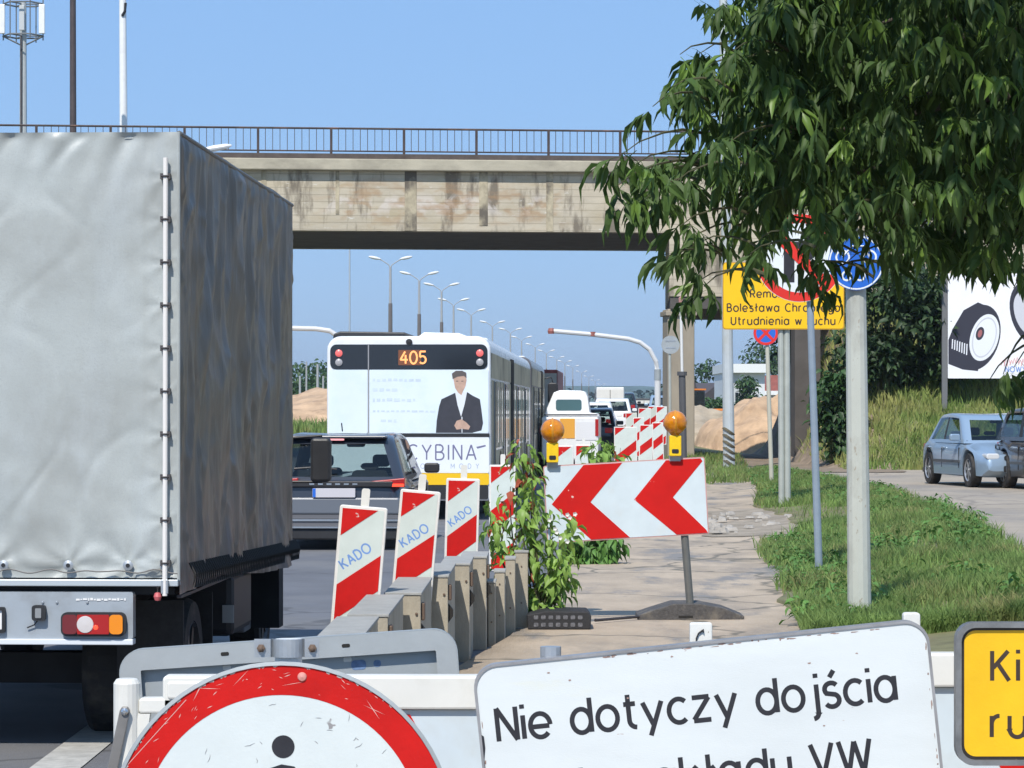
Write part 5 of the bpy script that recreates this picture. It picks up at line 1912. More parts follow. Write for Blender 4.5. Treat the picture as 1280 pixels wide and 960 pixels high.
arcp = [(.01 + .038 * math.cos(a), .075 + .038 * math.sin(a)) for a in np.linspace(-PI, 0, 13)]
cp = [(-.068, .055), (-.030, .055)] + arcp[1:-1] + [(.05, .055), (.083, .055)]
zlo, zhi = Zp(824, D0), Zp(801, D0)
vs = [(x, y - .004, zlo) for x, y in cp] + [(x, y - .004, zhi) for x, y in cp] + [(x, y, zlo) for x, y in cp] + [(x, y, zhi) for x, y in cp]
n_ = len(cp)
fs = []
for k in range(n_ - 1):
    fs += [(k, k + 1, n_ + k + 1, n_ + k), (2 * n_ + k + 1, 2 * n_ + k, 3 * n_ + k, 3 * n_ + k + 1), (n_ + k, n_ + k + 1, 3 * n_ + k + 1, 3 * n_ + k), (k + 1, k, 2 * n_ + k, 2 * n_ + k + 1)]
cl_.add(vs, fs)
CLMP = cl_.build('clamp', galv, RS)
for xx in (-.052, .068):
    MB().lathe([(.010, 0), (.010, .006), (.005, .007), (.005, .014), (.001, .015)], 6, Matrix.Translation((xx, .0505, (zlo + zhi) / 2)) @ Matrix.Rotation(PI / 2, 4, 'X')).build('bolt', bolt_m, CLMP)

# white supplementary plate
D1 = 6.35
pm = F / D1
WP = thing('text_plate', 'large tilted white plate lettered in black Nie dotyczy dojścia do zakładu VW', 'sign', (X(875, D1), D1, 0))
TLx, TLz = X(589.5, D1) - WP.location.x, Zp(832.5, D1)
aW = math.radians(6.0)
TP = Matrix.Translation((TLx, 0, TLz)) @ Matrix.Rotation(-aW, 4, 'Y')
Wd, Hd = 572 / pm, .42
bk = ring_prism(MB(), rrect(0, Wd, -Hd, 0, .055, 8), rrect(.006, Wd - .006, -Hd + .006, -.006, .050, 8), -.010, .03, TP).build('rim', M('rim_grey', (.34, .34, .35), .45, .4, var=.2, vscale=14), WP)
MB().prism(rrect(.0062, Wd - .0062, -Hd + .0062, -.0062, .05, 8), -.0065, .0, TP).build('white_face', M('plate_face', (.64, .68, .685), .4, var=.06, vscale=3, dirt=(.68, .68, .52), dscale=2.2, dlim=(.58, .74), stretch=(.6, 1, 2.4), speck=(.40, .30, .26), sscale=26, slim=(.745, .76), bump=.08, bscale=240), WP)
xh = 29.5 / pm
t1 = 'Nie dotyczy dojścia'
letters(t1, 21.5 / pm, -97 / pm, xh, -.0068, black_print, WP, sw=.205, sp=fit_sp(t1, xh, 506 / pm, .205), T=TP)
t2 = 'do zakładu VW'
sp2 = fit_sp(t1, xh, 506 / pm, .205)
letters(t2, 487 / pm - (text_w(t2, sp2) + .205) * xh, -183 / pm, xh, -.0068, black_print, WP, sw=.205, sp=sp2, T=TP)
# chipped edges
mb = MB()
for k in range(60):
    side = random.choice('ttttrrl')
    L_ = random.uniform(.002, .012)
    if side == 't':
        x, z, ax_ = random.uniform(.3, Wd - .06), -.0085 - random.uniform(0, .005), (1, 0)
    elif side == 'r':
        x, z, ax_ = Wd - .0085 - random.uniform(0, .003), -random.uniform(.06, Hd), (0, 1)
    else:
        x, z, ax_ = .0085 + random.uniform(0, .003), -random.uniform(.06, Hd), (0, 1)
    yy = -.0068 - k * .000004
    w_c = random.uniform(.0007, .0022)
    ps = []
    for q in range(6):
        a = q * PI / 3
        l1, l2 = L_ * random.uniform(.6, 1.2) * math.cos(a), w_c * random.uniform(.6, 1.3) * math.sin(a)
        ps.append((x + ax_[0] * l1 + ax_[1] * l2, yy, z + ax_[1] * l1 + ax_[0] * l2))
    mb.add(ps, [tuple(range(6))[::-1]], TP)
for px_, pz_ in ((95, -18), (250, -14), (120, -30), (420, -40), (480, -34), (190, -60), (430, -120)):
    yy = -.0071
    ps = []
    for q in range(7):
        a = q * 2 * PI / 7
        ps.append((px_ / pm + .004 * random.uniform(.5, 1.3) * math.cos(a), yy, pz_ / pm + .002 * random.uniform(.5, 1.4) * math.sin(a)))
    mb.add(ps, [tuple(range(7))[::-1]], TP)
mb.build('paint_chips', M('chip_brown', (.30, .20, .17), .8, var=.4, vscale=60), WP, kind='stuff')
tear = [(0, 0), (.006, -.004), (.009, -.03), (.007, -.055), (.011, -.09), (.004, -.085), (.002, -.04)]
MB().add([(TLx + .022 + a, -.0085, TLz - .155 + b_) for a, b_ in tear[::-1]], [tuple(range(7))]).build('peeled_edge', black_print, WP)
for xx in (.18, Wd - .16):
    MB().tube([(TLx + xx, .05, 0), (TLx + xx, .05, TLz + .04)], .024, 12).build('post', galv, WP)

# yellow plate at the right edge
D2 = 6.3
ym_ = F / D2
YP = thing('text_plate', 'yellow plate with black border and lettering Kierowanie ruchem at the bottom right edge', 'sign', (X(1194, D2), D2, 0))
yz1, yz0 = Zp(777.5, D2), Zp(956, D2)
YW = .98
ring_prism(MB(), rrect(0, YW, yz0, yz1, .04), rrect(.012, YW - .012, yz0 + .012, yz1 - .012, .032), -.016, .02).build('rim', M('rim_dark_grey', (.22, .225, .23), .45, .4, var=.3, vscale=18, dirt=(.1, .08, .06), dscale=9, dlim=(.55, .7)), YP)
MB().prism(rrect(.0122, YW - .0122, yz0 + .0122, yz1 - .0122, .031), -.004, .004).build('black_border', M('border_black', (.03, .024, .02), .5, var=.4, vscale=30, speck=(.3, .22, .12), sscale=50, slim=(.66, .7)), YP)
MB().prism(rrect(.0195, YW - .0195, yz0 + .0195, yz1 - .0185, .026), -.0055, -.0042).build('yellow_face', yellow_sheet, YP)
mb = MB()
xh2 = 26.5 / ym_
brp = M('print_brown_black', (.045, .028, .02), .5, var=.3, vscale=30)
letters('Kierowanie', 43 / ym_, Zp(850.5, D2), xh2, -.0058, brp, YP, sw=.2, sp=.42)
letters('ruchem', 42.5 / ym_, Zp(921, D2), xh2, -.0058, brp, YP, sw=.2, sp=.42)
for xx in (.2, .78):
    MB().tube([(xx, .045, 0), (xx, .045, yz1 - .02)], .024, 12).build('post', galv, YP)

# grey back of a sign
D3 = 7.5
gm = F / D3
GB = thing('sign_back', 'grey aluminium back of a flanged sign behind the round sign', 'sign', (X(360, D3), D3, 0))
TG = Matrix.Translation((X(147, D3) - GB.location.x, 0, Zp(813, D3))) @ Matrix.Rotation(-math.radians(3.9), 4, 'Y')
GW, GH = 424 / gm, .58
fl = 27 / gm
MB().prism(rrect(.003, GW - .003, -GH + .003, -.003, .06), .028, .034, TG).build('panel', grey_alu, GB)
outer, inner = rrect(0, GW, -GH, 0, .065, 8), rrect(fl, GW - fl, -GH + fl, -fl, .004, 8)
ring_prism(MB(), outer, rrect(.003, GW - .003, -GH + .003, -.003, .062, 8), 0, .0279, TG).build('flange', grey_alu, GB)
ring_prism(MB(), rrect(.0031, GW - .0031, -GH + .0031, -.0031, .062, 8), inner, .0, .003, TG).build('flange_lip', M('flange_alu', (.42, .44, .44), .45, .3, var=.08, vscale=6, bump=.04), GB)
for q in (.275, .60):
    MB().prism(rrect(q, q + .022, -.034, -.024, .004), -.0008, -.0002, TG).build('slot', M('black_gap', (.02, .018, .016), .9), GB)
    MB().prism(rrect(q, q + .022, -.075, -.062, .004), .0270, .0275, TG).build('slot', white_plastic, GB)
MB().prism(rrect(.62, .66, -.098, -.072, .01), .0272, .0276, TG).build('blue_stain', M('blue_stain', (.13, .2, .33), .6, var=.4, vscale=40), GB)
MB().prism(rrect(.68, .70, -.094, -.075, .008), .0272, .0276, TG).build('blue_stain', M('blue_stain', (.13, .2, .33)), GB)
for xx in (.2, .72):
    MB().tube([(X(147, D3) - GB.location.x + xx, .07, 0), (X(147, D3) - GB.location.x + xx, .07, Zp(830, D3))], .024, 10).build('post', galv, GB)


# white plastic barrier boards
def barrier(name, label, D, px0, px1, ptop, red=True, phase=.55):
    z1 = Zp(ptop, D)
    x0, x1 = X(px0, D), X(px1, D)
    m_ = F / D
    t = thing(name, label, 'barrier', ((x0 + x1) / 2, D, 0))
    ox = t.location.x
    x0 -= ox
    x1 -= ox
    MB().prism(rrect(x0, x1, z1 - 42 / m_, z1, .012), -.03, .03).build('top_rail', white_plastic, t, bevel=.006)
    bd = MB().box(x0 + .06, x1 - .002, -.012, .012, z1 - 43 / m_ - .25, z1 - 43 / m_ - .001).build('board', M('barrier_board', (.58, .66, .71), .42, var=.05, vscale=5, dirt=(.5, .52, .5), dscale=4, dlim=(.5, .85)), t)
    xx = x0 + phase
    za, zb2 = z1 - 43 / m_ - .248, z1 - 43 / m_ - .012
    k = 0
    while xx < x1 and red:
        p = clip_rect([(xx, za), (xx + .20, za), (xx + .20 - .13, zb2), (xx - .13, zb2)], x0 + .065, x1 - .01, za, zb2)
        if len(p) > 2:
            MB().prism(p, -.0145, -.0122).build('red_stripe', red_sheet, bd)
        xx += .52
    MB().box(x0, x1, -.03, .03, z1 - 43 / m_ - .32, z1 - 43 / m_ - .252).build('lower_rail', white_plastic, t, bevel=.01)
    for x in (x0 + .035, x1 - .035):
        MB().tube([(x, .0, 0), (x, .0, z1 - .085)], .033, 14).build('leg', white_plastic, t)
        MB().prism([(x - .12, 0), (x + .12, 0), (x + .11, .1), (x - .11, .1)], -.38, .38).build('foot', grey_rubber, t, bevel=.01)
    return t, x0, x1, z1


B1, bx0, bx1, bz1 = barrier('plastic_barrier', 'white plastic barrier with striped board behind the round sign', 7.05, 205, 1000, 843.5)
ox = B1.location.x
MB().prism(rrect(X(172, 7.0) - ox, X(240, 7.0) - ox, Zp(893, 7.0), Zp(874, 7.0), .008), -.03, .02).build('connector', white_plastic, B1, bevel=.005)
MB().prism(rrect(X(208, 7.0) - ox, X(262, 7.0) - ox, Zp(875, 7.0), Zp(853, 7.0), .008), -.035, .02).build('connector', white_plastic, B1, bevel=.005)
MB().tube([(X(156, 7.0) - ox, -.01, 0), (X(156, 7.0) - ox, -.01, Zp(856, 7)), (X(156, 7.0) - ox, -.01, Zp(850, 7))], [.034, .034, .026], 18).build('end_post', white_plastic, B1, bevel=.003)
MB().prism([(X(171, 7) - ox, Zp(893.5, 7)), (X(186, 7) - ox, Zp(893.5, 7)), (X(170, 7) - ox, Zp(1010, 7)), (X(158, 7) - ox, Zp(1010, 7))][::-1], -.028, .0).build('brace', white_plastic, B1)
st = MB().prism([(X(126, 7) - ox, Zp(1000, 7)), (X(139, 7) - ox, Zp(1000, 7)), (X(163, 7) - ox, Zp(888, 7)), (X(160, 7) - ox, Zp(883, 7)), (X(153, 7) - ox, Zp(883, 7)), (X(150, 7) - ox, Zp(888, 7))], -.058, -.05).build('strap', M('dull_strap', (.23, .22, .21), .5, .4, var=.15, vscale=12), B1, bevel=.002)
MB().lathe([(.010, 0), (.009, .006), (.004, .010), (.001, .010)], 14, Matrix.Translation((X(156.5, 7) - ox, -.0582, Zp(889, 7))) @ Matrix.Rotation(PI / 2, 4, 'X')).build('bolt', chrome, st)
B2, *_ = barrier('plastic_barrier', 'white plastic barrier with striped board between the white and yellow plates', 6.9, 1010, 1560, 815.5, phase=.50)
CT = thing('cable_tag', 'small white tag with a curved black cable above the white plate', 'tag', (X(876, 6.5), 6.5, 0))
MB().prism(rrect(-14 / 538, 14 / 538, Zp(812, 6.5), Zp(778, 6.5), .006), -.01, .01).build('tag', white_plastic, CT, bevel=.003)
MB().tube([(-.012, -.014, Zp(812, 6.5)), (-.011, -.014, Zp(797, 6.5)), (-.006, -.014, Zp(791, 6.5)), (.002, -.014, Zp(788, 6.5)), (.006, -.014, Zp(788, 6.5))], [.0018, .0018, .0018, .0022, .005], 8).build('cable', black_rubber, CT)
MB().tube([(0, .02, 0), (0, .02, Zp(800, 6.5))], .015, 8).build('stake', white_plastic, CT)
WT = thing('plastic_post', 'white post cap sticking out behind the top right corner of the white plate', 'post', (X(1140, 6.6), 6.6, 0))
MB().prism(rrect(-.02, .02, 0, Zp(766, 6.6), .008), 0, .03).build('post', white_plastic, WT, bevel=.003)


# ------------------------------------------------------------------ poles and signs on the right
def pole(name, label, px0, py0, px1, py1, D, r0, r1, mat, cat='pole', n=14, zoff=0, part='pole_shaft'):
    """pole from the ground pixel (px0, py0 only for x) up to (px1, py1)"""
    x0 = X(px0, D)
    g = ground(x0, D)
    t = thing(name, label, cat, (x0, D, g))
    top = Zp(py1, D) - g
    MB().tube([(0, 0, -.1), (X(px1, D) - x0, 0, top)], [r0, r1], n).build(part, mat, t)
    return t, top


LP, _ = pole('lamp_post', 'thick pale grey post in the verge carrying a blue round sign under the branches', 1075, 775, 1069, 292, 20.9, .091, .074, conc_pole)
g = LP.location.z
zs = Zp(328, 20.8) - g
xs_ = X(1070, 20.8) - LP.location.x
sg = MB().lathe([(.001, 0), (.207, 0), (.207, .01), (.001, .01)], 40, Matrix.Translation((xs_, -.095, zs)) @ Matrix.Rotation(PI / 2, 4, 'X')).build('blue_sign', blue_sheet, LP)
MB().disc(xs_, zs, .203, -.1062, 40, r2=.192).build('white_rim', white_sheet, sg)
mb = MB()
for a, b_, r_ in ((-.10, .04, .055), (.10, .04, .055), (-.07, -.1, .04), (.03, -.1, .04)):
    mb.disc(xs_ + a, zs + b_, r_, -.1064, 20, r2=r_ - .014)
mb.tube([(xs_ - .1, -.108, zs + .04), (xs_ - .03, -.108, zs + .12), (xs_ + .06, -.108, zs + .12), (xs_ + .1, -.108, zs + .04)], .007, 4)
mb.build('cycle_symbol', white_sheet, sg)
mb = MB()
for zz in (.06, -.06):
    mb.lathe([(.09, -.012), (.092, 0), (.09, .012)], 16, Matrix.Translation((xs_ * .97, 0, zs + zz)))
mb.build('clamp', galv, LP)

NT, top = pole('road_sign', 'round no right turn sign on a thin leaning blue grey pole among leaves', 1025, 712, 1010, 300, 26.4, .037, .032, steel_pole, 'road sign')
g = NT.location.z
cxn, czn = X(1000, 26.3) - NT.location.x, Zp(322, 26.3) - g
fc = MB().lathe([(.001, 0), (.416, 0), (.416, .014), (.001, .014)], 56, Matrix.Translation((cxn, -.06, czn)) @ Matrix.Rotation(PI / 2, 4, 'X')).build('sign_face', white_sheet, NT)
MB().disc(cxn, czn, .412, -.0755, 56, r2=.328).build('red_ring', M('ring_red', (.68, .03, .02), .4, var=.08), fc)
MB().prism([(cxn - .15, czn - .23), (cxn - .05, czn - .23), (cxn - .05, czn + .05), (cxn + .08, czn + .05), (cxn + .08, czn - .04), (cxn + .24, czn + .10), (cxn + .08, czn + .21), (cxn + .08, czn + .15), (cxn - .15, czn + .15)], -.0775, -.075).build('turn_arrow', black_print, fc)
q = .23
MB().prism([(cxn - q - .035, czn + q - .035), (cxn + q - .035, czn - q - .035), (cxn + q + .035, czn - q + .035), (cxn - q + .035, czn + q + .035)], -.0805, -.078).build('red_slash', M('ring_red', (.68, .03, .02)), fc)

DY = 45.0
YS = thing('roadworks_sign', 'yellow roadworks information board Remont Bolesława Chrobrego on twin grey posts', 'road sign', (X(981, DY), DY, ground(X(981, DY), DY)))
g = YS.location.z
sx = YS.location.x


def yx(px):
    return X(px, DY) - sx


def yz(py):
    return Zp(py, DY) - g


bd = MB().prism(rrect(yx(903), yx(1055), yz(412), yz(328), .05), -.04, -.015).build('board', M('rim_orange', (.5, .27, .02), .5), YS)
MB().prism(rrect(yx(904.2), yx(1053.8), yz(410.8), yz(329.2), .045), -.044, -.0402).build('yellow_face', M('board_yellow', (.86, .50, .004), .4, var=.04), bd)
mb = MB()
for tx, a, b_, base in (('Remont ulicy', 937, 1019, 372), ('Bolesława Chrobrego', 908, 1050, 389.5), ('Utrudnienia w ruchu', 913, 1044, 406)):
    hh = 6.9 / F * DY
    letters(tx, yx(a), yz(base), hh, -.0443, brp, bd, sw=.24, sp=fit_sp(tx, hh, (b_ - a) / F * DY, .24))
for px in (977.5, 985):
    MB().tube([(yx(px), .05, -.1), (yx(px - 1.5), .05, yz(332))], .05, 12).build('post', M('post_pale', (.42, .44, .40), .5, .2, var=.1, vscale=4), YS)

NS, top = pole('road_sign', 'small round blue and red no stopping sign on a thin pole below the yellow board', 965, 605, 958, 400, 56, .046, .04, M('post_beige', (.46, .45, .37), .6, var=.08), 'road sign')
g = NS.location.z
cxn, czn = X(957.5, 55.9) - NS.location.x, Zp(416, 55.9) - g
fc = MB().lathe([(.001, 0), (.25, 0), (.25, .012), (.001, .012)], 32, Matrix.Translation((cxn, -.055, czn)) @ Matrix.Rotation(PI / 2, 4, 'X')).build('sign_face', blue_sheet, NS)
MB().disc(cxn, czn, .247, -.0685, 32, r2=.195).build('red_ring', M('ring_red', (.68, .03, .02)), fc)
for s_ in (1, -1):
    MB().prism([(cxn - .14 - .02, czn + s_ * (.14) - .02 * s_), (cxn + .14 - .02, czn - s_ * .14 - .02 * s_), (cxn + .14 + .02, czn - s_ * .14 + .02 * s_), (cxn - .14 + .02, czn + s_ * .14 + .02 * s_)][::(1 if s_ > 0 else -1)], -.0705 - .001 * s_, -.0686).build('red_cross', M('ring_red', (.68, .03, .02)), fc)

TL, top = pole('lamp_post', 'tall slim pale post with hazard stripes at its foot, rising past the bridge', 911.5, 592, 903.5, -40, 70, .15, .095, M('pale_steel', (.50, .54, .55), .5, .2, var=.06, dirt=(.40, .38, .3), dscale=.6, dlim=(.5, .7)))
for k in range(6):
    z = .25 + k * .16
    TT = Matrix.Translation((-.03 * z / 3, 0, z)) @ Matrix.Rotation(math.radians(42), 4, 'Y')
    MB().lathe([(.175, -.03), (.177, 0), (.175, .04)], 14, Matrix.Translation((-.004 * k, 0, z)) @ Matrix.Rotation(math.radians(35), 4, 'Y')).build('hazard_band', M('band_dark', (.10, .085, .05), .7, var=.3), TL)
PM, top = pole('mast', 'thin mast with white upper half and dark lower sleeve in front of the bridge pier', 855, 592, 851, 375, 70, .035, .035, M('mast_white', (.66, .66, .64), .5))
MB().tube([(0, 0, -.1), (-.05, 0, Zp(467, 70) - PM.location.z)], .085, 10).build('sleeve', M('sleeve_dark', (.08, .08, .085), .6), PM)
MB().lathe([(.12, -.05), (.12, .05)], 10, Matrix.Translation((-.05, 0, Zp(467, 70) - PM.location.z))).build('collar', M('sleeve_dark', (.08, .08, .085)), PM)
MB().lathe([(.05, 0), (.06, .15), (.001, .2)], 8, Matrix.Translation((X(851, 70) - PM.location.x, 0, top - .1))).build('cap', M('cap_red', (.4, .2, .18), .5), PM)
BS, top = pole('road_sign', 'grey back of a round sign on a thin pole in front of the bridge pier', 838, 585, 837, 420, 72, .035, .035, M('post_pale', (.42, .44, .40)), 'road sign')
MB().lathe([(.001, 0), (.235, 0), (.235, .02), (.001, .02)], 28, Matrix.Translation((0, -.04, Zp(431, 72) - BS.location.z)) @ Matrix.Rotation(PI / 2, 4, 'X')).build('sign_back', grey_alu, BS)
for zz in (-.1, .08):
    MB().box(-.13, .13, -.066, -.061, Zp(431, 72) - BS.location.z + zz, Zp(431, 72) - BS.location.z + zz + .04).build('bracket', galv, BS)

# cantilevered signal masts
for nm, lab, pts_, D, r_ in (('signal_mast', 'curved pale signal mast reaching over the road left of the pier', [(822, 560), (822, 470), (820, 452), (812, 437), (800, 428), (785, 423.5), (740, 418), (688, 413.5)], 130, .11),
                             ('signal_mast', 'curved white signal mast reaching left from behind the bus roof', [(430, 560), (430, 450), (428, 432), (422, 420), (412, 413.5), (395, 411), (350, 410)], 120, .11)):
    x0 = X(pts_[0][0], D)
    g = ground(x0, D)
    t = thing(nm, lab, 'mast', (x0, D, g))
    MB().tube([(X(a, D) - x0, 0, (Zp(b_, D) - g) if i else -.1) for i, (a, b_) in enumerate(pts_)], [r_ * 1.3] * 2 + [r_] * (len(pts_) - 2), 10).build('mast_tube', M('mast_grey', (.60, .60, .60), .5, var=.05), t)
    if D == 130:
        MB().lathe([(.16, -.3), (.16, .2)], 10, Matrix.Translation((0, 0, Zp(467, D) - g))).build('collar', grey_alu, t)
        MB().lathe([(.14, -.12), (.17, 0), (.12, .14)], 10, Matrix.Translation((X(689, D) - x0, 0, Zp(414, D) - g))).build('end_lamp', M('rust_red', (.3, .1, .08), .6), t)
        MB().lathe([(.14, -.1), (.14, .1)], 8, Matrix.Translation((X(741, D) - x0, 0, Zp(417.5, D) - g))).build('clamp_lamp', M('rust_red', (.3, .1, .08)), t)

# double headed street lamps receding into the distance
lampw = M('lamp_white', (.72, .72, .72), .4)
pole_brown = M('lamp_pole_brown', (.14, .125, .12), .7, var=.15, vscale=.5)
heads = [(488, 322), (524, 341), (552, 355), (567, 374), (589, 387), (615.5, 402), (638, 411), (652, 421), (669, 430), (683, 438), (696, 446), (706, 451), (716, 457), (727, 464), (736, 470), (744, 475), (752, 480), (759, 485)]
for i, (px, py) in enumerate(heads):
    D = 9.3 * F / (515 - py)
    x0 = X(px, D)
    g = ground(x0, D)
    t = thing('street_lamp', 'double armed street lamp, number %s of the row counting from the nearest' % ['one', 'two', 'three', 'four', 'five', 'six', 'seven', 'eight', 'nine', 'ten', 'eleven', 'twelve', 'thirteen', 'fourteen', 'fifteen', 'sixteen', 'seventeen', 'eighteen'][i], 'street lamp', (x0, D, g), group='double street lamps behind the bus')
    zt = CAMZ + 9.3 - g
    MB().tube([(0, 0, -.2), (0, 0, zt * .72)], [.15, .12], 8).build('lower_shaft', pole_brown, t)
    MB().tube([(0, 0, zt * .72), (0, 0, zt - .55)], [.085, .07], 8).build('upper_shaft', M('shaft_grey', (.34, .35, .36), .6), t)
    for s_ in (1, -1):
        a = MB().tube([(0, 0, zt - .6), (s_ * .12, 0, zt - .42), (s_ * .45, 0, zt - .2), (s_ * .62, 0, zt - .12)], .035, 6).build('arm', M('shaft_grey', (.34, .35, .36)), t)
        MB().lathe([(.02, -.38), (.10, -.3), (.16, -.05), (.15, .2), (.08, .38), (.01, .42)], 10, Matrix.Translation((s_ * .92, 0, zt - .02)) @ Matrix.Rotation(s_ * math.radians(78), 4, 'Y') @ Matrix.Scale(.6, 4, (1, 0, 0))).build('lamp_head', lampw, a)
# single lamp behind the truck
SL = thing('street_lamp', 'single street lamp head peeking over the truck roof in front of the bridge', 'street lamp', (X(228, 55), 55, ground(-6.5, 55)))
zt = Zp(187, 55) - SL.location.z
MB().tube([(0, 0, -.2), (0, 0, zt - .6), (.1, 0, zt - .2), (.5, 0, zt - .03)], [.1, .08, .05, .04], 10).build('shaft', M('shaft_grey', (.34, .35, .36)), SL)
MB().lathe([(.02, -.30), (.08, -.25), (.11, -.05), (.09, .2), (.03, .3), (.01, .31)], 12, Matrix.Translation((.67, 0, zt + .03)) @ Matrix.Rotation(math.radians(80), 4, 'Y') @ Matrix.Scale(.6, 4, (1, 0, 0))).build('lamp_head', lampw, SL)

# masts behind the bridge on the left
CM = thing('antenna_mast', 'telecom mast with white panel antennas at the top left corner', 'mast', (X(29, 190), 190, ground(-33, 190)))
g = CM.location.z
zb, zt = Zp(45, 190) - g, Zp(5, 190) - g
MB().tube([(0, 0, -.3), (0, 0, zt + .1)], [.32, .22], 10).build('shaft', M('mast_grey2', (.44, .46, .46), .6, var=.1), CM)
MB().box(-.14, -.02, -.36, -.30, 1, zb).build('cable_ladder', dark_metal, CM)
mb = MB()
for z in (zb, zt):
    mb.tube([(1.35 * math.cos(a), 1.35 * math.sin(a), z) for a in np.linspace(0, 2 * PI, 7)], .06, 5)
    for a in np.linspace(0, 2 * PI, 4)[:3]:
        mb.tube([(0, 0, z), (1.35 * math.cos(a), 1.35 * math.sin(a), z)], .05, 5)
for a in np.linspace(0, 2 * PI, 7)[:6]:
    mb.tube([(1.35 * math.cos(a), 1.35 * math.sin(a), zb - .3), (1.35 * math.cos(a), 1.35 * math.sin(a), zt + .3)], .045, 5)
mb.tube([(-1.4, 0, zb), (0, 0, zb - .7), (1.4, 0, zb)], .06, 5)
mb.build('platform_frame', M('frame_dark', (.13, .14, .15), .6), CM)
for a in (-1.35, 1.35):
    MB().box(a - .2, a + .2, -.6, -.35, zb + .1, zt - .1).build('antenna_panel', white_paint, CM, bevel=.03)
MB().box(-.15, .2, -.75, -.5, zb + .3, zt - .2).build('antenna_panel', M('panel_grey', (.5, .52, .53), .5), CM, bevel=.03)
pole('mast', 'dark brown mast rising behind the bridge above the truck', 92, 560, 91, -60, 110, .16, .115, M('mast_dark', (.065, .05, .05), .7, var=.2))
WM, top = pole('mast', 'white tubular mast with a black bracket near the top of the picture', 157, 560, 153, -60, 115, .2, .14, white_paint)
z = Zp(12, 115) - WM.location.z
MB().tube([(-.12, -.15, z - .28), (0, -.18, z - .1), (.02, -.15, z + .25)], .06, 6).build('bracket', black_plastic, WM)
pole('mast', 'very thin distant mast left of the first double street lamp', 437, 520, 437, 290, 420, .16, .12, M('thin_mast', (.35, .4, .46), .6))
for px, py, D in ((397, 455, 150), (375, 470, 170), (383, 452, 210), (404, 470, 190)):
    pole('pole', {397: 'pale pole on the sandy bank nearest to the left side of the bus', 375: 'short pole beside the truck edge on the sandy bank', 383: 'thin pole between two others left of the bus', 404: 'faint pole right beside the bus corner'}[px], px, 560, px, py, D, .09, .06, M('shaft_grey', (.34, .35, .36)))

# ------------------------------------------------------------------ billboard
DB = 73.0
BB = thing('billboard', 'white billboard with a large car tyre advertisement on a grey post at the right edge', 'billboard', (X(1181, DB), DB, ground(X(1181, DB), DB)))
g, sx = BB.location.z, BB.location.x


def qx(px):
    return X(px, DB) - sx


def qz(py):
    return Zp(py, DB) - g


for px in (1181, 1300):
    MB().box(qx(px) - .07, qx(px) + .07, 0, .14, -1.0, qz(325)).build('post', M('post_dark_grey', (.14, .145, .15), .6), BB)
pn = MB().prism(rrect(qx(1184.5), qx(1312), qz(473), qz(342), .02), -.06, -.002).build('panel', M('billboard_white', (.80, .80, .82), .5, var=.03), BB)


def ell(cx, cz, rx, rz, tilt, n=36):
    out = []
    for k in range(n):
        a = 2 * PI * k / n
        x, z = rx * math.cos(a), rz * math.sin(a)
        out.append((qx(cx + x * math.cos(tilt) - z * math.sin(tilt)), qz(cz - x * math.sin(tilt) - z * math.cos(tilt))))
    return out


def art(pts, y, m_, nm='printed_shape'):
    pts = clip_rect(pts, qx(1185), qx(1311), qz(472.5), qz(342.5))
    MB().sheet(pts, y).build(nm, m_, pn)


tyre_p = M('print_black', (.03, .03, .045), .5)
pw = M('print_white', (.74, .76, .80), .5)
art([(qx(1185), qz(455)), (qx(1203), qz(462)), (qx(1222), qz(464)), (qx(1236), qz(384)), (qx(1222), qz(378)), (qx(1204), qz(388)), (qx(1190), qz(412)), (qx(1185), qz(425))], -.0605, tyre_p, 'printed_tyre')
art(ell(1222, 422, 27, 42, -.28), -.061, tyre_p, 'printed_tyre')
art(ell(1230, 422, 17.5, 30, -.28), -.0615, pw, 'printed_rim')
art(ell(1230, 422, 14.5, 26, -.28), -.062, M('print_pale_grey', (.55, .56, .60), .5), 'printed_rim')
art(ell(1230, 422, 13, 24, -.28), -.0625, pw, 'printed_rim')
art(ell(1224.5, 417, 5, 8.5, -.28), -.063, tyre_p, 'printed_hub')
art(ell(1224.5, 417, 2.6, 5, -.28), -.0635, M('print_red', (.35, .12, .12), .5), 'printed_hub')
for k in range(7):
    art([(qx(1189 + k * 3), qz(436 + k * 1.3)), (qx(1190.4 + k * 3), qz(436 + k * 1.3)), (qx(1191 + k * 3), qz(424 + k)), (qx(1189.6 + k * 3), qz(424 + k))], -.0635, pw, 'printed_tread')
art(ell(1290, 392, 27, 42, .3), -.0608, tyre_p, 'printed_tyre')
art(ell(1283, 392, 15, 28, .3), -.0614, M('print_pale_grey', (.55, .56, .6)), 'printed_rim')
letters('NOWY', qx(1256), qz(465), .10, -.0642, M('print_blue', (.16, .28, .62), .5), pn, sw=.22)
mb = MB()
for k in range(8):
    mb.tube([(qx(1251 + k * 3.6), -.065, qz(456 + 2 * math.sin(k))), (qx(1253 + k * 3.6), -.065, qz(448 + 2 * math.cos(k * 2))), (qx(1255 + k * 3.6), -.065, qz(454))], .012, 4)
mb.build('red_scribble', M('print_pink', (.75, .40, .40), .5), pn, kind='stuff')

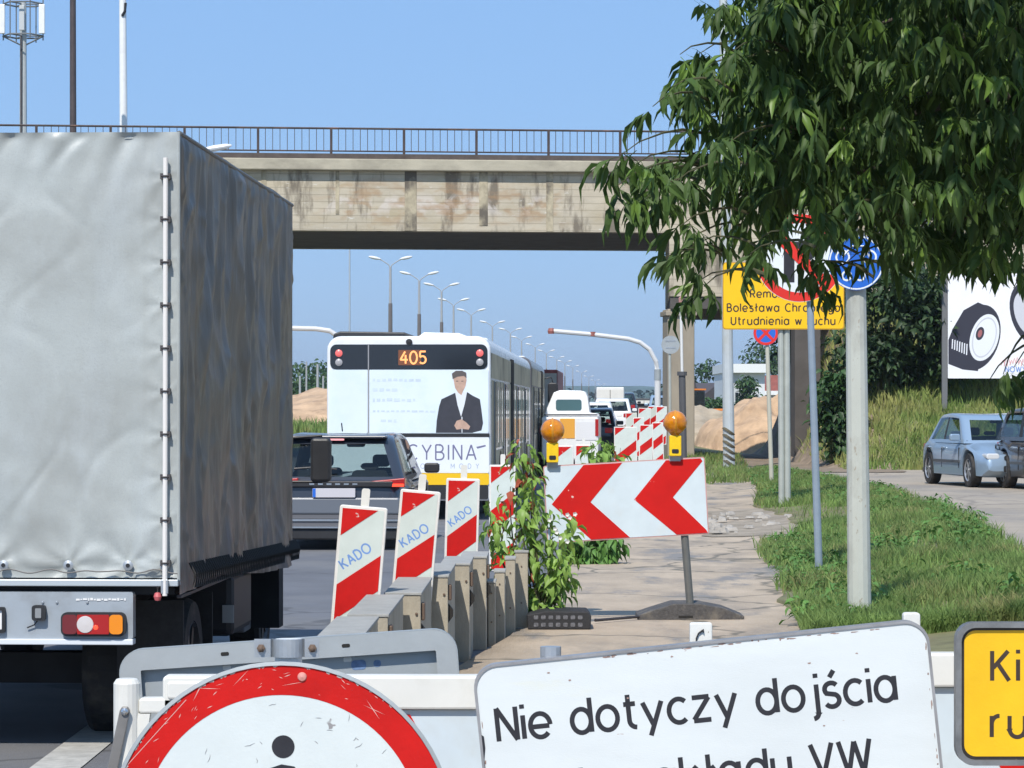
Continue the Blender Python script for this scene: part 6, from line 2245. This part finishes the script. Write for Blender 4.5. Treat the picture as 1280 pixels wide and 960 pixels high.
# ------------------------------------------------------------------ distant buildings
WB = thing('white_building', 'white blocky building with a flat overhanging roof beyond the sand heap', 'building', (X(932, 250), 250, ground(20, 250)))
k_ = 250 / F
wbm = M('building_white', (.66, .68, .70), .7, var=.05)
MB().box(-27 * k_, 24 * k_, 0, 12, 0, Zp(466, 250) - WB.location.z).build('wall', wbm, WB)
MB().box(-29 * k_, 28 * k_, -.8, 12.5, Zp(466, 250) - WB.location.z + .003, Zp(455, 250) - WB.location.z).build('roof', M('roof_white', (.72, .73, .72), .7), WB)
MB().box(-26.9 * k_, -8 * k_, -.05, -.001, .5, Zp(467, 250) - WB.location.z).build('grey_wall_panel', M('panel_grey', (.5, .52, .53)), WB)  # grey panel over the left part of the white wall
for px in (-20, -13):
    MB().box(px * k_, (px + 4) * k_, -.08, -.051, 1.5, 3.2).build('window', glass_car, WB)
for px in (2, 12):
    MB().box(px * k_, (px + 5) * k_, -.03, -.001, 1.5, 3.0).build('window', M('panel_grey', (.5, .52, .53)), WB)
HS = thing('house', 'low house with a pale gable and dark roof left of the white building', 'house', (X(896, 300), 300, ground(21, 300)), .5)
MB().box(-3.5, 3.5, 0, 7, 0, 2.0).build('wall', M('house_wall', (.55, .53, .5), .8), HS)
rf = MB().prism([(-3.9, 2.0), (3.9, 2.0), (0, 4.6)], -.5, 7.5).build('roof', M('dark_roof', (.07, .06, .065), .8), HS)
MB().prism([(-.2, 2.003), (2.6, 2.003), (1.1, 3.3)], -.56, -.505).build('gable_panel', white_paint, rf)
MB().box(-1, .2, -.03, -.001, .8, 1.7).build('window', glass_car, HS)
H2 = thing('house', 'low pale buildings with red and white roof edge just right of the white building', 'house', (X(975, 270), 270, ground(25, 270)))
MB().box(-1.6, 3.2, 0, 6, 0, 3.2).build('wall', M('house_wall', (.55, .53, .5)), H2)
MB().prism([(-1.9, 3.2), (3.5, 3.2), (2.6, 5.0), (-1, 5.0)], -.3, 6.3).build('roof', M('red_roof', (.35, .11, .09), .8, var=.2), H2)
MB().box(-1.9, 3.5, -.34, -.31, 3.1, 3.5).build('eaves_board', white_paint, H2)
for x in (-.9, .8, 2.2):
    MB().box(x, x + .7, -.03, -.001, 1.2, 2.2).build('window', glass_car, H2)


# ------------------------------------------------------------------ trees and bushes
def far_tree(px, D, w, h, label, mat=bush_m, n=420, name='tree', leaf=None, seed=0, group=None):
    x = X(px, D)
    s_ = D / 75
    return bush(name, label, 'tree' if name == 'tree' else 'bush', x, D, w / 2, w / 2, h, n, mat, leaf or (.12 * s_, .07 * s_), seed=seed, group=group)


dk = M('dark_bush_leaf', (.028, .062, .017), .6, var=.5, vscale=.8, trans=.15)
for i, (px, D, w, h, n, lab) in enumerate((
        (1100, 74.0, 4.4, 3.4, 2600, 'dense dark bush on the embankment directly right of the thick pale post'),
        (1150, 74.4, 4.0, 2.9, 2400, 'dark bush on top of the embankment between the post and the billboard'),
        (1045, 72.0, 1.6, 2.4, 1300, 'leafy shrub against the brown abutment left of the thick pale post'),
        (1215, 75.6, 4.4, 3.0, 2000, 'dark bush on the embankment behind the billboard foot'),
        (1255, 76.0, 3.2, 1.4, 1200, 'low bush above the silver blue car at the right edge'))):
    bush('bush', lab, 'bush', X(px, D), D, w / 2, w / 2.4, h, n, dk if i != 2 else bush_m, (.24, .12), seed=20 + i, lobes=14)
for i, (px, D, w, h, n, lab) in enumerate((
        (1105, 82, 7.0, 8.0, 5200, 'tall dark tree on the embankment behind the thick pale post'),
        (1180, 84, 7.0, 8.5, 4200, 'tall dark tree behind the left edge of the billboard'),
        (1255, 83, 7.0, 8.5, 3600, 'tall dark tree behind the billboard at the right edge'),
        (994, 92, 1.7, 5.2, 1500, 'slender dark tree between the twin posts and the abutment'))):
    bush('tree', lab, 'tree', X(px, D), D, w / 2, w / 2, h, n, dk, (.30, .15), seed=40 + i, lobes=22, stems=9)
for i, (px, D, w, h, lab) in enumerate(((866, 330, 9, 8, 'distant tree just left of the small house'), (884, 380, 16, 6.5, 'distant trees behind the dark roofed house'), (926, 240, 4.6, 4.4, 'green bush in front of the white building'),
                                        (966, 300, 12, 9, 'distant tree right of the white building'), (985, 290, 9, 12, 'taller distant tree behind the twin posts'), (915, 205, 6, 2.6, 'low green bush left of the white building'),
                                        (374, 260, 14, 5, 'distant tree beside the truck edge'), (392, 300, 18, 5.5, 'distant tree left of the bus'), (408, 330, 16, 5, 'distant tree touching the left side of the bus'))):
    far_tree(px, D, w, h, lab, n=1500, seed=60 + i, group=None)
tn = thing('tree_line', 'low hazy line of far trees along the horizon', 'trees', (0, 900, 0), group=None)
tn['kind'] = 'stuff'
its = []
for k in range(13000):
    x = random.uniform(-170, 330)
    hh = 5 + 5 * abs(noise.noise((x * .03, 0, 0))) + 3 * noise.noise((x * .15, 2, 0))
    its.append((np.array((x, random.uniform(-15, 15), 1 + hh * random.random() ** .7)), euler_m(random.uniform(-1, 1), random.uniform(-1, 1), random.uniform(0, 6)), random.uniform(.8, 1.5), 0))
V_, T_, Q_ = scatter_merge([leaf_shape(1.7, 1.3, .2, .2)], its)
bpy.data.objects.remove(tn)
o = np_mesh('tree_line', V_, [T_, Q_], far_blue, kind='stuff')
o.location = (0, 900, 0)
o['label'] = 'low hazy line of far trees along the horizon'
o['category'] = 'trees'


# the sapling and weeds at the barrier
def sapling(name, label, px, D, stems, seed, mat=plant_m, nleaf=40, L=.085, zoff=.075, flowers=0, redshare=.1, parts=300):
    r = random.Random(seed)
    x0 = X(px, D)
    g = ground(x0, D) + zoff
    t = thing(name, label, 'plant', (x0, D, g))
    variants = [leaf_shape(L * f, L * .5 * f, c, .25) for f, c in ((1, .4), (1.1, .6), (.8, .3))]
    meshes = {}
    for key, m_ in (('g', mat), ('r', plant_red)):
        for k, v in enumerate(variants):
            meshes[(key, k)] = mesh_from('leaf', *v, m_)
    extra = []
    cnt = 0
    sb = MB()
    for (tx, ty, bend, dens) in stems:           # stem tip in pixels
        tip = Vector((X(tx, D) - x0, r.uniform(-.15, .15), Zp(ty, D) - g))
        b0 = Vector((r.uniform(-.08, .08) + tip.x * .1, r.uniform(-.05, .08), 0))
        mid = b0.lerp(tip, .5) + Vector((bend, 0, .05))
        pts = []
        for q in range(9):
            s_ = q / 8
            pts.append(b0 * (1 - s_) ** 2 + mid * 2 * s_ * (1 - s_) + tip * s_ * s_)
        sb.tube(pts, [.011 * (1 - .75 * q / 8) for q in range(9)], 6)
        for q in range(int(nleaf * dens)):
            s_ = .12 + .88 * r.random() ** .8
            i_ = min(7, int(s_ * 8))
            p = pts[i_].lerp(pts[i_ + 1], s_ * 8 - i_)
            rr = r.uniform(.0, .13) * (1.2 - s_ * .5)
            a = r.uniform(0, 2 * PI)
            p = p + Vector((math.cos(a) * rr, math.sin(a) * rr, r.uniform(-.05, .04)))
            R = Euler((r.uniform(-.7, .7), r.uniform(.1, 1.2), a)).to_matrix()
            red = r.random() < redshare * (2.2 if s_ > .75 else .5)
            k = r.randrange(3)
            sc_ = r.uniform(.65, 1.35)
            if cnt < parts:
                o = bpy.data.objects.new('leaf', meshes[('r' if red else 'g', k)])
                C.objects.link(o)
                o.parent = t
                o.location = p
                o.rotation_euler = R.to_euler()
                o.scale = (sc_,) * 3
                cnt += 1
            else:
                extra.append((np.array(p), np.array(R), sc_, k))
    sb.build('stem', twig_m, t)
    if extra:
        V_, T_, Q_ = scatter_merge(variants, extra)
        np_mesh('foliage', V_, [T_, Q_], mat, t, kind='stuff')
    for k in range(flowers):
        fx, fy = r.uniform(680, 722), r.uniform(632, 680)
        p = (X(fx, D) - x0, -.22 + r.uniform(-.03, .03), Zp(fy, D) - g)
        mb_ = MB()
        for q in range(5):
            a = q * 2 * PI / 5
            ca, sa = math.cos(a), math.sin(a)
            mb_.add([(0, 0, 0), (.009 * ca - .010 * sa, -.008, .009 * sa + .010 * ca), (.019 * ca, -.012, .019 * sa), (.009 * ca + .010 * sa, -.008, .009 * sa - .010 * ca)], [(0, 1, 2, 3)])
        mb_.build('flower', petal_m, t, loc=p)
    return t


sapling('sapling', 'leafy green sapling with reddening leaves growing between barrier and chevron board', 680, 21.3,
        [(652, 549, -.08, 1.7), (662, 556, -.05, 1.5), (664, 592, -.04, 1.2), (638, 608, -.10, .7), (610, 626, -.10, .9), (622, 648, -.08, .8), (648, 640, -.05, 1.2), (688, 640, .05, 1.1), (712, 652, .08, .7), (682, 672, .02, 1.1), (655, 680, -.03, .8), (700, 682, .06, .9), (690, 725, .03, .7), (666, 745, -.02, .8), (712, 722, .06, .5)],
        5, nleaf=48, L=.092, flowers=8, redshare=.09)
sapling('weed_clump', 'dark green weeds spreading beside the chevron board foot along the lane edge', 730, 30,
        [(715, 672, 0, 1), (735, 668, 0, 1), (752, 664, 0, 1), (768, 668, .05, .8), (745, 685, .05, 1), (725, 690, 0, 1), (760, 690, .08, .7), (775, 680, .1, .5)], 8, mat=herb_m, nleaf=60, L=.13, redshare=.0, parts=120)
sapling('weed_clump', 'bright green weeds behind the top edge of the chevron board', 755, 39,
        [(738, 552, 0, 1), (752, 546, 0, 1.2), (764, 552, .0, 1.2), (776, 560, .05, 1), (748, 562, 0, 1), (770, 575, 0, 1), (735, 572, 0, .8)], 9, mat=plant_m, nleaf=36, L=.15, redshare=.02, parts=100)

# the ash-leaved maple hanging in from the right
variants = [compound_leaf(.092, 100 + k, pairs=3 if k % 3 else 2, rl=.085, droop=1.0 if k % 2 else 1.15) for k in range(8)]
MT_ = thing('maple_tree', 'big ash leaved maple with drooping dark green leaves hanging in from the upper right', 'tree', (3.75, 11.2, ground(3.75, 11.2)))
tb = np.array(MT_.location)
MB().tube([(0, 0, -.2), (-.05, .05, 1.2), (-.15, .0, 2.4), (-.1, -.1, 4.2), (.1, -.2, 6.0)], [.17, .15, .13, .10, .05], 12).build('trunk', bark_m, MT_)
main_poly = [(930, -60), (1340, -60), (1340, 325), (1240, 335), (1195, 322), (1165, 300), (1120, 322), (1085, 272), (1050, 264), (1015, 276), (992, 262), (968, 292), (948, 262), (938, 215), (962, 165), (945, 140), (922, 125), (945, 78), (955, 40)]
gaps = [(997, 97, 13), (985, 60, 7), (970, 95, 8), (1006, 165, 9), (975, 212, 8), (985, 178, 7), (962, 62, 8), (1065, 150, 6), (1067, 232, 5)]
items = []
r = random.Random(77)


def add_leaf(px, py, D, big=1.0, yellow=False):
    p = np.array(P(px, py, D)) - tb
    a = r.uniform(0, 2 * PI)
    R = euler_m(r.uniform(-.35, .35), r.uniform(-.25, .55), a)
    items.append((p, R, r.uniform(.75, 1.15) * big, r.randrange(8)))


n = 0
while n < 3700:
    px, py = r.uniform(925, 1340), r.uniform(-60, 345)
    if not in_poly(px, py, main_poly):
        continue
    if any((px - gx) ** 2 + (py - gy) ** 2 < gr * gr for gx, gy, gr in gaps) and r.random() < .93:
        continue
    D = 8.8 + 5.2 * r.random() * min(1, (px - 905) / 90)
    if px < 985 and r.random() < .35:
        continue
    if px < 1010:
        D = r.uniform(9.0, 10.6)
    add_leaf(px, py - 30 - (26 if px > 1120 and py > 200 else 0), D)
    n += 1
# satellite sprays at the left and lower edge: (px, py, rx, ry, leaves)
sprays = [(862, 2, 16, 7, 3), (885, 4, 14, 8, 3), (906, 16, 18, 14, 9), (938, 60, 12, 28, 14), (944, 100, 14, 18, 12), (912, 84, 26, 9, 8), (872, 86, 26, 7, 9), (846, 88, 12, 8, 4), (868, 112, 22, 12, 10), (838, 128, 10, 12, 5),
          (860, 140, 22, 14, 10), (900, 112, 18, 18, 12), (925, 140, 16, 22, 14), (884, 165, 20, 14, 8), (864, 175, 16, 10, 5), (812, 153, 4, 5, 1), (905, 200, 22, 12, 9), (925, 175, 18, 16, 10), (912, 180, 20, 12, 6),
          (775, 212, 14, 6, 6), (790, 226, 18, 10, 9), (815, 222, 20, 9, 7), (845, 222, 22, 8, 7), (880, 216, 20, 8, 7), (768, 252, 7, 12, 4), (792, 256, 14, 16, 8), (818, 244, 12, 20, 8), (838, 250, 14, 16, 5), (870, 240, 18, 16, 7),
          (895, 232, 16, 12, 7), (925, 240, 16, 20, 10), (800, 272, 9, 10, 3), (846, 303, 12, 10, 4), (856, 325, 14, 14, 5), (828, 342, 12, 7, 3), (842, 338, 10, 10, 3), (872, 322, 12, 12, 4), (876, 378, 6, 12, 2), (868, 372, 6, 10, 2),
          (935, 300, 12, 16, 6), (930, 340, 8, 14, 3), (946, 318, 10, 18, 5), (962, 300, 10, 14, 5), (920, 268, 14, 16, 6), (1000, 284, 18, 10, 8), (1028, 306, 14, 10, 6), (1010, 340, 10, 10, 3), (1020, 352, 16, 10, 4), (1034, 368, 14, 16, 5),
          (1040, 290, 14, 8, 4), (1066, 300, 8, 8, 2), (1064, 350, 5, 14, 2), (1084, 285, 8, 8, 3), (1115, 330, 12, 12, 6), (1140, 335, 14, 20, 9), (1128, 318, 16, 14, 8), (1165, 320, 22, 14, 12), (1190, 336, 22, 12, 12),
          (1215, 345, 26, 12, 12), (1245, 350, 26, 14, 12), (1268, 345, 14, 20, 8), (1275, 380, 8, 20, 5), (1200, 365, 12, 12, 4), (1262, 488, 16, 8, 4), (1244, 496, 12, 8, 3), (1276, 478, 8, 12, 3)]
spray_pts = []
for (px, py, rx, ry, k) in sprays:
    D = r.uniform(8.9, 10.2)
    spray_pts.append((px, py, D))
    for q in range(max(1, int(k * .88 + .5))):
        add_leaf(px + 12 * (px < 960) + rx * .85 * r.uniform(-1, 1), py - (20 if py > 50 else 4) - 22 * (1120 < px < 1300 and py < 400) + ry * r.uniform(-1, 1), D + r.uniform(-.35, .35), .98)
n_view = len(items)
# the rest of the crown, above and beyond the frame, throws its shade on the leaves in view
crown = [(1.9, 7.4, 4.1, 1.7, 1.3, .8), (3.2, 7.0, 4.0, 1.6, 1.3, 1.1), (2.6, 8.2, 5.6, 2.3, 1.9, 1.2), (4.6, 9.5, 5.2, 2.6, 2.6, 2.2), (3.6, 12, 5.4, 2.6, 2.4, 1.9), (5.6, 11.8, 3.8, 1.9, 2.2, 2.0), (2.2, 7.2, 4.6, 1.2, 1.0, .7)]
for (cx, cy, cz, rx, ry, rz), cnt in zip(crown, (450, 550, 1500, 1900, 1300, 900, 500)):
    k = 0
    while k < cnt:
        d = Vector((r.gauss(0, 1), r.gauss(0, 1), r.gauss(0, 1))).normalized() * r.random() ** .4
        p = np.array((cx + d.x * rx, cy + d.y * ry, cz + d.z * rz))
        px, py = 640 + p[0] / p[1] * F, HZ - (p[2] - CAMZ) / p[1] * F
        k += 1
        if -80 < px < 1300 and -60 < py < 980:
            continue
        items.append((p - tb, euler_m(r.uniform(-.4, .4), r.uniform(-.3, .6), r.uniform(0, 2 * PI)), r.uniform(1.0, 1.7), r.randrange(8)))
order = sorted(range(n_view), key=lambda i: items[i][0][1] - (3 if i >= n_view - 330 else 0))
chosen = set(order[:300])
lm = [mesh_from('leaf', *v, leaf_m) for v in variants]
lmy = [mesh_from('leaf', *v, leaf_y) for v in variants]
for i in sorted(chosen):
    p, R, s_, k = items[i]
    o = bpy.data.objects.new('leaf', (lmy if r.random() < .13 else lm)[k])
    C.objects.link(o)
    o.parent = MT_
    o.location = p
    o.rotation_euler = Matrix(R.tolist()).to_euler()
    o.scale = (s_,) * 3
rest = [items[i] for i in range(len(items)) if i not in chosen]
young = [it for i, it in enumerate(rest) if i % 7 == 0]
old = [it for i, it in enumerate(rest) if i % 7]
V_, T_, Q_ = scatter_merge(variants, old)
np_mesh('foliage', V_, [T_, Q_], leaf_m, MT_, kind='stuff')
V_, T_, Q_ = scatter_merge(variants, young)
np_mesh('young_foliage', V_, [T_, Q_], leaf_y, MT_, kind='stuff')
# limbs and twigs
targets = [(1150, 120, 10.5), (1050, 60, 10), (960, 110, 9.8), (1180, 240, 10.5), (1060, 220, 10), (980, 180, 9.8), (1250, 300, 9.8), (1100, 30, 10.4), (1240, 80, 11)]
for (px, py, D) in targets:
    e = P(px, py, D) - MT_.location
    s0 = Vector((-.12, 0, min(5.0, max(2.2, e.z + .15 + .25 * r.random()))))
    mid = s0.lerp(e, .5) + Vector((0, 0, .22))
    MB().tube([s0, s0.lerp(mid, .55), mid, mid.lerp(e, .5) + Vector((0, 0, .03)), e], [.045, .032, .022, .014, .006], 7).build('branch', bark_m, MT_)
mb = MB()
for (px, py, D) in spray_pts:
    e = P(px, py - 14, D) - MT_.location
    dx_, dy_ = (r.uniform(55, 95), r.uniform(-35, 10)) if px < 1100 else (r.uniform(20, 50), r.uniform(-70, -35))
    a = P(px + 12 * (px < 960) + dx_, py - 14 + dy_, D + r.uniform(-.2, .5)) - MT_.location
    e = P(px + 12 * (px < 960) - 8, py - 20, D) - MT_.location
    m1 = e.lerp(a, .5) + Vector((0, 0, .035))
    mb.tube([a, a.lerp(m1, .5) + Vector((0, 0, .012)), m1, e.lerp(m1, .4) + Vector((0, 0, .012)), e], [.006, .005, .0038, .0026, .0015], 5)
mb.build('twigs', twig_m, MT_, kind='stuff')


# ------------------------------------------------------------------ thin air over the whole place
hz = MB().box(-3600, 3600, -200, 5600, -1.2, 75).build('haze', bpy.data.materials.new('haze_air'), kind='stuff')
hm = hz.data.materials[0]
hm.use_nodes = True
hm.node_tree.nodes.clear()
ho = hm.node_tree.nodes.new('ShaderNodeOutputMaterial')
hv = hm.node_tree.nodes.new('ShaderNodeVolumePrincipled')
hv.inputs['Color'].default_value = (.90, .94, 1, 1)
hv.inputs['Density'].default_value = .0002
hv.inputs['Anisotropy'].default_value = .3
hm.node_tree.links.new(hv.outputs[0], ho.inputs['Volume'])
hz['label'] = 'thin summer haze that pales the farthest lamps'
hz['category'] = 'haze'
